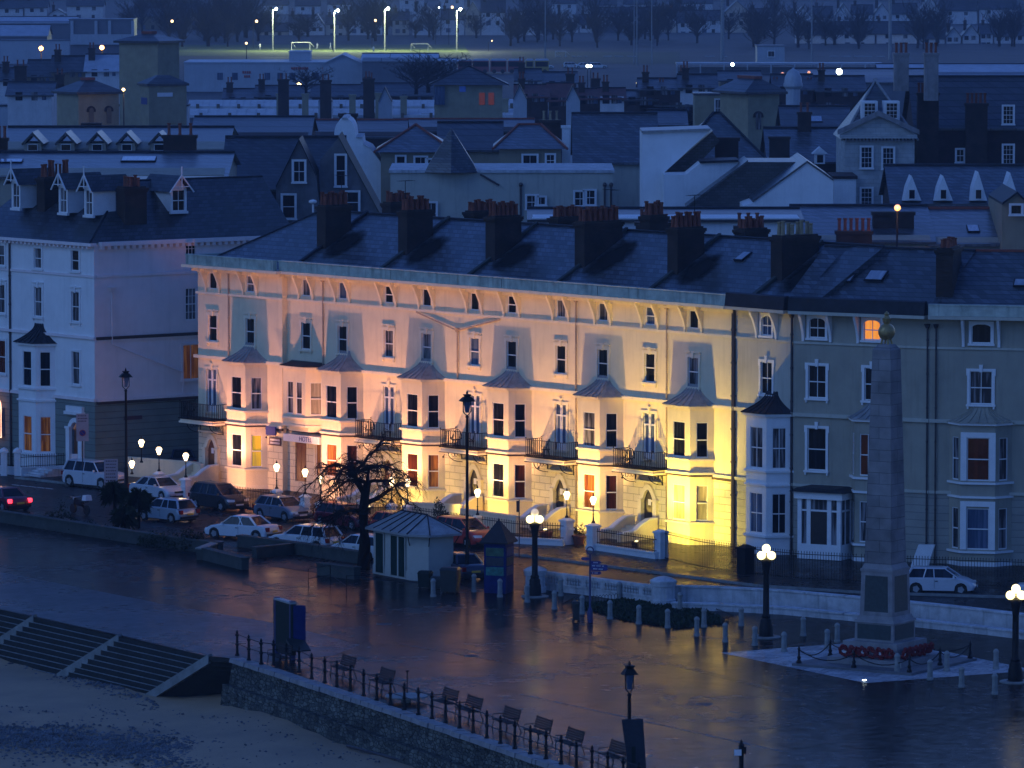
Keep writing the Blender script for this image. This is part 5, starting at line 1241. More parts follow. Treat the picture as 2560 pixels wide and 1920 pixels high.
# small lit lanterns on the gate piers
PIERC = [0]
def gate_pier(x, y, h, label, lamp=True, w=.42, m='white_paint', gz=.12):
    p = G(x, y); p.z = gz; t = thing('gate_pier', p, HA, label, 'gate pier')
    b = MB(); b.box(-w / 2, w / 2, -w / 2, w / 2, -.1, h - .18); b.box(-w / 2 - .04, w / 2 + .04, -w / 2 - .04, w / 2 + .04, 0, .25); b.box(-w / 2 - .05, w / 2 + .05, -w / 2 - .05, w / 2 + .05, h * .55, h * .55 + .1); b.build('shaft', M[m], t)
    b = MB(); b.box(-w / 2 - .07, w / 2 + .07, -w / 2 - .07, w / 2 + .07, h - .178, h - .08); b.frus((-w / 2 - .03, w / 2 + .03, -w / 2 - .03, w / 2 + .03), (-.1, .1, -.1, .1), h - .08, h + .04); b.build('cap', M[m], t)
    if lamp: garden_lamp(p + Vector((0, 0, h + .04)), 1.55, label.replace('pier', 'lantern on its pier') if 0 else None, label)
    return t
def garden_lamp(p, h, _, plabel):
    k = PIERC[0]; PIERC[0] += 1
    t = thing('garden_lamp', p, HA, 'lit ornamental lantern on the ' + plabel, 'garden lamp', 'lit lanterns along the hotel garden front')
    b = MB(); b.lathe([(.12, 0), (.1, .08), (.05, .15), (.035, h * .3), (.055, h * .33), (.03, h * .36), (.03, h - .55), (.07, h - .5)], 8); b.build('column', M['black_iron'], t)
    g = MB(); g.lathe([(.08, h - .5), (.19, h - .2), (.20, h - .16), (.12, h - .04), (.05, h)], 8); g.build('lantern_glass', M['bulb'], t)
    c = MB(); c.lathe([(.08, h - .02), (.05, h + .06), (.012, h + .2)], 6); c.build('finial', M['black_iron'], t)
    point(Vector(p) + Vector((0, 0, h - .28)) + Vector((-.3, -.32, .0)), (1, .62, .3), 3, .12); return t
gate_pier(398, 1238, 1.35, 'white pier behind the silver saloon roof')
gate_pier(465, 1252, 1.3, 'white pier between the silver saloon and the black car')
gate_pier(692, 1286, 1.4, 'white pier left of the hotel entrance path')
gate_pier(763, 1300, 1.4, 'white pier right of the hotel entrance path')
gate_pier(802, 1312, 1.25, 'slim white pier just left of the bare tree')
gate_pier(979, 1318, 1.3, 'white pier behind the bare tree trunk')
gate_pier(1019, 1322, 1.3, 'white pier over the bright red car')
gate_pier(1194, 1350, 1.3, 'stone pier above the parked red car', m='cream_trim')
gate_pier(1417, 1366, 1.5, 'white pier left of the open gateway', w=.55)
gate_pier(1483, 1380, 1.5, 'white pier right of the open gateway', w=.55)
gate_pier(1652, 1401, 1.6, 'plain square white pier at the corner of the railings', lamp=False, w=.55)
for x, y, hh, lb_ in ((354, 1215, 1.5, 'garden wall end left of the silver saloon'), (330, 1205, .5, 'low ledge beside the tall black lantern post')):
    p = G(x, y); p.z = hh; garden_lamp(p, 1.5 if hh > 1 else .9, None, lb_)
t = thing('gate_pier', G(1864, 1440), HA, 'black square gate pier at the end of the hotel railings', 'gate pier')
b = MB(); b.box(-.35, .35, -.35, .35, 0, 1.5); b.build('shaft', M['black_iron'], t); b = MB(); b.box(-.42, .42, -.42, .42, 1.5, 1.6); b.frus((-.38, .38, -.38, .38), (-.1, .1, -.1, .1), 1.6, 1.75); b.build('cap', M['black_iron'], t)
# railings on dwarf walls
def railing(pts, label, h=1.15, dwarf=.3, m='white_paint', step=.16, bars='black_iron', gz=.12):
    g = [G(*p) for p in pts]; o_ = g[0]; t_ = thing('iron_railing', Vector((o_.x, o_.y, gz)), 0, label, 'railing'); w_ = MB(); r_ = MB(); nb = 0
    for p, q_ in zip(g[:-1], g[1:]):
        d_ = q_ - p; L_ = d_.length; T_ = Matrix.Translation((p.x - o_.x, p.y - o_.y, 0)) @ Matrix.Rotation(math.atan2(d_.y, d_.x), 4, 'Z')
        if dwarf: w_.T = T_; w_.box(0, L_, -.1, .12, -.1, dwarf); w_.box(0, L_, -.16, .18, dwarf, dwarf + .08)
        r_.T = T_; z0 = dwarf + (.082 if dwarf else 0)
        r_.box(0, L_, -.012, .012, z0 + .06, z0 + .1); r_.box(0, L_, -.012, .012, h - .12, h - .08)
        for k in range(int(L_ / step)): x = (k + .5) * step; r_.box(x - .011, x + .011, -.011, .011, z0, h); r_.frus((x - .022, x + .022, -.022, .022), (x - .002, x + .002, -.002, .002), h, h + .09)
    w_.T = r_.T = I4
    if dwarf: w_.build('dwarf_wall', M[m], t_)
    o = r_.build('bars', M[bars], t_); return t_
railing([(490, 1262), (560, 1272), (684, 1288)], 'dark railing with arched hoops behind the black car', 1.3, .0)
railing([(810, 1314), (972, 1320)], 'iron railing behind the bare tree', 1.2)
railing([(1030, 1324), (1186, 1348)], 'iron railing behind the red cars', 1.2)
railing([(1204, 1352), (1290, 1364), (1409, 1370)], 'iron railing on white kerb beside the globe lamp', 1.25)
railing([(1492, 1381), (1560, 1391), (1641, 1403)], 'iron railing on white kerb right of the gateway', 1.2)
railing([(1662, 1403), (1750, 1424), (1855, 1441)], 'tall black railing in front of the brightest yellow bay', 1.55, 0)
railing([(1875, 1441), (2000, 1454), (2150, 1462), (2560, 1476), (2800, 1484)], 'long black railing in front of the grey houses', 1.5, 0)
railing([(-160, 1172), (38, 1188)], 'iron railing left of the domed white posts', 1.2, .35, 'stucco_white')
railing([(52, 1190), (185, 1184)], 'iron railing with pale kerb in front of the corner building', 1.2, .35, 'stucco_white')
for x, lb_ in ((10, 'white domed gatepost at the left edge of the view'), (44, 'white domed gatepost beside the corner building railing')):
    t = thing('gate_post', G(x, 1189), 0, lb_, 'gatepost'); b = MB(); b.box(-.2, .2, -.2, .2, 0, 1.5); b.build('shaft', M['stucco_white'], t)
    b = MB(); b.box(-.28, .28, -.28, .28, 1.5, 1.58); b.lathe([(.3, 1.58), (.26, 1.7), (.12, 1.8), (.02, 1.84)], 12); b.build('cap', M['white_paint'], t)
# low forecourt walls and gardens in front of the hotel
def gardenwall(pts, h, label, m='cream', th=.25, gz=.1):
    g = [G(*p) for p in pts]; o_ = g[0]; t_ = thing('garden_wall', Vector((o_.x, o_.y, gz)), 0, label, 'wall'); a_ = MB(); c_ = MB()
    for p, q_ in zip(g[:-1], g[1:]):
        d_ = q_ - p; T_ = Matrix.Translation((p.x - o_.x, p.y - o_.y, 0)) @ Matrix.Rotation(math.atan2(d_.y, d_.x), 4, 'Z'); a_.T = c_.T = T_
        a_.box(0, d_.length, 0, th, -.1, h); c_.box(-.04, d_.length + .04, -.05, th + .05, h + .002, h + .08)
    a_.T = c_.T = I4; a_.build('wall_body', M[m], t_); c_.build('coping', M['cream_trim'], t_)
gardenwall([(318, 1195), (480, 1208), (500, 1215)], 1.2, 'cream garden wall lit by the three lanterns')
gardenwall([(1020, 1300), (1150, 1306)], .9, 'low cream wall glowing yellow behind the bare tree')
gardenwall([(1150, 1318), (1290, 1338)], .95, 'cream wall glowing yellow above the red car')

# ---------------------------------------------------------------- bollards
bm2 = MB(); bm2.lathe([(.17, 0), (.17, .1), (.14, .14), (.125, .78), (.15, .8), (.15, .88), (.08, .97), (.01, 1.0)], 10); bme = bm2.mesh('bollard', M['bollard_mat'])
BL = [(1083, 1492, 'nearest the kiosk bins'), (1185, 1480, 'behind the dark car bumper'), (1250, 1493, 'in front of the blue booth'), (1318, 1506, 'just left of the left globe lamp foot'),
      (1386, 1523, 'first right of the left globe lamp'), (1402, 1490, 'against the balustrade, left end'), (1455, 1535, 'beside the blue fingerpost foot'), (1525, 1548, 'at the front left of the flower bed'),
      (1548, 1500, 'behind the flower bed, before the balustrade'), (1597, 1560, 'in front of the middle of the flower bed'), (1624, 1505, 'just left of the domed middle pier'), (1669, 1570, 'at the front right of the flower bed'),
      (1700, 1528, 'behind the right half of the flower bed'), (1742, 1590, 'right of the flower bed, near the pair'), (1760, 1568, 'at the right tip of the flower bed'), (1813, 1605, 'near the warm reflection left of the paving tip'),
      (1853, 1565, 'in front of the curved wall, left of the lamp'), (1887, 1614, 'immediately left of the middle globe lamp'), (1960, 1629, 'on the left corner of the white paving'), (2008, 1590, 'in the dark gap between lamp and obelisk'),
      (2068, 1622, 'at the back left edge of the white paving'), (2093, 1606, 'tallest-looking one behind the chains'), (2243, 1684, 'in front of the wreaths'), (2325, 1700, 'straddling the front right edge of the white paving'),
      (2367, 1678, 'second from the wreaths to the right'), (2404, 1718, 'on dark ground before the white paving'), (2490, 1673, 'on the right part of the white paving'), (2487, 1736, 'nearest the right globe lamp foot')]
for x, y, s_ in BL:
    o = bpy.data.objects.new('bollard', bme); o.location = G(x, y); link(o); tag(o, 'grey stone bollard ' + s_, 'bollard', 'grey bollards on the promenade')

# ---------------------------------------------------------------- war memorial
sheet('memorial_paving', [G(1800, 1632), G(2165, 1708), G(2590, 1676), G(2224, 1600)], M['memorial_paving'], .006)
cx = G(2214, 1662) + Vector((0, .6, 0)); me_ang = math.radians(-33)
me_ = thing('obelisk', cx, me_ang, 'tall tapering granite war memorial obelisk topped by a gilded ball', 'obelisk')
def sqf(mb, r0, r1, z0, z1): mb.frus((-r0, r0, -r0, r0), (-r1, r1, -r1, r1), z0, z1)
b = MB(); sqf(b, 3.3, 3.3, -.02, .12); b.build('lower_step', M['granite_dark'], me_)
b = MB(); sqf(b, 2.05, 2.05, .12, .42); b.build('step', M['granite'], me_)
b = MB(); sqf(b, 1.5, 1.5, .42, 1.18); b.build('plinth', M['granite'], me_)
b = MB(); sqf(b, 1.08, 1.06, 1.18, 2.08); sqf(b, 1.13, 1.08, 2.08, 2.2); sqf(b, 1.02, .94, 2.2, 2.4); sqf(b, .9, .85, 2.4, 4.55); sqf(b, .89, .89, 4.55, 4.68); sqf(b, .84, .76, 4.68, 4.9); b.build('pedestal', M['granite'], me_)
b = MB(); sqf(b, .745, .50, 4.9, 15.3); b.frus((-.5, .5, -.5, .5), (-.3, .3, -.3, .3), 15.3, 15.55); b.build('shaft', M['obelisk_stone'], me_)
b = MB()
for k in range(4):
    b.T = Matrix.Rotation(k * math.pi / 2, 4, 'Z'); b.add([(-.66, -.897, 2.6), (.66, -.897, 2.6), (.62, -.862, 4.35), (-.62, -.862, 4.35)], [(0, 1, 2, 3)]); b.box(-.92, .92, -1.09, -1.07, 1.28, 2.0)
b.T = I4; b.build('bronze_panel', M['bronze'], me_)
b = MB()
for q_ in ((-.2, -.2), (.2, -.2), (.2, .2), (-.2, .2)): b.tube([(q_[0], q_[1], 15.5), (q_[0] * .7, q_[1] * .7, 15.85)], .05, 5)
b.ball((0, 0, 16.15), .42, 14, 10); b.lathe([(.12, 16.5), (.18, 16.62), (.22, 16.8), (.10, 16.95), (.13, 17.02), (.02, 17.15)], 8); b.build('gilded_ball', M['gilt'], me_, smooth=True)
# chain posts and chains
ch = thing('chain_fence', cx, me_ang, 'black posts with hanging chains around the obelisk steps', 'chain fence')
cp_ = MB(); cp_.lathe([(.13, .12), (.13, .2), (.07, .3), (.10, .4), (.05, .5), (.05, .78), (.08, .82), (.04, .9), (.01, 1.0)], 8); cpm = cp_.mesh('post', M['black_iron'])
CP = [(-3.05, -3.05), (0.0, -3.05), (3.05, -3.05), (3.05, 0), (3.05, 3.05), (0, 3.05), (-3.05, 3.05), (-3.05, 0)]
for p in CP: inst(cpm, 'post', ch, Matrix.Translation((p[0], p[1], 0)))
for p, q_ in zip(CP, CP[1:] + CP[:1]):
    if p == (0.0, -3.05) or p == (3.05, 0): pass
    c = MB(); c.tube([(p[0] + (q_[0] - p[0]) * t, p[1] + (q_[1] - p[1]) * t, .78 - .42 * (1 - (2 * t - 1) ** 2)) for t in [i / 8 for i in range(9)]], .028, 5); c.build('chain', M['black_iron'], ch)
# poppy wreaths leaning on the plinth
def wreath_mesh(seed):
    R = random.Random(seed); w_ = MB()
    for k in range(30):
        a = k * 2 * math.pi / 30; rr = .22 + R.uniform(-.09, .06)
        for _ in range(3): w_.ball((rr * math.cos(a) + R.uniform(-.03, .03), R.uniform(-.05, .02), .3 + rr * math.sin(a)), R.uniform(.05, .08), 5, 4)
    return w_.mesh('wreath_ring', M['red_poppy'])
wms = [wreath_mesh(i) for i in range(3)]; wc = MB(Matrix.Rotation(math.pi / 2, 4, 'X')); wc.lathe([(.12, -.31 + .3), (.12, .012)], 8, (0, .3, 0)); wcm = wc.mesh('card', M['sign_white'])
k = 0; sides = {0: 'front left', 1: 'front right'}
words = ['leftmost', 'second', 'third', 'fourth', 'fifth', 'rightmost']
for sd, n_ in ((0, 6), (1, 6)):
    for j in range(n_):
        T_ = Matrix.Rotation(me_ang + sd * math.pi / 2, 4, 'Z') @ Matrix.Translation((-1.25 + j * .5, -1.72, .43)) @ Matrix.Rotation(.25, 4, 'X')
        t = thing('poppy_wreath', cx + T_.to_translation(), 0, f'{words[j]} red poppy wreath on the {"left" if sd == 0 else "right"} face of the obelisk plinth', 'wreath', 'red poppy wreaths at the foot of the obelisk')
        t.rotation_euler = T_.to_euler(); inst(wms[k % 3], 'ring', t, I4)
        if k % 2 == 0: inst(wcm, 'card', t, I4)
        k += 1
t = thing('ground_light', G(2161, 1702, .006), 0, 'small bright light sunk in the near corner of the white paving', 'light')
b = MB(); b.lathe([(.13, 0), (.13, .03)], 12); b.build('rim', M['alloy'], t); b = MB(); b.lathe([(.1, .031), (.1, .045)], 12); b.build('lens', M['spot_white'], t)

# ---------------------------------------------------------------- kiosk, booth, bins, signs
ka = HA + math.radians(17); kc = G(1015, 1425)
kk = thing('shelter_kiosk', G(1024, 1450) + Vector((.07, 2.3, 0)), -1.0, 'pale octagon-ended kiosk with dark green doors and a hipped metal roof', 'kiosk')
fp = [(-2.25, -1.15), (1.35, -1.15), (2.05, -.15), (2.05, .95), (1.35, 1.8), (-1.6, 1.8), (-2.3, .9)]
fp = [(-1.9, -1.3), (1.9, -1.3), (2.9, -.7), (2.9, .9), (1.9, 1.5), (-1.9, 1.5), (-2.5, .9), (-2.5, -.7)]
b = MB(); b.prism([(a, c) for a, c in fp], (0, 2.6), 'z'); b.prism([(a * 1.02, c * 1.03) for a, c in fp], (-.02, .5), 'z'); b.build('wall', M['kiosk_wall'], kk)
ev = [(a * 1.16, c * 1.28) for a, c in fp]; r = MB()
tp = [(-1.3, .1, 3.45), (1.5, .1, 3.45)]
n = len(ev); vs = [(a, c, 2.56) for a, c in ev] + tp
L_, R_ = n, n + 1
r.add(vs, [(0, 1, R_, L_), (1, 2, R_), (2, 3, R_), (3, 4, R_), (4, 5, L_, R_), (5, 6, L_), (6, 7, L_), (7, 0, L_), tuple(range(n - 1, -1, -1))]); r.add([(a, c, 2.44) for a, c in ev] + [(a, c, 2.562) for a, c in ev], [(i, (i + 1) % n, n + (i + 1) % n, n + i) for i in range(n)])
rf = r.build('roof', M['lead'], kk); r = MB()
for k in range(n): r.tube([(ev[k][0], ev[k][1], 2.58), (tp[0] if k in (0, 5, 6, 7) else tp[1])], .045, 4)
for t_ in (.2, .4, .6, .8): 
    x = ev[0][0] + (ev[1][0] - ev[0][0]) * t_; r.tube([(x, ev[0][1], 2.58), (-1.3 + 2.8 * t_, .1, 3.47)], .04, 4)
r.tube([(-1.3, .1, 3.48), (1.5, .1, 3.48)], .05, 4); r.build('roof_roll', M['lead_dark'], rf)
for x0, x1 in ((-1.55, -.75), (.05, .72), (.86, 1.5)):
    b = MB(); b.box(x0, x1, -1.375, -1.345, .12, 2.3); b.build('door', M['kiosk_door'], kk)
    b = MB(); b.box(x0 - .07, x0, -1.39, -1.34, .1, 2.37); b.box(x1, x1 + .07, -1.39, -1.34, .1, 2.37); b.box(x0, x1, -1.39, -1.34, 2.3, 2.37); b.build('door_frame', M['kiosk_wall'], kk)
for p, q_ in ((fp[1], 0), (fp[2], 0), (fp[3], 0)):
    b = MB(); b.tube([(p[0] * 1.01, p[1] * 1.01, 1.9), (p[0] * 1.12, p[1] * 1.2, 2.45)], .03, 4); b.build('eaves_bracket', M['black_iron'], kk)
bo = thing('information_booth', G(1247, 1484) + Vector((0, .7, 0)), -.35, 'blue telephone-style information booth with pyramid roof and picture posters', 'booth')
b = MB(); b.box(-.62, .62, -.62, .62, 0, 2.75); b.build('body', M['booth_blue'], bo)
b = MB(); b.frus((-.8, .8, -.8, .8), (-.03, .03, -.03, .03), 2.76, 3.9); b.box(-.8, .8, -.8, .8, 2.68, 2.758); b.lathe([(.04, 3.88), (.01, 4.02)], 5); b.build('roof', M['lead_dark'], bo)
def poster(face, x0, x1, z0, z1, m):
    b = MB(Matrix.Rotation(face, 4, 'Z')); b.box(x0, x1, -.645, -.622, z0, z1); b.build('poster', m, bo)
for face, cols in ((0, [(.03, .10, .06), (.02, .03, .05), (.02, .18, .16)]), (math.pi / 2, [(.03, .04, .14), (.05, .05, .03), (.04, .05, .12)]), (-math.pi / 2, [(.03, .10, .05), (.03, .03, .03), (.03, .2, .18)])):
    for k, c_ in enumerate(cols):
        m = mat('poster_mat', c_, .5, .6, 3, col2=tuple(v * .3 for v in c_)); poster(face, -.5, .5, 2.0 - k * .52, 2.45 - k * .52, m)
b = MB(Matrix.Rotation(-math.pi / 2, 4, 'Z')); b.box(-.25, .25, -.66, -.646, 2.48, 2.62); b.build('sign_panel', M['sign_white'], bo)
def wbin(loc, rz, s, m, label, nm='litter_bin'):
    t = thing(nm, loc, rz, label, 'bin'); b = MB(); b.frus((-.5 * s[0], .5 * s[0], -.5 * s[1], .5 * s[1]), (-.55 * s[0], .55 * s[0], -.55 * s[1], .55 * s[1]), .08, s[2]); b.build('bin_body', M[m], t)
    b = MB(); b.frus((-.6 * s[0], .6 * s[0], -.6 * s[1], .6 * s[1]), (-.5 * s[0], .5 * s[0], -.35 * s[1], .35 * s[1]), s[2], s[2] + .14); b.build('lid', M[m], t)
    b = MB()
    for q_ in (-.4, .4): b.lathe([(.07, 0), (.07, .1)], 8, (q_ * s[0], -.3 * s[1], 0))
    b.build('wheel', M['rubber'], t); return t
wbin(G(1063, 1470), -.3, (.6, .6, .8), 'bin_green', 'green wheeled bin leaning against the kiosk', 'wheeled_bin')
wbin(G(1092, 1475) + Vector((.1, .5, 0)), -.2, (.8, .6, .55), 'bin_mat', 'squat dark bin between the green bin and the big one', 'wheeled_bin')
wbin(G(1126, 1482), -.25, (.85, .8, 1.25), 'bin_mat', 'big black bin beside the dark parked car', 'wheeled_bin')
wbin(G(1440, 1553), 0, (.35, .35, .9), 'bin_mat', 'slim black litter bin left of the blue fingerpost')
t = thing('notice_post', G(1108, 1478), 0, 'short white marker post beside the bins', 'post'); b = MB(); b.box(-.14, .14, -.05, .05, 0, .8); b.build('panel', M['sign_white'], t)
fg = thing('fingerpost', G(1475, 1556), 0, 'dark blue fingerpost with direction signs and ring finial', 'signpost')
b = MB(); b.lathe([(.16, 0), (.16, .5), (.1, .7), (.06, .8), (.05, 3.55)], 10); b.tube([(.17 * math.cos(a), 0, 3.72 + .19 * math.sin(a)) for a in [i * math.pi / 8 for i in range(17)]], .035, 5); b.build('post', M['blue_iron'], fg, smooth=True)
for k, (a0, L_, z) in enumerate(((-.1, .5, 3.1), (-.1, .5, 2.92), (-.1, .5, 2.74), (-.1, .5, 2.56), (-.35, .9, 2.94), (-.35, .9, 2.78), (math.pi - .3, .42, 3.28))):
    b = MB(Matrix.Rotation(a0, 4, 'Z')); b.prism([(.05, z - .075), (L_, z - .075), (L_ + .09, z), (L_, z + .075), (.05, z + .075)], (-.02, .02)); f_ = b.build('finger_sign', M['sign_blue'], fg)
    q_ = MB(Matrix.Rotation(a0, 4, 'Z')); [q_.box(.12 + j * .06, .155 + j * .06, -.028, -.022, z - .025, z + .03) for j in range(int((L_ - .15) / .065)) if (j * 7 + k) % 5]; q_.build('lettering', M['sign_white'], f_)
def sign_board(x, y, w, h, z0, m, label, ring=False, rz=0.1, mp='pipe_dark', n=5):
    t = thing('parking_sign', G(x, y), rz, label, 'sign'); b = MB(); b.lathe([(.04, 0), (.04, z0 + .3)], 8); b.build('post', M[mp], t)
    b = MB(); b.box(-w / 2, w / 2, -.07, -.042, z0, z0 + h); s_ = b.build('sign_panel', M[m], t)
    q_ = MB()
    for k in range(n):
        zz = z0 + h - .16 - k * (.17 if ring else h / (n + .5)); j = -w / 2 + .1
        while j < w / 2 - .14:
            ww = RND.uniform(.05, .13); q_.box(j, j + ww, -.076, -.071, zz, zz + .06); j += ww + .035
    q_.build('lettering', M['sign_plum'], s_)
    if ring:
        r = MB(Matrix.Translation((0, 0, z0 + h * .3))); r.T = r.T @ Matrix.Rotation(math.pi / 2, 4, 'X'); r.lathe([(.17, .071), (.17, .078)], 16); r.build('symbol_disc', M['sign_blue'], s_)
        r = MB(Matrix.Translation((0, -.08, z0 + h * .3))); r.tube([(.19 * math.cos(a), 0, .19 * math.sin(a)) for a in [i * math.pi / 8 for i in range(17)]], .025, 4); r.tube([(-.13, 0, .13), (.13, 0, -.13)], .022, 4); r.build('symbol_ring', M['paint_red'], s_)
sign_board(207, 1218, .78, 1.75, 2.95, 'sign_pink', 'pinkish no-waiting sign board standing by the corner building door', True, n=3)
sign_board(278, 1262, .85, 1.9, .95, 'sign_pink', 'tall pinkish notice board in front of the silver off-roader', n=9)
t = thing('small_sign', G(186, 1200), 0, 'small white sign on a thin post left of the no-waiting board', 'sign'); b = MB(); b.lathe([(.03, 0), (.03, 1.8)], 6); b.build('post', M['pipe_dark'], t); b = MB(); b.box(-.22, .22, -.05, -.03, 1.1, 1.7); b.build('sign_panel', M['sign_white'], t)
t = thing('sign_post', G(1298, 1394), 0, 'thin grey street sign post beside the left globe lamp', 'signpost'); b = MB(); b.lathe([(.035, 0), (.035, 3.3)], 6); b.build('post', M['pipe_dark'], t); b = MB(); b.box(-.16, .02, -.06, -.03, 2.6, 3.25); b.build('sign_panel', M['pipe_dark'], t)
t = thing('signpost', G(1853, 1990), 0, 'black finial post with a small white sign at the bottom edge', 'signpost'); b = MB(); b.lathe([(.1, 0), (.1, 2.05), (.14, 2.1), (.08, 2.2), (.02, 2.35)], 8); b.box(.08, .2, -.08, .08, 1.75, 2.05); b.build('post', M['black_iron'], t); b = MB(); b.box(-.3, .0, -.14, -.1, 1.7, 1.95); b.build('sign_panel', M['sign_white'], t)
ib = thing('information_board', G(712, 1644), HA - .28, 'tall dark information board with a blue end panel behind the railing', 'notice board')
b = MB(); b.box(-1.2, 1.2, -.12, .12, .25, 2.75); b.build('board', M['bin_green'], ib); b = MB(); b.box(-1.1, 1.1, -.16, .16, 2.75, 2.85); b.build('cap', M['lead'], ib)
for x in (-1.0, 1.0): b = MB(); b.box(x - .09, x + .09, -.13, .13, 0, 2.9); b.build('post', M['blue_iron'], ib)
b = MB(Matrix.Translation((1.15, 0, 0)) @ Matrix.Rotation(1.2, 4, 'Z')); b.box(0, .6, -.07, .07, .95, 2.7); b.build('side_panel', M['booth_blue'], ib)
b = MB(Matrix.Translation((1.2, 0, 0))); b.prism([(0, .95), (.95, .55), (1.0, .62), (0, 1.1)], (-.4, .5)); b.build('shelf', M['bin_mat'], ib)
t = thing('bin_post', G(1018, 1750), 0, 'thin black post standing among the benches', 'post'); b = MB(); b.lathe([(.05, 0), (.035, .1), (.03, 1.3), (.09, 1.32), (.09, 1.38)], 6); b.build('post', M['black_iron'], t)
t = thing('viewing_plaque', G(1016, 1752) + Vector((0, -.5, 0)), 0, 'low flat round plaque table on the promenade between benches', 'plaque'); b = MB(); b.lathe([(.7, .3), (1.0, .36), (1.0, .42), (.1, .46)], 16, (0, 0, -.1)); b.T = Matrix.Identity(4); b.lathe([(.25, 0), (.25, .3)], 8); b.build('table', M['concrete'], t)

# ---------------------------------------------------------------- benches (promenade, facing the sea)
pb = thing('promenade_bench', (0, 0, 0), 0, 'b', 'bench', 'slatted benches facing the beach along the railing')
b = MB()
for k in range(4): b.box(-.85, .85, -.32 + k * .13, -.22 + k * .13, .43, .465)
b.build('seat', M['wood'], pb)
b = MB(Matrix.Translation((0, .2, .52)) @ Matrix.Rotation(-.28, 4, 'X'))
for k in range(5): b.box(-.88, .88, -.015, .015, k * .105, k * .105 + .085)
b.build('backrest', M['wood'], pb)
for sx in (-.75, .75):
    b = MB(); b.tube([(sx, .38, .0), (sx, .22, .42), (sx, .36, 1.05)], .025, 5); b.build('leg', M['black_iron'], pb)
    b = MB(); b.tube([(sx, -.36, 0), (sx, -.3, .42), (sx, .2, .42)], .025, 5); b.build('leg', M['black_iron'], pb)
    b = MB(); b.tube([(sx * 1.12, .25, .66), (sx * 1.12, -.3, .66), (sx * 1.1, -.32, .42)], .02, 5); b.build('armrest', M['black_iron'], pb)
used = [False]
BN = [(700, 1663, 'behind the information board'), (858, 1693, 'first right of the information board'), (955, 1727, 'second right of the information board'), (1113, 1778, 'left one of the close pair'), (1172, 1798, 'right one of the close pair'),
      (1266, 1827, 'next after the close pair'), (1345, 1853, 'fourth from the bottom right end'), (1424, 1882, 'third from the right, near the bannered lamp'), (1532, 1914, 'last one beside the bannered lamp post')]
for x, y, s_ in BN: place(pb, used, G(x, y), HA - .28, 'dark slatted bench, ' + s_)
# ---------------------------------------------------------------- balcony chairs
bc = thing('balcony_chair', (0, 0, 0), 0, 'c', 'chair', 'dark cane chairs on the hotel balconies')
b = MB(); b.lathe([(.24, .42), (.25, .46)], 12); b.build('seat', M['black_iron'], bc)
for a in (.8, 2.3, 3.9, 5.5): b = MB(); b.tube([(.26 * math.cos(a), .26 * math.sin(a), 0), (.2 * math.cos(a), .2 * math.sin(a), .43)], .02, 4); b.build('leg', M['black_iron'], bc)
b = MB(); hoop = [(.3 * math.cos(a), .16 + .06 * math.sin(a), .46 + .58 * math.sin(a)) for a in [i * math.pi / 10 for i in range(11)]]; b.tube(hoop, .022, 4)
for q_ in (-.15, 0, .15): b.tube([(q_, .2, .46), (q_ * 1.1, .22, .46 + .58 * math.sqrt(max(0, 1 - (q_ / .3) ** 2)))], .012, 4)
b.tube([(-.3, .16, .46), (-.32, -.2, .66), (-.2, -.22, .45)], .018, 4); b.tube([(.3, .16, .46), (.32, -.2, .66), (.2, -.22, .45)], .018, 4); b.build('backrest', M['black_iron'], bc)
used = [False]
for u, v, s_, r_ in ((.3, .9, 'on the leftmost balcony', 1.2), (18.1, .8, 'left one on the balcony above the bare tree', .4), (19.9, .75, 'right one on the balcony above the bare tree', -.5), (26.6, .8, 'left one on the balcony beside the very tall lantern', .5), (28.0, .8, 'right one on the balcony beside the very tall lantern', -.6),
                (35.0, .8, 'on the balcony above the left gateway pier', -.4), (42.5, .8, 'left one on the rightmost balcony', .4), (44.2, .8, 'right one on the rightmost balcony', -.7)):
    place(bc, used, FA.w(u, v + (.4 if u < 9 else 0), 4.215), HA + r_, 'dark round-backed chair, ' + s_)

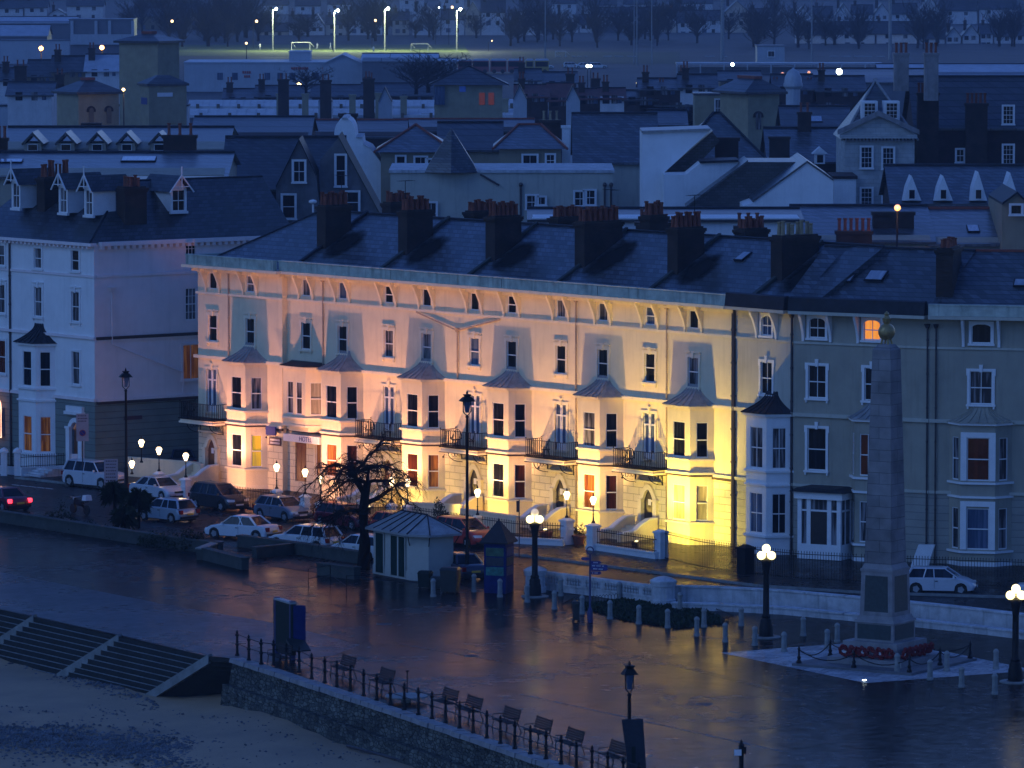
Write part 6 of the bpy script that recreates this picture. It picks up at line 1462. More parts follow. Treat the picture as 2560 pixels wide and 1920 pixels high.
# ---------------------------------------------------------------- the bare weeping tree
def bare_tree(loc, label):
    t = thing('bare_tree', loc, 0, label, 'tree'); R = random.Random(11); T = MB(); T.tube([(0, 0, 0), (.1, 0, 1.4), (0, 0, 3.1), (.12, 0, 4.2), (.25, .05, 4.9)], [.40, .34, .31, .25, .2], 8); T.tube([(.12, 0, 4.2), (-.35, .1, 4.9), (-.5, .1, 5.5)], [.2, .17, .12], 7)
    t_ = T.build('trunk', M['bark'], t, smooth=True)
    L = MB(); Tw = MB()
    def bough(p, d, r, n, seg, droop, depth):
        pts = [p]; d = Vector(d).normalized()
        for i in range(n):
            d = (d + Vector((R.uniform(-.45, .45), R.uniform(-.45, .45), R.uniform(-.3, .3) - droop * i / n))).normalized(); pts.append(pts[-1] + d * seg)
        (L if r > .035 else Tw).tube(pts, [r * (1 - .75 * i / n) for i in range(n + 1)], 5 if r > .035 else 3)
        if depth:
            for i in range(1, n + 1):
                for _ in range(2 if depth > 1 else 3):
                    dd = (pts[i] - pts[i - 1]).normalized() + Vector((R.uniform(-1.2, 1.2), R.uniform(-1.2, 1.2), R.uniform(-.5, .5)))
                    bough(pts[i], dd, max(.010, r * .34), 5, seg * (.55 if depth > 1 else .5), .7 if depth > 1 else .8, depth - 1)
    for k in range(9):
        a = k * 2 * math.pi / 9 + .3; bough(Vector((.22, .05, 4.85)) if k % 2 else Vector((-.48, .1, 5.4)), (math.cos(a), math.sin(a), .62), .11, 7, .42, .42, 2)
    for k in range(5):
        a = [3.3, 2.7, 3.9, -.2, .4][k]; bough(Vector((0, 0, 3.0 + .2 * k)), (math.cos(a), math.sin(a), .3), .085, 7, .44, .4, 2)
    L.build('bough', M['bark'], t, fix=False); o = Tw.build('twigs', M['bark'], t, fix=False); o['kind'] = 'stuff'; return t
bare_tree(G(908, 1424), 'dark bare weeping tree with drooping twiggy crown in front of the hotel')
# palms in the planting bed
def palm(loc, h, label, seed):
    R = random.Random(seed); t = thing('palm_tree', loc, 0, label, 'palm tree'); T = MB(); T.tube([(0, 0, 0), (.05, 0, h * .6), (0, 0, h)], [.13, .1, .09], 7); T.build('trunk', M['bark'], t)
    C = MB()
    for k in range(460):
        a = R.random() * 6.28; el = R.uniform(-.9, 1.4); L_ = R.uniform(.6, 1.1); d = Vector((math.cos(a) * math.cos(el), math.sin(a) * math.cos(el), math.sin(el))); s_ = d.cross(Vector((0, 0, 1))).normalized() * .022
        p0 = Vector((0, 0, h)); p1 = p0 + d * L_ * .6; p2 = p0 + d * L_ + Vector((0, 0, -.28 * L_)); C.add([tuple(p0 - s_), tuple(p0 + s_), tuple(p1 + s_ * 1.3), tuple(p2), tuple(p1 - s_ * 1.3)], [(0, 1, 2, 3, 4)])
    C.build('crown', M['leaf_hedge'], t, fix=False)
palm(G(284, 1312) + Vector((0, .6, 0)), 1.9, 'small palm left of its taller-looking twin in the planting bed', 1)
palm(G(344, 1322) + Vector((0, .5, 0)), 1.7, 'fuller palm right of its twin, beside the pale blue hatchback', 2)
palm(G(310, 1330) + Vector((0, .5, 0)), .9, 'short spiky palm low between the two bigger palms', 5)
def bush(x, y, rx, ry, h, label, seed, m='leaf_hedge', n=700, gz=0):
    R = random.Random(seed); t = MB(); 
    for k in range(n):
        a = R.random() * 6.28; rr = math.sqrt(R.random()); px, py = rx * rr * math.cos(a), ry * rr * math.sin(a); pz = h * R.random() * (1 - .55 * rr ** 2) * (1 + .25 * math.sin(px * 5 + seed)); d = Vector((R.uniform(-1, 1), R.uniform(-1, 1), R.uniform(-.3, 1))).normalized() * .13; s_ = d.cross(Vector((R.random(), R.random(), 1))).normalized() * .06
        p = Vector((px, py, pz)); t.add([tuple(p - s_), tuple(p + d * .6 - s_ * .3), tuple(p + d), tuple(p + s_)], [(0, 1, 2, 3)])
    T_ = thing('shrub', G(x, y) + Vector((0, 0, gz)), HA + .2, label, 'shrub'); t.build('foliage', M[m], T_, fix=False); k = MB(); [k.tube([(R.uniform(-.2, .2) * rx, R.uniform(-.2, .2) * ry, 0), (R.uniform(-.6, .6) * rx, R.uniform(-.5, .5) * ry, h * .6)], .02, 3) for _ in range(6)]; k.build('stem', M['bark'], T_)
bush(150, 1320, 1.2, .7, 1.35, 'rounded dark shrub left of the motorcycle', 1); bush(225, 1335, 1.9, .6, .7, 'low straggly shrub beneath the motorcycle', 2, n=900); bush(430, 1370, 2.6, .8, 1.0, 'wide green shrub in front of the pale blue hatchback', 3, n=1500)
bush(482, 1376, .8, .7, 1.3, 'dense dark shrub at the right end of the planting bed', 4, n=900); bush(60, 1305, 1.6, .5, .5, 'low ground-hugging shrub at the left end of the bed', 6); bush(330, 1352, 2.2, .5, .55, 'low plants at the foot of the palms', 8, n=900)
bush(250, 1183, 2.2, .8, 1.5, 'dark hedge against the corner building side wall', 9, n=1400, m='leaf_dark'); bush(1102, 1322, .5, .5, 1.9, 'narrow conifer-shaped shrub between bays behind the red cars', 10, n=700, m='leaf', gz=.1)
bush(1445, 1352, .5, .4, 1.0, 'leggy plant in a pot by the open gateway', 12, n=300, gz=.1)
for x, y, lb_ in ((1365, 1352, 'round orange-lit tub behind the railing right of the globe lamp'), (1447, 1362, 'terracotta tub in the open gateway')):
    t = thing('plant_tub', G(x, y, .12), 0, lb_, 'plant pot'); b = MB(); b.lathe([(.28, 0), (.38, .45), (.42, .47), (.42, .55), (.36, .55)], 12); b.build('tub', M['pot'], t); b = MB(); b.lathe([(.35, .5), (.2, .56), (.02, .58)], 10); b.build('soil', M['leaf_dark'], t)
# ---------------------------------------------------------------- the town behind
def org(x, Y): p = W(x, 400, Y); return Vector((p.x, Y, 0))
def far_windows(t, lst, Y, o_, style='sash', gm='glass', trim='white_paint', off=-.2):
    for w_ in lst:
        x, yb, ww, hh = w_[:4]; st = w_[4] if len(w_) > 4 else style; g_ = w_[5] if len(w_) > 5 else gm
        p = W(x, yb, Y); window(t, Matrix.Translation((0, off, 0)), p.x - o_.x, p.z, ww, hh, st, 'plain', g_, trim)
def block(label, x0, x1, Y, ye, dep, wallm, roof_=None, yr=None, roofm='slate_far', name='house', cat='house', wins=(), style='sash', gm='glass', stacks=(), lights=(), inset=None, over=.35, group=None, ridge='lead_dark', potm='pot', gable=None, panes=()):
    """block with its front at depth Y; roof_: gx (eaves to us), gy (gable to us), hip, flat"""
    o_ = org(x0, Y); t = thing(name, o_, 0, label, cat, group); a = 0; b_ = W(x1, 400, Y).x - o_.x; ze = W(x0, ye, Y).z; z1 = ze
    mb = MB(); mb.box(0, b_, 0, dep, -.1, ze)
    if roof_ in ('gx', 'hip') : zr = W(x0, yr, Y + dep / 2).z
    elif roof_ == 'gy': zr = W(x0, yr, Y).z
    if roof_ == 'gx': mb.prism([(0, ze), (dep, ze), (dep / 2, zr - .1)], (.05, b_ - .05), 'x')
    if roof_ == 'gy': mb.prism([(0, ze), (b_, ze), (b_ / 2, zr - .1)], (0.05, dep - .05), 'y')
    mb.build('wall', M[wallm], t)
    r = MB()
    if roof_ == 'gx':
        r.add([(-over, -over, ze - .1), (b_ + over, -over, ze - .1), (b_ + over, dep / 2, zr), (-over, dep / 2, zr), (-over, dep + over, ze - .1), (b_ + over, dep + over, ze - .1)], [(0, 1, 2, 3), (3, 2, 5, 4)])
        r.add([(-over, -over, ze - .3), (b_ + over, -over, ze - .3), (b_ + over, -over, ze - .1), (-over, -over, ze - .1)], [(0, 1, 2, 3)])
    elif roof_ == 'gy':
        r.add([(-over, -over, ze - .25), (b_ / 2, -over, zr), (b_ / 2, dep + over, zr), (-over, dep + over, ze - .25), (b_ + over, -over, ze - .25), (b_ + over, dep + over, ze - .25)], [(0, 1, 2, 3), (1, 4, 5, 2)])
        r.tube([(-over, -over, ze - .3), (b_ / 2, -over, zr - .05), (b_ + over, -over, ze - .3)], .12, 4)
    elif roof_ == 'hip':
        k = inset if inset is not None else min(b_, dep) / 2 * .9
        r.add([(-over, -over, ze), (b_ + over, -over, ze), (b_ + over, dep + over, ze), (-over, dep + over, ze), (k, dep / 2, zr), (b_ - k, dep / 2, zr)], [(0, 1, 5, 4), (2, 3, 4, 5), (0, 4, 3), (1, 2, 5), (0, 3, 2, 1)])
        g = MB(); g.tube([(-over, -over, ze + .02), (k, dep / 2, zr + .05), (b_ - k, dep / 2, zr + .05), (b_ + over, -over, ze + .02)], .13, 5); g.build('ridge', M[ridge], t)
    else:
        r.box(-.15, b_ + .15, -.15, dep + .15, ze, ze + .25)
    if r.v: r.build('roof', M[roofm], t)
    if roof_ == 'gx':
        g = MB(); g.tube([(-over, dep / 2, zr + .05), (b_ + over, dep / 2, zr + .05)], .13, 5); g.build('ridge', M[ridge], t)
    far_windows(t, wins, Y, o_, style, gm)
    for i, (x, yb_, pw_, ph_) in enumerate(panes):
        p = W(x, yb_, Y); q_ = MB(); q_.box(p.x - o_.x - pw_ / 2, p.x - o_.x + pw_ / 2, -.06, -.01, p.z, p.z + ph_); q_.build('window', M[('glass', 'glass_net', 'glass_blue')[i % 3]], t)
    for s_ in stacks:   # (x0,x1,ytop,ybottom,depth back,pots)
        sx0, sx1, yt, yb, dy, n_ = s_[:6]; p0 = W(sx0, yt, Y + dy); p1 = W(sx1, yb, Y + dy); mm = MB(); X0, X1 = p0.x - o_.x, p1.x - o_.x
        wd = min(1.2, X1 - X0)
        mm.box(X0, X1, dy, dy + wd, max(0, p1.z - 1.2), p0.z - .25); mm.box(X0 - .1, X1 + .1, dy - .1, dy + wd + .1, p0.z - .25, p0.z); ch = mm.build('chimney', M[s_[6] if len(s_) > 6 else 'brick_stack'], t)
        for k in range(n_):
            q_ = MB(); q_.lathe([(.16, 0), (.12, .15), (.12, .8), (.16, .85), (.16, .95)], 7, (X0 + (X1 - X0) * (k + .5) / n_, dy + wd / 2, p0.z)); q_.build('chimney_pot', M[potm], ch)
    for (lx, ly, lw, lh) in lights:
        if roof_ == 'gx':
            sl = (zr - ze + .1) / (dep / 2 + over)
            for it in range(1): 
                best = min(range(41), key=lambda i: abs(W(lx, ly, Y + dep / 2 * i / 40).z - (ze - .1 + sl * (dep / 2 * i / 40 + over)))); yy = dep / 2 * best / 40
            p = W(lx, ly, Y + yy); skylight(t, p.x - o_.x, yy, z0=ze - .1 + sl * over, y0=0, sl=sl, w=lw, h=lh)
    return t, o_
def pblock(label, pts, Y, dep, wallm, roofm='slate', name='house', cat='house', wins=(), th=.18, over=.3, style='sash', gm='glass', z0=None, trim='white_paint', roof_edges=None):
    """block whose front outline (seen points) is real wall; sloping edges carry roof slabs running back"""
    P = [W(x, y, Y) for x, y in pts]; o_ = Vector((P[0].x, Y, 0)); t = thing(name, o_, 0, label, cat)
    L = [(p.x - o_.x, p.z) for p in P]; zb = 0; full = L + [(L[-1][0], 0), (L[0][0], 0)]
    mb = MB(); mb.prism(full, (0, dep), 'y'); mb.build('wall', M[wallm], t)
    r = MB()
    for i, (a, b_) in enumerate(zip(L[:-1], L[1:])):
        if roof_edges is not None and i not in roof_edges: continue
        if roof_edges is None and abs(a[0] - b_[0]) < .3: continue
        r.prism([a, b_, (b_[0], b_[1] + th), (a[0], a[1] + th)], (-over, dep), 'y')
    if r.v: r.build('roof', M[roofm], t)
    far_windows(t, wins, Y, o_, style, gm, trim)
    return t, o_
def stack(label, x0, x1, yt, yb, Y, n, potm='pot', m='brick_stack', ph=.9):
    p0 = W(x0, yt, Y); p1 = W(x1, yb, Y); t = thing('chimney_stack', Vector((p0.x, Y, 0)), 0, label, 'chimney'); w_ = p1.x - p0.x; mb = MB(); mb.box(0, w_, 0, .95, 0, p0.z - .3); mb.box(-.12, w_ + .12, -.12, 1.07, p0.z - .3, p0.z); mb.build('shaft', M[m], t)
    for k in range(n): q_ = MB(); q_.lathe([(.17, 0), (.13, .12), (.12, ph * .85), (.16, ph * .9), (.16, ph)], 8, (w_ * (k + .5) / n, .45, p0.z)); q_.build('chimney_pot', M[potm], t)
    return t
# --- just behind the hotel
block('flat pale lead roof and rear wing behind the hotel ridge', 1330, 2000, 405, 545, 14, 'stucco_white', 'gx', 522, 'slate_far', wins=(), stacks=((1395, 1500, 550, 575, -6, 5), (1590, 1650, 556, 575, -6, 2), (1838, 1905, 566, 580, -6, 3)))
block('slate roofed rear block left of the glowing lamp', 2000, 2330, 420, 600, 18, 'stucco_grey', 'gx', 515, 'slate', stacks=((2092, 2180, 578, 602, -3, 6), (2183, 2285, 530, 575, 3, 0)), lights=())
block('slate roofed rear block right of the glowing lamp', 2332, 2502, 420, 606, 18, 'stucco_grey', 'gx', 522, 'slate', lights=((2435, 580, .8, 1.6),), ridge='ridge_red')
pblock('plum coloured gable end at the right edge with one tiny window', [(2505, 608), (2505, 512), (2542, 484), (2600, 540), (2600, 608)], 418, 12, 'stucco_tan', 'lead_dark', wins=((2540, 536, .8, .7, 'cas'),))
# --- left: behind the corner building
block('long slate roof behind the corner building, with one big skylight', -60, 560, 432, 438, 20, 'stucco_grey', 'gx', 382, 'slate', lights=((345, 405, 2.6, 1.8), (15, 408, 2.4, 1.2)), stacks=((408, 490, 338, 374, 12, 3), (-10, 18, 345, 385, 12, 2)))
dr, o_ = block('slate roof with a row of small dark gabled dormers', 0, 560, 500, 372, 24, 'stucco_grey', 'gx', 318, 'slate_dark', stacks=((205, 250, 308, 322, 14, 0),))
for x in (82, 165, 243, 317, 398):
    p = W(x, 379, 499); k = MB(Matrix.Translation((p.x - o_.x, 0, 0))); k.box(-.75, .75, -1.0, 4, p.z, p.z + .75); d_ = k.build('dormer', M['stucco_grey'], dr)
    k = MB(Matrix.Translation((p.x - o_.x, 0, 0))); k.prism([(-1.0, p.z + .7), (0, p.z + 1.75), (1.0, p.z + .7), (.9, p.z + .55), (0, p.z + 1.5), (-.9, p.z + .55)], (-1.3, 4.5), 'y'); k.build('dormer_roof', M['slate_dark'], d_)
    window(d_, Matrix.Translation((0, -1.15, 0)), p.x - o_.x, p.z + .05, .9, .62, 'cas', None, 'glass')
# --- gothic hall
gt, go = block('dark slate-roofed gothic hall with steep gables behind the left hotel chimneys', 560, 850, 456, 470, 16, 'brick_dark', 'gx', 343, 'slate_dark', over=.3, wins=())
pblock('steep dark stone gable with a white arched window', [(690, 540), (690, 470), (748, 352), (790, 440), (800, 540)], 452, 7, 'granite_dark', 'lead_dark', wins=((748, 455, .9, 1.7, 'sash2', 'glass'), (722, 546, 1.0, 1.9)), over=.35, roof_edges=(1, 2))
pblock('dark stone gable wall sloping down to the right with a white door high up', [(800, 540), (800, 400), (846, 345), (950, 538)], 454, 10, 'granite_dark', 'concrete_dark', wins=((852, 465, .75, 2.5, 'sash'), (882, 532, .95, 1.7)), over=.3, roof_edges=(2,))
# --- curved white gable
ar = [(862 + 26 * math.cos(a), 332 - 36 * math.sin(a)) for a in [math.pi - i * math.pi / 10 for i in range(11)]]
t, o_ = pblock('tall white curved gable between the gothic hall and the red-ridged roofs', [(790, 560), (790, 372), (834, 350)] + ar + [(890, 345), (906, 345), (908, 363), (926, 372), (950, 405), (976, 433), (1005, 560)], 530, 9, 'stucco_white', 'white_stone', th=.12, over=.15)
stack('dark red chimney stack just above the white curved gable', 848, 892, 284, 330, 545, 0, m='brick_dark')
# --- long cream range with pyramid turret
cr, co_ = block('long cream flat-topped range behind the hotel chimneys', 976, 1532, 500, 432, 14, 'stucco_cream', 'flat', None, 'white_stone', wins=((1330, 522, .95, 1.2, 'sash2'), (1352, 512, .8, .7, 'cas2'), (1450, 515, .95, 1.3, 'sash2'), (1474, 512, .95, 1.3, 'sash2'), (1078, 560, .9, 1.9, 'arch')))
for x in (1302, 1512, 1528): p0 = W(x, 462, 499.8); p1 = W(x, 545, 499.8); k = MB(); k.tube([(p0.x - co_.x, -.12, p0.z), (p0.x - co_.x, -.12, p1.z)], .1, 5); k.ball((p0.x - co_.x, -.12, p0.z), .22, 6, 4); k.build('drainpipe', M['pipe_dark'], cr)
p = W(1128, 434, 500); pk = W(1128, 322, 500); k = MB(); k.lathe([(2.75, p.z + .1), (2.2, p.z + 1.0), (.05, pk.z)], 6, (p.x - co_.x, 1.2, 0)); k.build('turret_roof', M['slate'], cr)
k = MB(); k.tube([(W(1200, 438, 498).x - co_.x, -.2, W(1200, 438, 498).z), (W(1248, 466, 498).x - co_.x, -.2, W(1248, 466, 498).z)], .1, 5); k.build('drainpipe', M['pipe_dark'], cr)
block('slate hipped house with terracotta ridges, left of the pyramid turret', 952, 1122, 527, 380, 12, 'stucco_tan', 'hip', 312, 'slate', wins=((1002, 425, .8, 1.3, 'sash'), (1052, 427, 1.1, 1.3, 'cas2'), (1077, 425, .8, 1.0)), ridge='ridge_red', inset=3.2, over=.6)
block('slate hipped house with terracotta ridges, right of the pyramid turret', 1248, 1402, 520, 372, 11, 'stucco_tan', 'hip', 312, 'slate', wins=((1325, 424, 1.3, 1.35, 'cas2'), (1376, 416, .75, 1.1, 'sash2')), ridge='ridge_red', inset=1.8, over=.6, stacks=())
block('grey link roof between the two terracotta-ridged houses', 1100, 1250, 548, 372, 12, 'stucco_tan', 'gx', 306, 'slate_far', wins=())
block('big plain slate roof right of the terracotta-ridged houses', 1440, 1640, 535, 404, 17, 'stucco_cream', 'gx', 284, 'slate', stacks=((1405, 1424, 314, 400, -3, 0, 'stucco_white'),), wins=())
stack('wide dark brick stack with buff pots above the big slate roof', 1352, 1400, 300, 365, 560, 3, 'pot_buff')
# --- white tower block and gables
pblock('tall narrow white rendered block with a triangular upper wing', [(1604, 545), (1604, 332), (1776, 326), (1660, 432), (1660, 545)], 470, 7, 'stucco_white', 'lead', roof_edges=(1,), wins=())
pblock('dark slate slope tucked under the white triangular wing', [(1668, 545), (1668, 430), (1782, 332), (1800, 352), (1722, 436), (1722, 545)], 474, 6, 'slate_dark', 'slate_dark', roof_edges=(1,))
pblock('white rendered gable wall below the dark square chimney', [(1660, 545), (1660, 437), (1716, 436), (1750, 408), (1846, 404), (1846, 428), (1768, 482), (1715, 545)], 466, 5, 'stucco_white', 'lead_dark', roof_edges=(3, 5))
block('grey hipped slate roof behind the white triangular wing', 1690, 1910, 500, 402, 16, 'stucco_grey', 'hip', 283, 'slate', inset=3.6)
stack('dark square chimney in front of the grey hipped roof', 1788, 1846, 344, 430, 478, 0, m='brick_dark')
block('low black-roofed block behind the white triangular wing', 1628, 1712, 560, 310, 9, 'brick_dark', 'gx', 275, 'slate_dark')
pblock('broad white gable facing the hotel, left of the pedimented building', [(1858, 545), (1858, 515), (1882, 506), (2018, 407), (2083, 452), (2083, 545)], 455, 16, 'stucco_white', 'slate', roof_edges=(2, 3), over=.1)
pblock('dark slate slope left of the broad white gable', [(1716, 545), (1716, 520), (1870, 405), (1990, 405), (1880, 500), (1880, 545)], 462, 8, 'slate_dark', 'slate', roof_edges=(1,))
# --- pedimented stone building and the dark brick range
pb_, po_ = block('stone building with dentilled pediment and quoins at the upper right', 2112, 2286, 520, 350, 14, 'quoin', 'hip', 198, 'slate', wins=((2166, 420, 1.0, 1.95, 'sash4'), (2220, 422, 1.0, 1.95, 'sash4'), (2166, 516, 1.0, 1.7, 'sash4'), (2220, 516, 1.0, 1.7, 'sash4')), style='sash4', inset=3.3, ridge='lead', over=.3, stacks=((2236, 2272, 132, 196, 7, 3, 'granite'), (2312, 2346, 132, 220, 5, 3, 'granite')), potm='pot')
zc = W(2112, 346, 519.5).z; wd = W(2290, 346, 519.5).x - po_.x; zp = W(2195, 290, 519.5).z
k = MB(); k.box(-.5, wd + .1, -.7, 0, zc, zc + .35); k.prism([(-.5, zc + .35), (wd + .1, zc + .35), (wd / 2 - .2, zp)], (-.15, 2)); k.build('pediment', M['quoin'], pb_)
k = MB(); k.prism([(-.7, zc + .35), (wd / 2 - .2, zp), (wd / 2 - .2, zp + .5), (-.7, zc + .8)], (-.7, 0)); k.prism([(wd + .3, zc + .35), (wd / 2 - .2, zp), (wd / 2 - .2, zp + .5), (wd + .3, zc + .8)], (-.7, 0))
for i in range(20): k.box(i * wd / 20, i * wd / 20 + .16, -.5, 0, zc - .25, zc)
k.build('cornice', M['granite'], pb_)
for x in (2177, 2232):
    p = W(x, 302, 519); k = MB(Matrix.Translation((p.x - po_.x, 0, p.z))); k.box(-.75, .75, .6, 3, 0, 1.75); d_ = k.build('dormer', M['white_paint'], pb_); window(d_, Matrix.Translation((0, .38, 0)), p.x - po_.x, p.z + .15, 1.05, 1.45, 'sash4', None, 'glass')
block('dark brick range with tall slate roof and white-framed windows at the right edge', 2292, 2640, 530, 318, 16, 'brick_dark', 'gx', 192, 'slate_far', wins=((2520, 310, .95, 1.7, 'sash4'), (2520, 410, .95, 1.8, 'sash4'), (2400, 405, .7, 1.2, 'sash2')), style='sash4', stacks=((2294, 2346, 232, 420, -1.0, 6), (2415, 2468, 258, 420, -.8, 5)))
tr, to_ = block('slate roof with a row of pointed white dormers at the right edge', 2235, 2640, 470, 506, 14, 'brick_dark', 'gx', 414, 'slate')
for x, hgt, ww in ((2283, 62, 24), (2362, 62, 24), (2450, 72, 22), (2530, 70, 22)):
    a_, b_, c_ = W(x - ww, 504, 468), W(x + ww, 504, 468), W(x, 504 - hgt, 468); k = MB(); k.prism([(a_.x - to_.x, a_.z), (b_.x - to_.x, b_.z), (c_.x - to_.x, c_.z)], (-.4, 3)); d_ = k.build('dormer', M['stucco_white'], tr); window(d_, Matrix.Translation((0, -.6, 0)), (a_.x + b_.x) / 2 - to_.x, a_.z + .1, .55, .85, 'cas', None, 'glass')
block('small white wall and roof beside the stone building', 2085, 2140, 512, 447, 8, 'stucco_white', 'flat', None, 'brick_dark')
block('slate roof with a small pointed white dormer, left of the stone building', 1925, 2112, 560, 402, 16, 'brick_dark', 'gx', 320, 'slate', stacks=((1924, 1974, 342, 402, -1, 0), (1995, 2028, 280, 335, 7, 2)))
p = W(2050, 410, 558); k = MB(Matrix.Translation((p.x, 558, p.z))); t = thing('dormer_window', Vector((p.x, 558, 0)), 0, 'tiny pointed white dormer on the slate roof', 'dormer'); k = MB(); k.box(-.5, .5, 0, 2, p.z, p.z + 1.0); k.prism([(-.8, p.z + 1.0), (.8, p.z + 1.0), (0, p.z + 1.7)], (-.1, 2)); k.build('cheek', M['white_paint'], t); k = MB(); k.box(-.3, .3, -.04, -.01, p.z + .15, p.z + .9); k.build('pane', M['glass'], t)
block('slate roof block in the middle distance left of the stone building', 1960, 2125, 640, 325, 14, 'brick_dark', 'gx', 266, 'slate_far', lights=((2040, 306, 1.4, 1.6),))
# --- yellow brick station buildings
def tower(label, xc, Y, a, s1, s2, yb_, ye, yr, over, m1='brick_yellow_far', name='station_tower', arches=(), red=True):
    p = W(xc, ye, Y); t = thing(name, Vector((p.x, Y, 0)), math.radians(a), label, 'tower'); ze = p.z; mb = MB(); mb.box(0, s1, 0, s2, 0, ze); mb.build('wall', M[m1], t)
    d_ = (s1 * math.sin(math.radians(a)) + s2 * math.cos(math.radians(a))) / 2; zr = W(xc, yr, Y + d_).z; r = MB(); k = min(s1, s2) * .4; r.frus((-over, s1 + over, -over, s2 + over), (k, s1 - k, k, s2 - k), ze + .3, zr); r.box(-over, s1 + over, -over, s2 + over, ze, ze + .299); r.build('roof', M['slate_far'], t)
    if red: r = MB(); r.box(k - .1, s1 - k + .1, k - .1, s2 - k + .1, zr + .002, zr + .35); r.build('ridge', M['ridge_red'], t)
    for (u, z, w_, h_, gm) in arches:
        r = MB(); n = 8; o2 = [(u - w_ / 2 - .3, z + h_ - .2)] + [(u - (w_ / 2 + .35) * math.cos(math.pi * i / n), z + h_ - .1 + (w_ / 2 + .35) * math.sin(math.pi * i / n)) for i in range(n + 1)] + [(u + w_ / 2 + .3, z + h_ - .2)]
        r.prism(o2, (-.12, -.01)); r.build('arch_head', M['brick_dark'], t); r = MB(); r.prism([(u - w_ / 2, z), (u + w_ / 2, z)] + [(u + w_ / 2 * math.cos(math.pi * i / n), z + h_ + w_ / 2 * math.sin(math.pi * i / n)) for i in range(n + 1)], (-.16, -.125)); r.build('window', M[gm], t)
    return t
tower('short yellow brick building with two arched windows at upper left', 196, 752, 33, 6.2, 6.1, 315, 236, 200, .55, arches=((1.9, 8.7, .7, 1.8, 'brick_brown'), (4.6, 8.7, .7, 1.8, 'brick_brown')))
tower('taller yellow brick block with slate hipped roof at upper left', 394, 790, 63, 6.0, 6.3, 190, 108, 84, .6)
lw = tower('lower yellow brick wing with blue and white signs beneath the tall block', 372, 770, 20, 5.4, 4.5, 275, 215, 188, .3, name='station_wing', red=False)
k = MB(); k.box(1.2, 3.4, -.08, -.02, W(0, 242, 770).z, W(0, 232, 770).z); k.build('sign_panel', M['sign_white'], lw)
k = MB(); k.box(-.06, -.02, .8, 3.6, W(0, 262, 770).z, W(0, 245, 770).z); k.build('sign_panel', M['sign_blue'], lw)
tower('yellow brick building with three arched windows in the middle distance', 1870, 700, 22, 4.3, 8.5, 320, 236, 196, .8, arches=((1.4, 9.9, .7, 1.7, 'glass_net'),))
block('yellow brick front with arched windows facing the station roofs', 1736, 1868, 712, 238, 6, 'brick_yellow_far', 'flat', None, 'slate_far', name='station_wing', wins=((1795, 292, .7, 2.2, 'arch', 'glass_net'), (1840, 292, .7, 2.2, 'arch', 'glass_net')))
tk, tko = block('ticket building with two orange doors and blue sign by the station roofs', 1086, 1256, 850, 212, 9, 'brick_yellow_far', 'hip', 166, 'slate_far', inset=5, name='ticket_building', cat='building', over=.9)
for x in (1205, 1228): a_, b_ = W(x - 7, 262, 849.8), W(x + 7, 232, 849.8); k = MB(); k.box(a_.x - tko.x, b_.x - tko.x, -.1, -.02, a_.z, b_.z); k.build('door', emis('orange_door', (.7, .12, .03), .03, (.4, .08, .03)), tk)
a_, b_ = W(1148, 230, 849), W(1164, 216, 849); k = MB(); k.box(a_.x - tko.x, b_.x - tko.x, -.12, -.02, a_.z, b_.z); k.build('sign_panel', emis('blue_sign', (.03, .12, .6), .04, (.05, .1, .4)), tk)
a_, b_ = W(1086, 262, 849), W(1112, 216, 849); k = MB(); k.box(a_.x - tko.x, b_.x - tko.x, -.5, -.02, a_.z, b_.z); k.build('window', M['glass_blue'], tk)
# station canopies: long glazed roofs with brick piers
def canopy(label, x0, x1, Y, y0, y1, n, seed):
    a_, b_ = W(x0, y0, Y), W(x1, y1, Y); t = thing('station_canopy', Vector((a_.x, Y, 0)), 0, label, 'canopy'); L_ = b_.x - a_.x; R = random.Random(seed); mb = MB(); z0_, z1_ = b_.z, a_.z
    mb.add([(0, 0, z0_), (L_, 0, z0_), (L_, 5, z1_), (0, 5, z1_)], [(0, 1, 2, 3)])
    for i in range(n * 3): u0 = L_ * i / (n * 3); mb.box(u0, u0 + .12, -.02, 5, z0_ + .02, z0_ + .1) if 0 else mb.tube([(u0, 0, z0_ + .04), (u0, 5, z1_ + .04)], .06, 3)
    mb.box(0, L_, -.1, 0, z0_ - .4, z0_ + .02)
    mb.build('roof', M['far_wall'], t); mb = MB(); mb.box(0, L_, .3, .5, 0, z0_ - .6); mb.build('wall', M['shed_grey'], t); mb = MB(); [mb.box(L_ * (i + .4) / n, L_ * (i + .4) / n + .5, -.5, 0, 0, z0_ + .4) for i in range(n)]; mb.build('post', M['brick_brown'], t); return t
canopy('left long pale station canopy in segments', 470, 1085, 930, 252, 266, 12, 1); canopy('right long pale station canopy in segments', 1255, 1560, 930, 250, 264, 6, 2); canopy('lower pale station canopy across the middle', 470, 1620, 905, 274, 288, 16, 3)
block('pale stained wall of the station at far left', -40, 470, 880, 266, 5, 'shed_white', 'flat', None, 'lead_dark', name='station_wall', cat='wall')
for i, (x, yt) in enumerate(((698, 234), (762, 234), (818, 236), (880, 236), (945, 232), (1008, 240), (1062, 284), (1262, 246), (1330, 248), (1400, 250), (1530, 246))):
    stack(['first', 'second', 'third', 'fourth', 'fifth', 'sixth', 'seventh', 'eighth', 'ninth', 'tenth', 'eleventh'][i] + ' buff brick pier from the left along the station roofs', x - 7, x + 9, yt, yt + 30, 900 + i, 0, m='brick_yellow_far')
block('wide grey slate roof between the station and the gothic hall', 480, 770, 600, 345, 22, 'brick_dark', 'gx', 292, 'slate_far'); block('grey slate roof behind the curved white gable', 770, 1010, 640, 340, 18, 'brick_dark', 'gx', 300, 'slate_far', ridge='ridge_red')
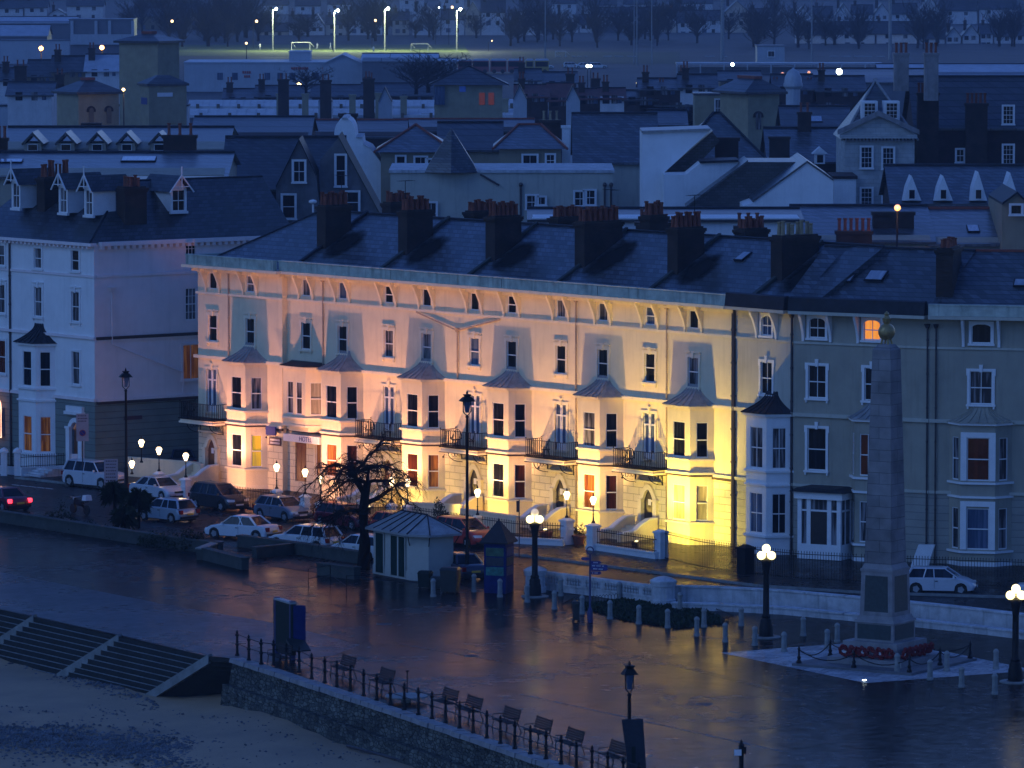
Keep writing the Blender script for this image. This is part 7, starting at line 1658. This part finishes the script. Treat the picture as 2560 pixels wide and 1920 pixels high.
block('dark roof strip with red ridge behind the terracotta-ridged houses', 1010, 1330, 660, 325, 14, 'brick_dark', 'gx', 298, 'slate_far', ridge='ridge_red')
# --- middle distance houses
R = random.Random(5)
mid = [(0, 60, 200, 170, 'slate_far', 'far_wall'), (70, 130, 190, 150, 'slate_far', 'brick_brown'), (130, 215, 178, 140, 'slate_far', 'brick_brown'), (215, 300, 176, 136, 'shed_roof', 'far_wall'), (20, 130, 236, 205, 'slate_far', 'far_wall'), (560, 640, 245, 222, 'slate_far', 'brick_brown'),
       (640, 760, 240, 214, 'slate_far', 'brick_dark'), (780, 900, 240, 212, 'slate_far', 'brick_dark'), (905, 1080, 238, 208, 'slate_far', 'brick_dark'), (1290, 1370, 240, 212, 'roof_red', 'brick_dark'), (1372, 1430, 250, 208, 'roof_red', 'brick_dark'), (1440, 1500, 245, 222, 'roof_red', 'brick_dark'), (1500, 1560, 244, 220, 'roof_red', 'far_wall'),
       (1560, 1640, 248, 226, 'slate_far', 'brick_dark'), (1640, 1735, 262, 228, 'slate_far', 'brick_dark'), (1290, 1350, 200, 172, 'slate_far', 'far_wall'), (1360, 1440, 205, 180, 'slate_far', 'brick_dark'), (1600, 1700, 222, 196, 'slate_far', 'brick_dark'), (1700, 1790, 218, 186, 'slate_far', 'far_wall'), (1800, 1900, 200, 178, 'slate_far', 'brick_brown'),
       (1925, 2010, 262, 225, 'roof_red', 'brick_dark'), (2010, 2110, 262, 226, 'roof_red', 'brick_dark'), (1935, 2030, 222, 186, 'slate_far', 'brick_dark'), (2040, 2160, 226, 190, 'slate_far', 'brick_dark')]
OD = ['first', 'second', 'third', 'fourth', 'fifth', 'sixth', 'seventh', 'eighth', 'ninth', 'tenth', 'eleventh', 'twelfth', 'thirteenth', 'fourteenth', 'fifteenth', 'sixteenth', 'seventeenth', 'eighteenth', 'nineteenth', 'twentieth', 'twenty-first', 'twenty-second', 'twenty-third', 'twenty-fourth', 'twenty-fifth', 'twenty-sixth', 'twenty-seventh', 'twenty-eighth', 'twenty-ninth', 'thirtieth']
order = sorted(range(len(mid)), key=lambda i: mid[i][0])
for rank, i in enumerate(order):
    x0, x1, ye, yr, rm, wm_ = mid[i]; Yd = 800 if ye > 215 else 960
    if 270 < x0 < 1280 and ye > 230: Yd = 990
    st_ = ((x0 + 6, x0 + 22, yr - 16, yr + 6, 3, 2),) if i % 3 != 1 else ()
    block(f'{OD[rank]} middle-distance house from the left, ' + ('red' if rm == 'roof_red' else 'pale' if rm == 'shed_roof' else 'grey') + ' roofed', x0, x1, Yd, ye, 10, wm_, 'gx' if i % 4 else 'gy' if 0 else 'gx', yr, rm, panes=((x0 + (x1 - x0) * .25, ye + 15, 1.0, 1.2), (x0 + (x1 - x0) * .6, ye + 15, .9, 1.2), (x0 + (x1 - x0) * .82, ye + 14, .6, .9)), stacks=st_, group='houses of the middle distance')
for x, y, s_ in ((812, 256, 'left'), (962, 256, 'right'), (1299, 250, 'third'), (1432, 252, 'fourth')):
    pblock('small bright ' + s_ + ' white gable in front of the dark middle-distance roofs', [(x - 16, y + 30), (x - 16, y), (x, y - 36), (x + 18, y), (x + 18, y + 30)], 880 if x < 1280 else 760, 4, 'shed_white', 'lead_dark', roof_edges=(1, 2), over=.2)
for x0, x1, yt, yb, s_ in ((695, 722, 198, 250, 'dark stack left of the orange-lit street lamp'), (800, 828, 200, 250, 'dark stack above the left white gable'), (908, 936, 196, 250, 'tall slim dark stack in the middle distance'), (1415, 1436, 184, 235, 'reddish stack among red roofs'), (1478, 1500, 196, 240, 'small stack right of the red roofs'), (1698, 1716, 178, 220, 'stack near the pair of car headlamps'), (36, 66, 164, 210, 'square dark stack at far left'), (138, 160, 186, 220, 'dark stack right of the far left one')):
    stack(s_, x0, x1, yt, yb, 870, 2)
# --- white industrial sheds
sh, so_ = block('long white industrial shed with red lettering near the pitch', 462, 906, 1180, 158, 22, 'shed_white', 'flat', None, 'shed_roof', name='industrial_shed', cat='shed')
for x in (550, 587, 668, 700, 731, 790, 838, 884): a_, b_ = W(x - 7, 200, 1179.5), W(x + 7, 182, 1179.5); k = MB(); k.box(a_.x - so_.x, b_.x - so_.x, -.1, -.02, a_.z, b_.z); k.build('window', M['glass_blue'], sh)
for x0, x1, ya in ((728, 772, 168), (806, 852, 168), (606, 628, 178), (610, 626, 188)):
    a_, b_ = W(x0, ya + 5, 1179.5), W(x1, ya, 1179.5); n = int((x1 - x0) / 5); k = MB()
    for i in range(n): q_ = (b_.x - a_.x) / n; k.box(a_.x - so_.x + q_ * i, a_.x - so_.x + q_ * (i + .7), -.15, -.05, a_.z, b_.z)
    k.box(a_.x - so_.x, b_.x - so_.x, -.07, -.05, a_.z - .1, a_.z - .02); k.build('lettering', M['paint_red'], sh)
block('pale raised box on the long white shed roof', 724, 776, 1190, 131, 10, 'shed_white', 'flat', None, 'shed_roof', name='roof_box', cat='shed'); block('low pale gabled end of the white shed', 808, 906, 1178, 158, 20, 'shed_white', 'gy', 136, 'shed_roof', name='industrial_shed', cat='shed')
block('big grey shed with a bright pale roof beside the white one', 906, 1092, 1170, 150, 26, 'shed_grey', 'gx', 134, 'shed_roof', name='industrial_shed', cat='shed'); block('low pale lean-to between the grey shed and the coaches', 1088, 1142, 1200, 152, 10, 'shed_white', 'gx', 146, 'shed_roof', name='industrial_shed', cat='shed')
block('small pale cube-shaped building by the football ground', 1892, 1960, 1400, 116, 10, 'shed_white', 'flat', None, 'shed_grey', name='clubhouse', cat='building', wins=((1928, 142, 1.6, 1.4, 'cas2'),))
block('long low pale-roofed shed at the top left', -60, 190, 1500, 56, 16, 'shed_grey', 'gx', 42, 'shed_roof', name='industrial_shed', cat='shed'); block('bright-roofed shed nearest the top left corner', -60, 120, 1440, 88, 14, 'shed_grey', 'gx', 62, 'shed_roof', name='industrial_shed', cat='shed')
s2_, s2o = block('dark shed with pale columns at the upper left', 175, 335, 1430, 50, 14, 'shed_grey', 'flat', None, 'shed_grey', name='industrial_shed', cat='shed')
for x in (176, 236, 270, 328): a_, b_ = W(x, 112, 1429), W(x + 7, 52, 1429); k = MB(); k.box(a_.x - s2o.x, b_.x - s2o.x, -.5, 0, a_.z, b_.z); k.build('column', M['shed_white'], s2_)
a_, b_ = W(175, 112, 1428), W(335, 86, 1428); k = MB(); k.box(a_.x - s2o.x, b_.x - s2o.x, -.8, -.52, max(0, a_.z), b_.z); k.build('base_wall', M['shed_white'], s2_)
block('low pale wall in front of the dark shed at far left', -60, 175, 1410, 102, 3, 'shed_white', 'flat', None, 'shed_grey', name='boundary_wall', cat='wall')
# coaches and stand
for i, (x0, x1, m_) in enumerate(((1145, 1180, 'bus_red'), (1182, 1222, 'bus_red'), (1226, 1266, 'bus_red'), (1270, 1310, 'bus_red'), (1314, 1334, 'bus_yellow'), (1337, 1372, 'bus_yellow'))):
    a_, b_ = W(x0, 172, 1320), W(x1, 148, 1320); t = thing('parked_coach', Vector((a_.x, 1320, 0)), 0, ['far left', 'second', 'third', 'fourth', 'smaller', 'far right'][i] + (' yellow' if 'y' in m_ else ' red') + ' coach with white roof, parked beyond the sheds', 'coach', 'coaches parked beyond the sheds')
    L_ = b_.x - a_.x; k = MB(); k.box(0, L_, 0, 2.5, .4, b_.z - .35); k.build('body', M[m_], t); k = MB(); k.frus((-.05, L_ + .05, -.05, 2.55), (.3, L_ - .3, .2, 2.3), b_.z - .35, b_.z + .05); k.build('roof', M['shed_roof'], t); k = MB(); k.box(.2, L_ - .2, -.04, -.01, 1.6, b_.z - .6); k.build('window_band', M['glass'], t)
    k = MB(Matrix.Translation((0, 0, .5)) @ Matrix.Rotation(math.pi / 2, 4, 'X')); [k.lathe([(.5, -.1), (.5, .2)], 10, (q_, 0, 0)) for q_ in (.9, L_ - .9)]; k.build('wheel', M['rubber'], t)
for i, (x, y) in enumerate(((1362, 172), (1430, 170), (1460, 171), (1495, 171))): car('estate' if i % 2 else 'saloon', 'paint_white', G(x, y), 0.1, ['first', 'second', 'third', 'fourth'][i] + ' tiny white car from the left in the far car park')
t = thing('football_stand', org(1690, 1310), 0, 'long thin white-roofed stand beside the football ground', 'stand'); a_ = W(1690, 158, 1310); b_ = W(2205, 163, 1310); k = MB(); k.box(0, b_.x - a_.x, 0, 6, a_.z - .3, a_.z + .1); k.build('roof', M['shed_roof'], t); k = MB(); [k.box(j * 5.5, j * 5.5 + .3, -.2, .1, 0, a_.z - .3) for j in range(9)]; k.build('post', M['shed_white'], t); k = MB(); k.box(0, b_.x - a_.x, 4, 5, 0, a_.z - 1); k.build('wall', M['shed_grey'], t)
block('long low building with pale flat roof at the right', 2200, 2640, 1150, 186, 20, 'shed_grey', 'gx', 160, 'shed_roof', name='industrial_shed', cat='shed')
block('wide dark grey roofs right of the white dome', 1990, 2330, 900, 205, 30, 'shed_grey', 'gx', 172, 'slate_far', name='industrial_shed', cat='shed')
t = thing('white_dome', org(1982, 770), 0, 'small white dome on a drum among dark roofs', 'dome'); a_ = W(1982, 232, 770); k = MB(); k.lathe([(1.0, 0), (1.0, a_.z + .5), (1.35, a_.z + .9), (1.35, a_.z + 1.3)], 14); k.build('drum', M['shed_white'], t); k = MB(); k.lathe([(1.25, a_.z + 1.3), (1.15, a_.z + 2.2), (.7, a_.z + 3.0), (.3, a_.z + 3.2), (.02, a_.z + 3.5)], 14); k.build('dome_cap', M['shed_white'], t, smooth=True)
# ---------------------------------------------------------------- football ground
sheet('pitch', [G(380, 140), G(1180, 142), G(1160, 112), G(420, 112)], mat('turf', (.10, .13, .035), .9, .3, .05), .02)
sheet('pitch', [G(1280, 160), G(1700, 160), G(1700, 130), G(1280, 130)], mat('turf_dark', (.03, .05, .03), .9, .3, .05), .02)
def pole(label, x, yb, yt, m='spot_white', r=.3, col=None, pw=0, arm=1.0, name='floodlight_pole', hr=.4, pm='lead'):
    p = G(x, yb); q_ = W(x, yt, p.y); h = q_.z; t = thing(name, p, 0, label, 'floodlight' if 'flood' in name else 'street lamp'); k = MB(); k.lathe([(r, 0), (r * .6, h - .4)], 6); k.tube([(0, 0, h - .5), (arm * .6, -.3, h - .1), (arm, -.3, h)], r * .4, 4); k.build('column', M[pm], t); k = MB(); k.ball((arm, -.5, h), hr, 8, 6); k.build('lamp_head', M[m], t)
    if pw: point(Vector(p) + Vector((arm, -1.6, h)), col, pw, .5)
    return t
for i, (x, yt) in enumerate(((682, 22), (836, 26), (962, 21), (1142, 23))): pole(['first', 'second', 'third', 'fourth'][i] + ' tall floodlight from the left over the green pitch', x, 127, yt, 'spot_white', .22, (.85, 1, .6), 6500)
for i, (x, yb, yt, m, hr, s_) in enumerate(((422, 118, 53, 'spot_warm', .42, 'warm street lamp above the dark trees at left'), (633, 120, 53, 'spot_warm', .42, 'warm street lamp just left of the first floodlight'), (930, 118, 51, 'spot_warm', .36, 'warm lamp between the second and third floodlights'), (1089, 112, 19, 'spot_white', .22, 'faint white lamp left of the fourth floodlight'), (1122, 112, 18, 'spot_warm', .4, 'warm lamp touching the fourth floodlight'), (1221, 128, 102, 'spot_warm', .18, 'tiny lamp right of the pitch'), (1671, 60, 17, 'spot_warm', .25, 'small lamp over the far terrace roofs'))):
    pole(s_, x, yb, yt, m, .12, name='street_lamp', hr=hr, pm='lead_dark')
def glow(label, x, y, Y, m, r, name='street_lamp', pw=0, col=(1, .6, .2)):
    p = W(x, y, Y); t = thing(name, Vector((p.x, Y, 0)), 0, label, 'street lamp'); k = MB(); k.lathe([(.12, 0), (.08, p.z - .1)], 6); k.build('column', M['lead_dark'], t); k = MB(); k.ball((0, -.25, p.z), r, 10, 6); k.tube([(0, 0, p.z - .1), (0, -.25, p.z)], .05, 4); k.build('lamp_head', M[m], t)
    if pw: point(p + Vector((0, -1.0, 0)), col, pw, .3)
glow('orange street lamp glowing at far left beneath the sheds', 103, 121, 1000, 'spot_orange', .5, pw=350, col=(1, .45, .1)); glow('orange street lamp glowing left of the tall yellow block', 255, 119, 1000, 'spot_orange', .5, pw=350, col=(1, .45, .1))
glow('white lamp at the corner of the short yellow brick building', 309, 224, 745, 'spot_warm', .22, pw=100); glow('warm lamp in front of the white shed', 748, 210, 1050, 'spot_warm', .38, pw=200); glow('bright orange lamp over the slate roofs at right', 2243, 519, 415, 'spot_orange', .26, pw=35, col=(1, .45, .08))
for i, (x, y, m, r, s_) in enumerate(((1469, 165, 'spot_white', .34, 'left headlamp-like white light by the dark pitch'), (1477, 165, 'spot_white', .28, 'right headlamp-like white light by the dark pitch'), (1595, 208, 'spot_warm', .3, 'yellowish lamp over the middle roofs'), (1628, 198, 'spot_warm', .28, 'left of two close warm lamps'), (1643, 199, 'spot_warm', .26, 'right of two close warm lamps'), (1740, 198, 'spot_warm', .18, 'faint pair light beside dark stack'), (1831, 161, 'spot_white', .36, 'white light under the stand roof'), (1956, 185, 'spot_orange', .3, 'orange lamp left of the white dome'), (2022, 181, 'spot_orange', .26, 'orange lamp right of the white dome'), (2050, 222, 'spot_orange', .4, 'larger orange lamp low right of the white dome'), (2098, 179, 'spot_white', .5, 'brightest white lamp in the middle distance'), (2484, 9, 'spot_orange', .8, 'orange lamp by the top right houses'), (22, 34, 'spot_warm', .3, 'dim lamp by the top left shed'), (489, 17, 'spot_warm', .25, 'dim white lamp in the far trees at top left'), (616, 108, 'spot_warm', .3, 'white low lamp left of the lit goal'))):
    glow(s_, x, y, (2000 if y < 40 else 1300 if y < 130 else 1150 if y < 175 else 900), m, r)
for i, (x, yb, r_) in enumerate(((1806, 152, .55), (2225, 150, .5), (2029, 175, .22), (1363, 150, .2), (1592, 165, .2), (1629, 165, .18), (1585, 165, .15))):
    p = G(x, yb); t = thing('mast', p, 0, ['thick tall grey mast right of centre', 'thick tall grey mast beside the buff chimneys', 'thin mast above the stand', 'thin mast left of the dark pitch', 'left thin mast by the dark pitch', 'right thin mast by the dark pitch', 'faintest thin mast by the dark pitch'][i], 'mast'); k = MB(); k.lathe([(r_, 0), (r_ * .7, 34 if r_ > .4 else 20)], 8); k.build('column', M['lead'], t)
def goal(x0, x1, yb, yt, lab):
    a_ = G(x0, yb); b_ = W(x1, yb, a_.y); h = W(x0, yt, a_.y).z; t = thing('goal', a_, 0, lab, 'goal'); k = MB(); L_ = b_.x - a_.x; k.tube([(0, 0, 0), (0, 0, h), (L_, 0, h), (L_, 0, 0)], .09, 5); k.tube([(0, 0, h), (1.0, 3, h * .4)], .05, 4); k.tube([(L_, 0, h), (L_ + 1.0, 3, h * .4)], .05, 4); k.build('frame', M['goal_white'], t)
goal(729, 775, 126, 106, 'white football goal on the lit pitch'); goal(1389, 1414, 143, 128, 'dim football goal on the dark pitch'); goal(1028, 1070, 128, 110, 'dim goal at the right end of the lit pitch')
t = thing('boundary_boards', org(1390, 1480), 0, 'row of small white boards along the far touchline', 'boards'); k = MB()
for x0, x1 in ((1392, 1402), (1410, 1418), (1430, 1438), (1444, 1454), (1460, 1468), (1508, 1530), (1536, 1560), (1568, 1592), (1762, 1786), (1800, 1818), (2075, 2095), (2104, 2126), (2136, 2180), (2190, 2212)): a_, b_ = W(x0, 146, 1480), W(x1, 140, 1480); k.box(a_.x - t.location.x, b_.x - t.location.x, 0, .1, max(.05, a_.z), b_.z)
k.build('board', M['shed_white'], t)
# players: small continuous figures
def person(label, loc, rz, top, swing=.35):
    t = thing('person', loc, rz, label, 'person'); V = [(0, 0, .95), (0, 0, 1.2), (0, 0, 1.42), (0, .0, 1.52), (0, -.01, 1.66), (0, -.01, 1.78), (.09, 0, .9), (.11, -swing * .5, .5), (.12, -swing * .25, .08), (.12, -swing * .25 - .14, .03), (-.09, 0, .9), (-.11, swing * .3, .52), (-.12, swing, .12), (-.12, swing - .1, .04), (.2, 0, 1.4), (.3, swing * .4, 1.15), (.3, swing * .1, .92), (-.2, 0, 1.4), (-.3, -swing * .4, 1.15), (-.28, -swing * .8, .98)]
    E_ = [(0, 1), (1, 2), (2, 3), (3, 4), (4, 5), (0, 6), (6, 7), (7, 8), (8, 9), (0, 10), (10, 11), (11, 12), (12, 13), (2, 14), (14, 15), (15, 16), (2, 17), (17, 18), (18, 19)]
    rad = [.15, .14, .15, .06, .1, .09, .1, .065, .045, .04, .1, .065, .045, .04, .06, .045, .035, .06, .045, .035]
    me = bpy.data.meshes.new('body'); me.from_pydata(V, E_, []); o = bpy.data.objects.new('body', me); link(o, t); o.modifiers.new('skin', 'SKIN'); sv_ = me.skin_vertices[0].data
    for i, r in enumerate(rad): sv_[i].radius = (r, r)
    sv_[0].use_root = True; me.materials.append(M[top]); s_ = o.modifiers.new('sub', 'SUBSURF'); s_.levels = s_.render_levels = 1
    k = MB(); k.ball((0, .03, 1.72), .115, 8, 6); k.build('hair', M['cloth_dark'], t); return t
person('player in dark kit running on the lit pitch near the second floodlight', G(832, 131), .6, 'cloth_dark'); person('player in white top standing behind the lit goal', G(793, 122), 2, 'sign_white'); person('player in white shirt running left of the third floodlight', G(934, 131), -.4, 'sign_white'); person('lone player in pale kit at the left end of the pitch', G(650, 124), 0, 'sign_white', .1); person('player bending near the middle of the pitch', G(826, 122), 1.2, 'sign_white', .2)
# ---------------------------------------------------------------- the far houses
far_rows = []
def fh(x0, x1, Y, ye, yr, kind, wm_, lab): block(lab, x0, x1, Y, ye, 9, wm_, kind, yr, 'slate_far', panes=((x0 + (x1 - x0) * .28, ye + 12, 1.2, 1.2), (x0 + (x1 - x0) * .72, ye + 12, 1.2, 1.2), (x0 + (x1 - x0) * .3, ye + 33, 1.4, 1.3), (x0 + (x1 - x0) * .7, ye + 33, 1.0, 1.3)) if (x1 - x0) > 26 else (), stacks=((x0 + 4, x0 + 11, yr - 10, yr + 4, 4, 1),), group='houses on the far side of the football ground')
rowA = [(645, 720, 78, 58, 'gx'), (724, 768, 60, 38, 'gx'), (775, 812, 66, 34, 'gy'), (816, 866, 60, 40, 'gx'), (870, 920, 50, 26, 'gx'), (925, 956, 52, 28, 'gx'), (982, 1022, 50, 30, 'gx'), (1032, 1100, 44, 14, 'gy'), (1104, 1160, 48, 24, 'gx'), (1164, 1200, 36, 4, 'gy'), (1204, 1262, 30, 2, 'gx'), (1300, 1360, 28, 2, 'gx')]
for i, r in enumerate(rowA): fh(r[0], r[1], 1760, r[2], r[3], r[4], 'far_wall' if i % 3 else 'far_wall_tan', f'{OD[i]} far house from the left behind the lit pitch')
rowB = [(1390, 1445, 52, 24, 'gy'), (1450, 1480, 60, 36, 'gx'), (1510, 1552, 84, 62, 'gx'), (1556, 1600, 90, 64, 'gy'), (1585, 1640, 40, 20, 'gx'), (1640, 1690, 62, 36, 'gy'), (1694, 1740, 56, 28, 'gx'), (1744, 1800, 50, 26, 'gx'), (1812, 1870, 30, 2, 'gy'), (1874, 1930, 40, 22, 'gx')]
for i, r in enumerate(rowB): fh(r[0], r[1], 1800, r[2], r[3], r[4], 'far_wall_tan' if i in (5, 8) else 'far_wall', f'{OD[i]} far house from the left behind the dark pitch')
rowC = [(1980, 2030, 48, 16, 'gy'), (2034, 2080, 44, 16, 'gx'), (2088, 2126, 38, 8, 'gy'), (2130, 2180, 36, 12, 'gx'), (2184, 2222, 36, 8, 'gy'), (2226, 2290, 34, 8, 'gx'), (2300, 2345, 24, -8, 'gy'), (2350, 2440, 26, -2, 'gx'), (2446, 2540, 22, -6, 'gx')]
for i, r in enumerate(rowC): fh(r[0], r[1], 1950, r[2], r[3], r[4], 'far_wall', f'{OD[i]} house from the left in the upper right far row')
rowD = [(1990, 2085, 86, 58, 'gx'), (2090, 2185, 84, 54, 'gx'), (2190, 2292, 84, 54, 'gx'), (2300, 2360, 96, 66, 'gx'), (2364, 2400, 92, 68, 'gy'), (2405, 2445, 88, 62, 'gy'), (2450, 2480, 84, 60, 'gx'), (2484, 2530, 90, 66, 'gx'), (2534, 2590, 88, 64, 'gx')]
for i, r in enumerate(rowD): fh(r[0], r[1], 1640, r[2], r[3], r[4], 'far_wall', f'{OD[i]} house from the left in the nearer upper right row')
rowE = [(0, 60, 20, 2, 'gx'), (64, 120, 18, 0, 'gx'), (126, 166, 34, 22, 'gy'), (170, 260, 14, -4, 'gx'), (340, 400, 40, 20, 'gx'), (404, 450, 52, 30, 'gx'), (470, 520, 30, 8, 'gx'), (530, 580, 40, 16, 'gx'), (590, 640, 50, 26, 'gx')]
for i, r in enumerate(rowE): fh(r[0], r[1], 1850, r[2], r[3], r[4], 'far_wall' if i < 4 else 'brick_brown', f'{OD[i]} house from the left along the top left edge')
rowF = [(660, 720, 12, -10), (740, 800, 14, -8), (820, 880, 10, -12), (1380, 1440, 8, -14), (1460, 1540, 12, -8), (1560, 1640, 10, -10), (1700, 1780, 8, -14), (1000, 1060, -2, -22), (1100, 1160, -4, -20)]
for i, r in enumerate(rowF): fh(r[0], r[1], 2150, r[2], r[3], 'gx', 'far_wall', f'{OD[i]} most distant rooftop from the left at the top edge')
t_, _o = block('long distant wall of pale terrace houses across the top centre', 1480, 1735, 1900, 34, 10, 'far_wall', 'gx', 18, 'slate_far', wins=[(1490 + i * 17, 52, 1.2, 1.4, 'cas2') for i in range(14)])
# bare trees between the houses
def far_tree(seed, h=11):
    R = random.Random(seed); t = thing('bare_tree', (0, 0, 0), 0, 'x', 'tree'); T_ = MB(); T_.tube([(0, 0, 0), (.1, 0, h * .35), (0, .1, h * .6)], [.28, .2, .1], 5); T_.build('trunk', M['bark'], t); C = MB()
    for k in range(90):
        z0_ = h * R.uniform(.12, .6); a = R.random() * 6.28; s_ = R.uniform(.4, 1.1); L_ = h * R.uniform(.15, .42); p0 = (0, 0, z0_); p1 = (math.cos(a) * s_ * L_ * .5, math.sin(a) * s_ * L_ * .5, z0_ + L_ * .5); p2 = (math.cos(a + .3) * s_ * L_, math.sin(a + .3) * s_ * L_, z0_ + L_); C.tube([p0, p1, p2], [.08, .05, .03], 3)
        for _ in range(4): q_ = R.uniform(.3, 1); b_ = Vector(p1).lerp(Vector(p2), q_); C.tube([b_, b_ + Vector((R.uniform(-.7, .7), R.uniform(-.7, .7), R.uniform(.5, 1.6)))], [.045, .025], 3)
    C.build('crown', M['bark_far'], t, fix=False); return t
mk('bark_far', (.035, .035, .04), .95, .3, 1, spec=.1)
TP = [far_tree(21), far_tree(22, 13), far_tree(23, 9)]; US = [[False], [False], [False]]; R = random.Random(9); k = 0
for band in ((400, 640, 92, 118, 20), (640, 1260, 84, 104, 16), (1270, 1960, 96, 124, 30), (1960, 2560, 112, 124, 14), (1270, 1960, 62, 80, 12), (300, 640, 50, 80, 12), (2300, 2560, 50, 60, 6)):
    for i in range(band[4]):
        x, y = R.uniform(band[0], band[1]), R.uniform(band[2], band[3]); j = k % 3; place(TP[j], US[j], G(x, y), R.random() * 6, 'bare dark tree standing among the far houses', 'bare trees among the far houses', (R.uniform(.9, 1.8), R.uniform(.9, 1.5), R.uniform(.6, 1.25))); k += 1
for x, y, Y, s_, l_ in ((1070, 232, 980, 1.0, 'wide bare tree in front of the grey shed'), (1040, 236, 960, .9, 'bare tree left of its wide neighbour by the grey shed'), (765, 236, 985, .7, 'small bare tree before the white shed windows'), (1108, 228, 1000, .8, 'bare tree beside the ticket building')):
    place(TP[1], US[1], W(x, y, Y) * 1.0, 1, l_, None, (s_ * 1.5, s_ * 1.5, s_ * .55))
# distant rising ground
hg = MB(); hx = [(-900, 2600, -1), (900, 2600, -1), (1400, 5200, 260), (-1400, 5200, 230)]
n = 24; vs = []; 
for j in range(n + 1):
    for i in range(n + 1):
        x = -1400 + 2800 * i / n; y = 2450 + 1600 * j / n; vs.append((x, y, -1 + (j / n) ** 1.2 * 95 + 6 * math.sin(x * .006 + j) * (j / n)))
hg.add(vs, [(j * (n + 1) + i, j * (n + 1) + i + 1, (j + 1) * (n + 1) + i + 1, (j + 1) * (n + 1) + i) for j in range(n) for i in range(n)]); struct(hg.build('hills', M['far_green'], smooth=True))
# floodlights: real fittings on the ground in front of each bay of the hotel
FLD = [(5.6, (1, .41, .23), .9), (14.75, (1, .42, .22), .92), (22.75, (1, .43, .21), .96), (30.95, (1, .46, .20), .96), (39.3, (1, .53, .18), 1.0), (47.4, (1, .66, .11), 1.25)]
WHR = ['far left', 'second from the left', 'third from the left', 'third from the right', 'second from the right', 'far right']
for (u, col, pw), nm in zip(FLD, WHR):
    p = FA.w(u, 4.6, .14); t = thing('floodlight', p, HA, 'small ground floodlight in front of the hotel bays, ' + nm, 'floodlight', 'ground floodlights washing the hotel front')
    b = MB(); b.box(-.16, .16, -.1, .1, 0, .1); b.box(-.2, -.17, -.05, .05, .05, .35); b.box(.17, .2, -.05, .05, .05, .35); b.build('bracket', M['black_iron'], t)
    b = MB(Matrix.Translation((0, 0, .28)) @ Matrix.Rotation(.9, 4, 'X')); b.frus((-.1, .1, -.12, .0), (-.16, .16, -.14, .02), -.14, .06); b.build('housing', M['black_iron'], t)
    b = MB(Matrix.Translation((0, 0, .28)) @ Matrix.Rotation(-.9, 4, 'X')); b.box(-.12, .12, .0, .02, .1, .2); b.build('lens', M['flood_face'], t)
    spot(FA.w(u, 4.35, .75), FA.w(u, 0, 8.2), col, 1330 * pw, 86, .05, .6)
    spot(FA.w(u + (.8 if u < 10 else 0), 4.3, .6), FA.w(u + (.8 if u < 10 else 0), 0, 2.2), (1, col[1] + (.02 if u < 20 else .12), .20 if u < 20 else .10), (270 if u < 20 else 340) * pw, 118, .08, .6)  # low fill spot added to brighten the ground floor, without its own fitting
spot(FA.w(48.3, 3.4, .5), FA.w(49.0, .6, 1.8), (1, .74, .05), 330, 115, .1, .6)
spot(FA.w(24.5, 3.6, .5), FA.w(23.5, .6, .8), (1, .72, .10), 60, 120, .1, .6); spot(FA.w(30.3, 4.0, .5), FA.w(30.0, 1, .8), (1, .72, .10), 45, 120, .1, .6)
# ---------------------------------------------------------------- evening haze: one closed box of even air
hz = MB(); hz.box(-1650, 1650, -60, 4250, -6, 122); ho = hz.build('haze', []); tag(ho, kind='stuff', label='thin blue evening haze over the whole town', cat='haze')
hm = bpy.data.materials.new('haze'); t = nt(hm); out = t.nodes.new('ShaderNodeOutputMaterial'); v = t.nodes.new('ShaderNodeVolumePrincipled'); v.inputs['Color'].default_value = (.7, .8, 1, 1); v.inputs['Density'].default_value = HAZE; v.inputs['Anisotropy'].default_value = .1
t.links.new(v.outputs[0], out.inputs['Volume']); ho.data.materials.append(hm)
# ---------------------------------------------------------------- camera, sky, render
cam = bpy.data.cameras.new('camera'); cam.sensor_width = 36; cam.lens = F / 2560 * 36; cam.clip_start = 1; cam.clip_end = 9000
co = bpy.data.objects.new('camera', cam); co.location = (0, 0, H); co.rotation_euler = (math.pi / 2 - TH, 0, 0); link(co); S.camera = co
w = bpy.data.worlds.new("World"); S.world = w; w.use_nodes = True; t = w.node_tree; t.nodes.clear()
out = t.nodes.new('ShaderNodeOutputWorld'); bg = t.nodes.new('ShaderNodeBackground'); sk = t.nodes.new('ShaderNodeTexSky')
sk.sky_type = 'NISHITA'; sk.sun_disc = False; sk.sun_elevation = math.radians(SUN_EL); sk.sun_rotation = math.radians(SUN_ROT); sk.altitude = 30; sk.ozone_density = 3.5; sk.air_density = 1.2; sk.dust_density = .4
mx = t.nodes.new('ShaderNodeMix'); mx.data_type = 'RGBA'; mx.blend_type = 'MULTIPLY'; mx.inputs[0].default_value = 1; mx.inputs[7].default_value = SKY_TINT
t.links.new(sk.outputs[0], mx.inputs[6]); t.links.new(mx.outputs[2], bg.inputs[0]); bg.inputs[1].default_value = SKY_STR; t.links.new(bg.outputs[0], out.inputs[0])
sl = bpy.data.lights.new('sun', 'SUN'); sl.energy = SUN_E; sl.color = (.30, .55, 1.0); sl.angle = math.radians(35)
so = bpy.data.objects.new('sun', sl); so.rotation_euler = (math.radians(90 - 35), 0, math.radians(SUN_AZ)); link(so)
S.view_settings.view_transform = 'Standard'; S.view_settings.look = 'None'; S.view_settings.exposure = EXPO; S.view_settings.gamma = 1
S.render.engine = 'CYCLES'; S.cycles.use_adaptive_sampling = True; S.cycles.max_bounces = 5; S.cycles.caustics_reflective = False; S.cycles.caustics_refractive = False
S.cycles.sample_clamp_indirect = 3.0
try: S.cycles.use_light_tree = True
except Exception: pass
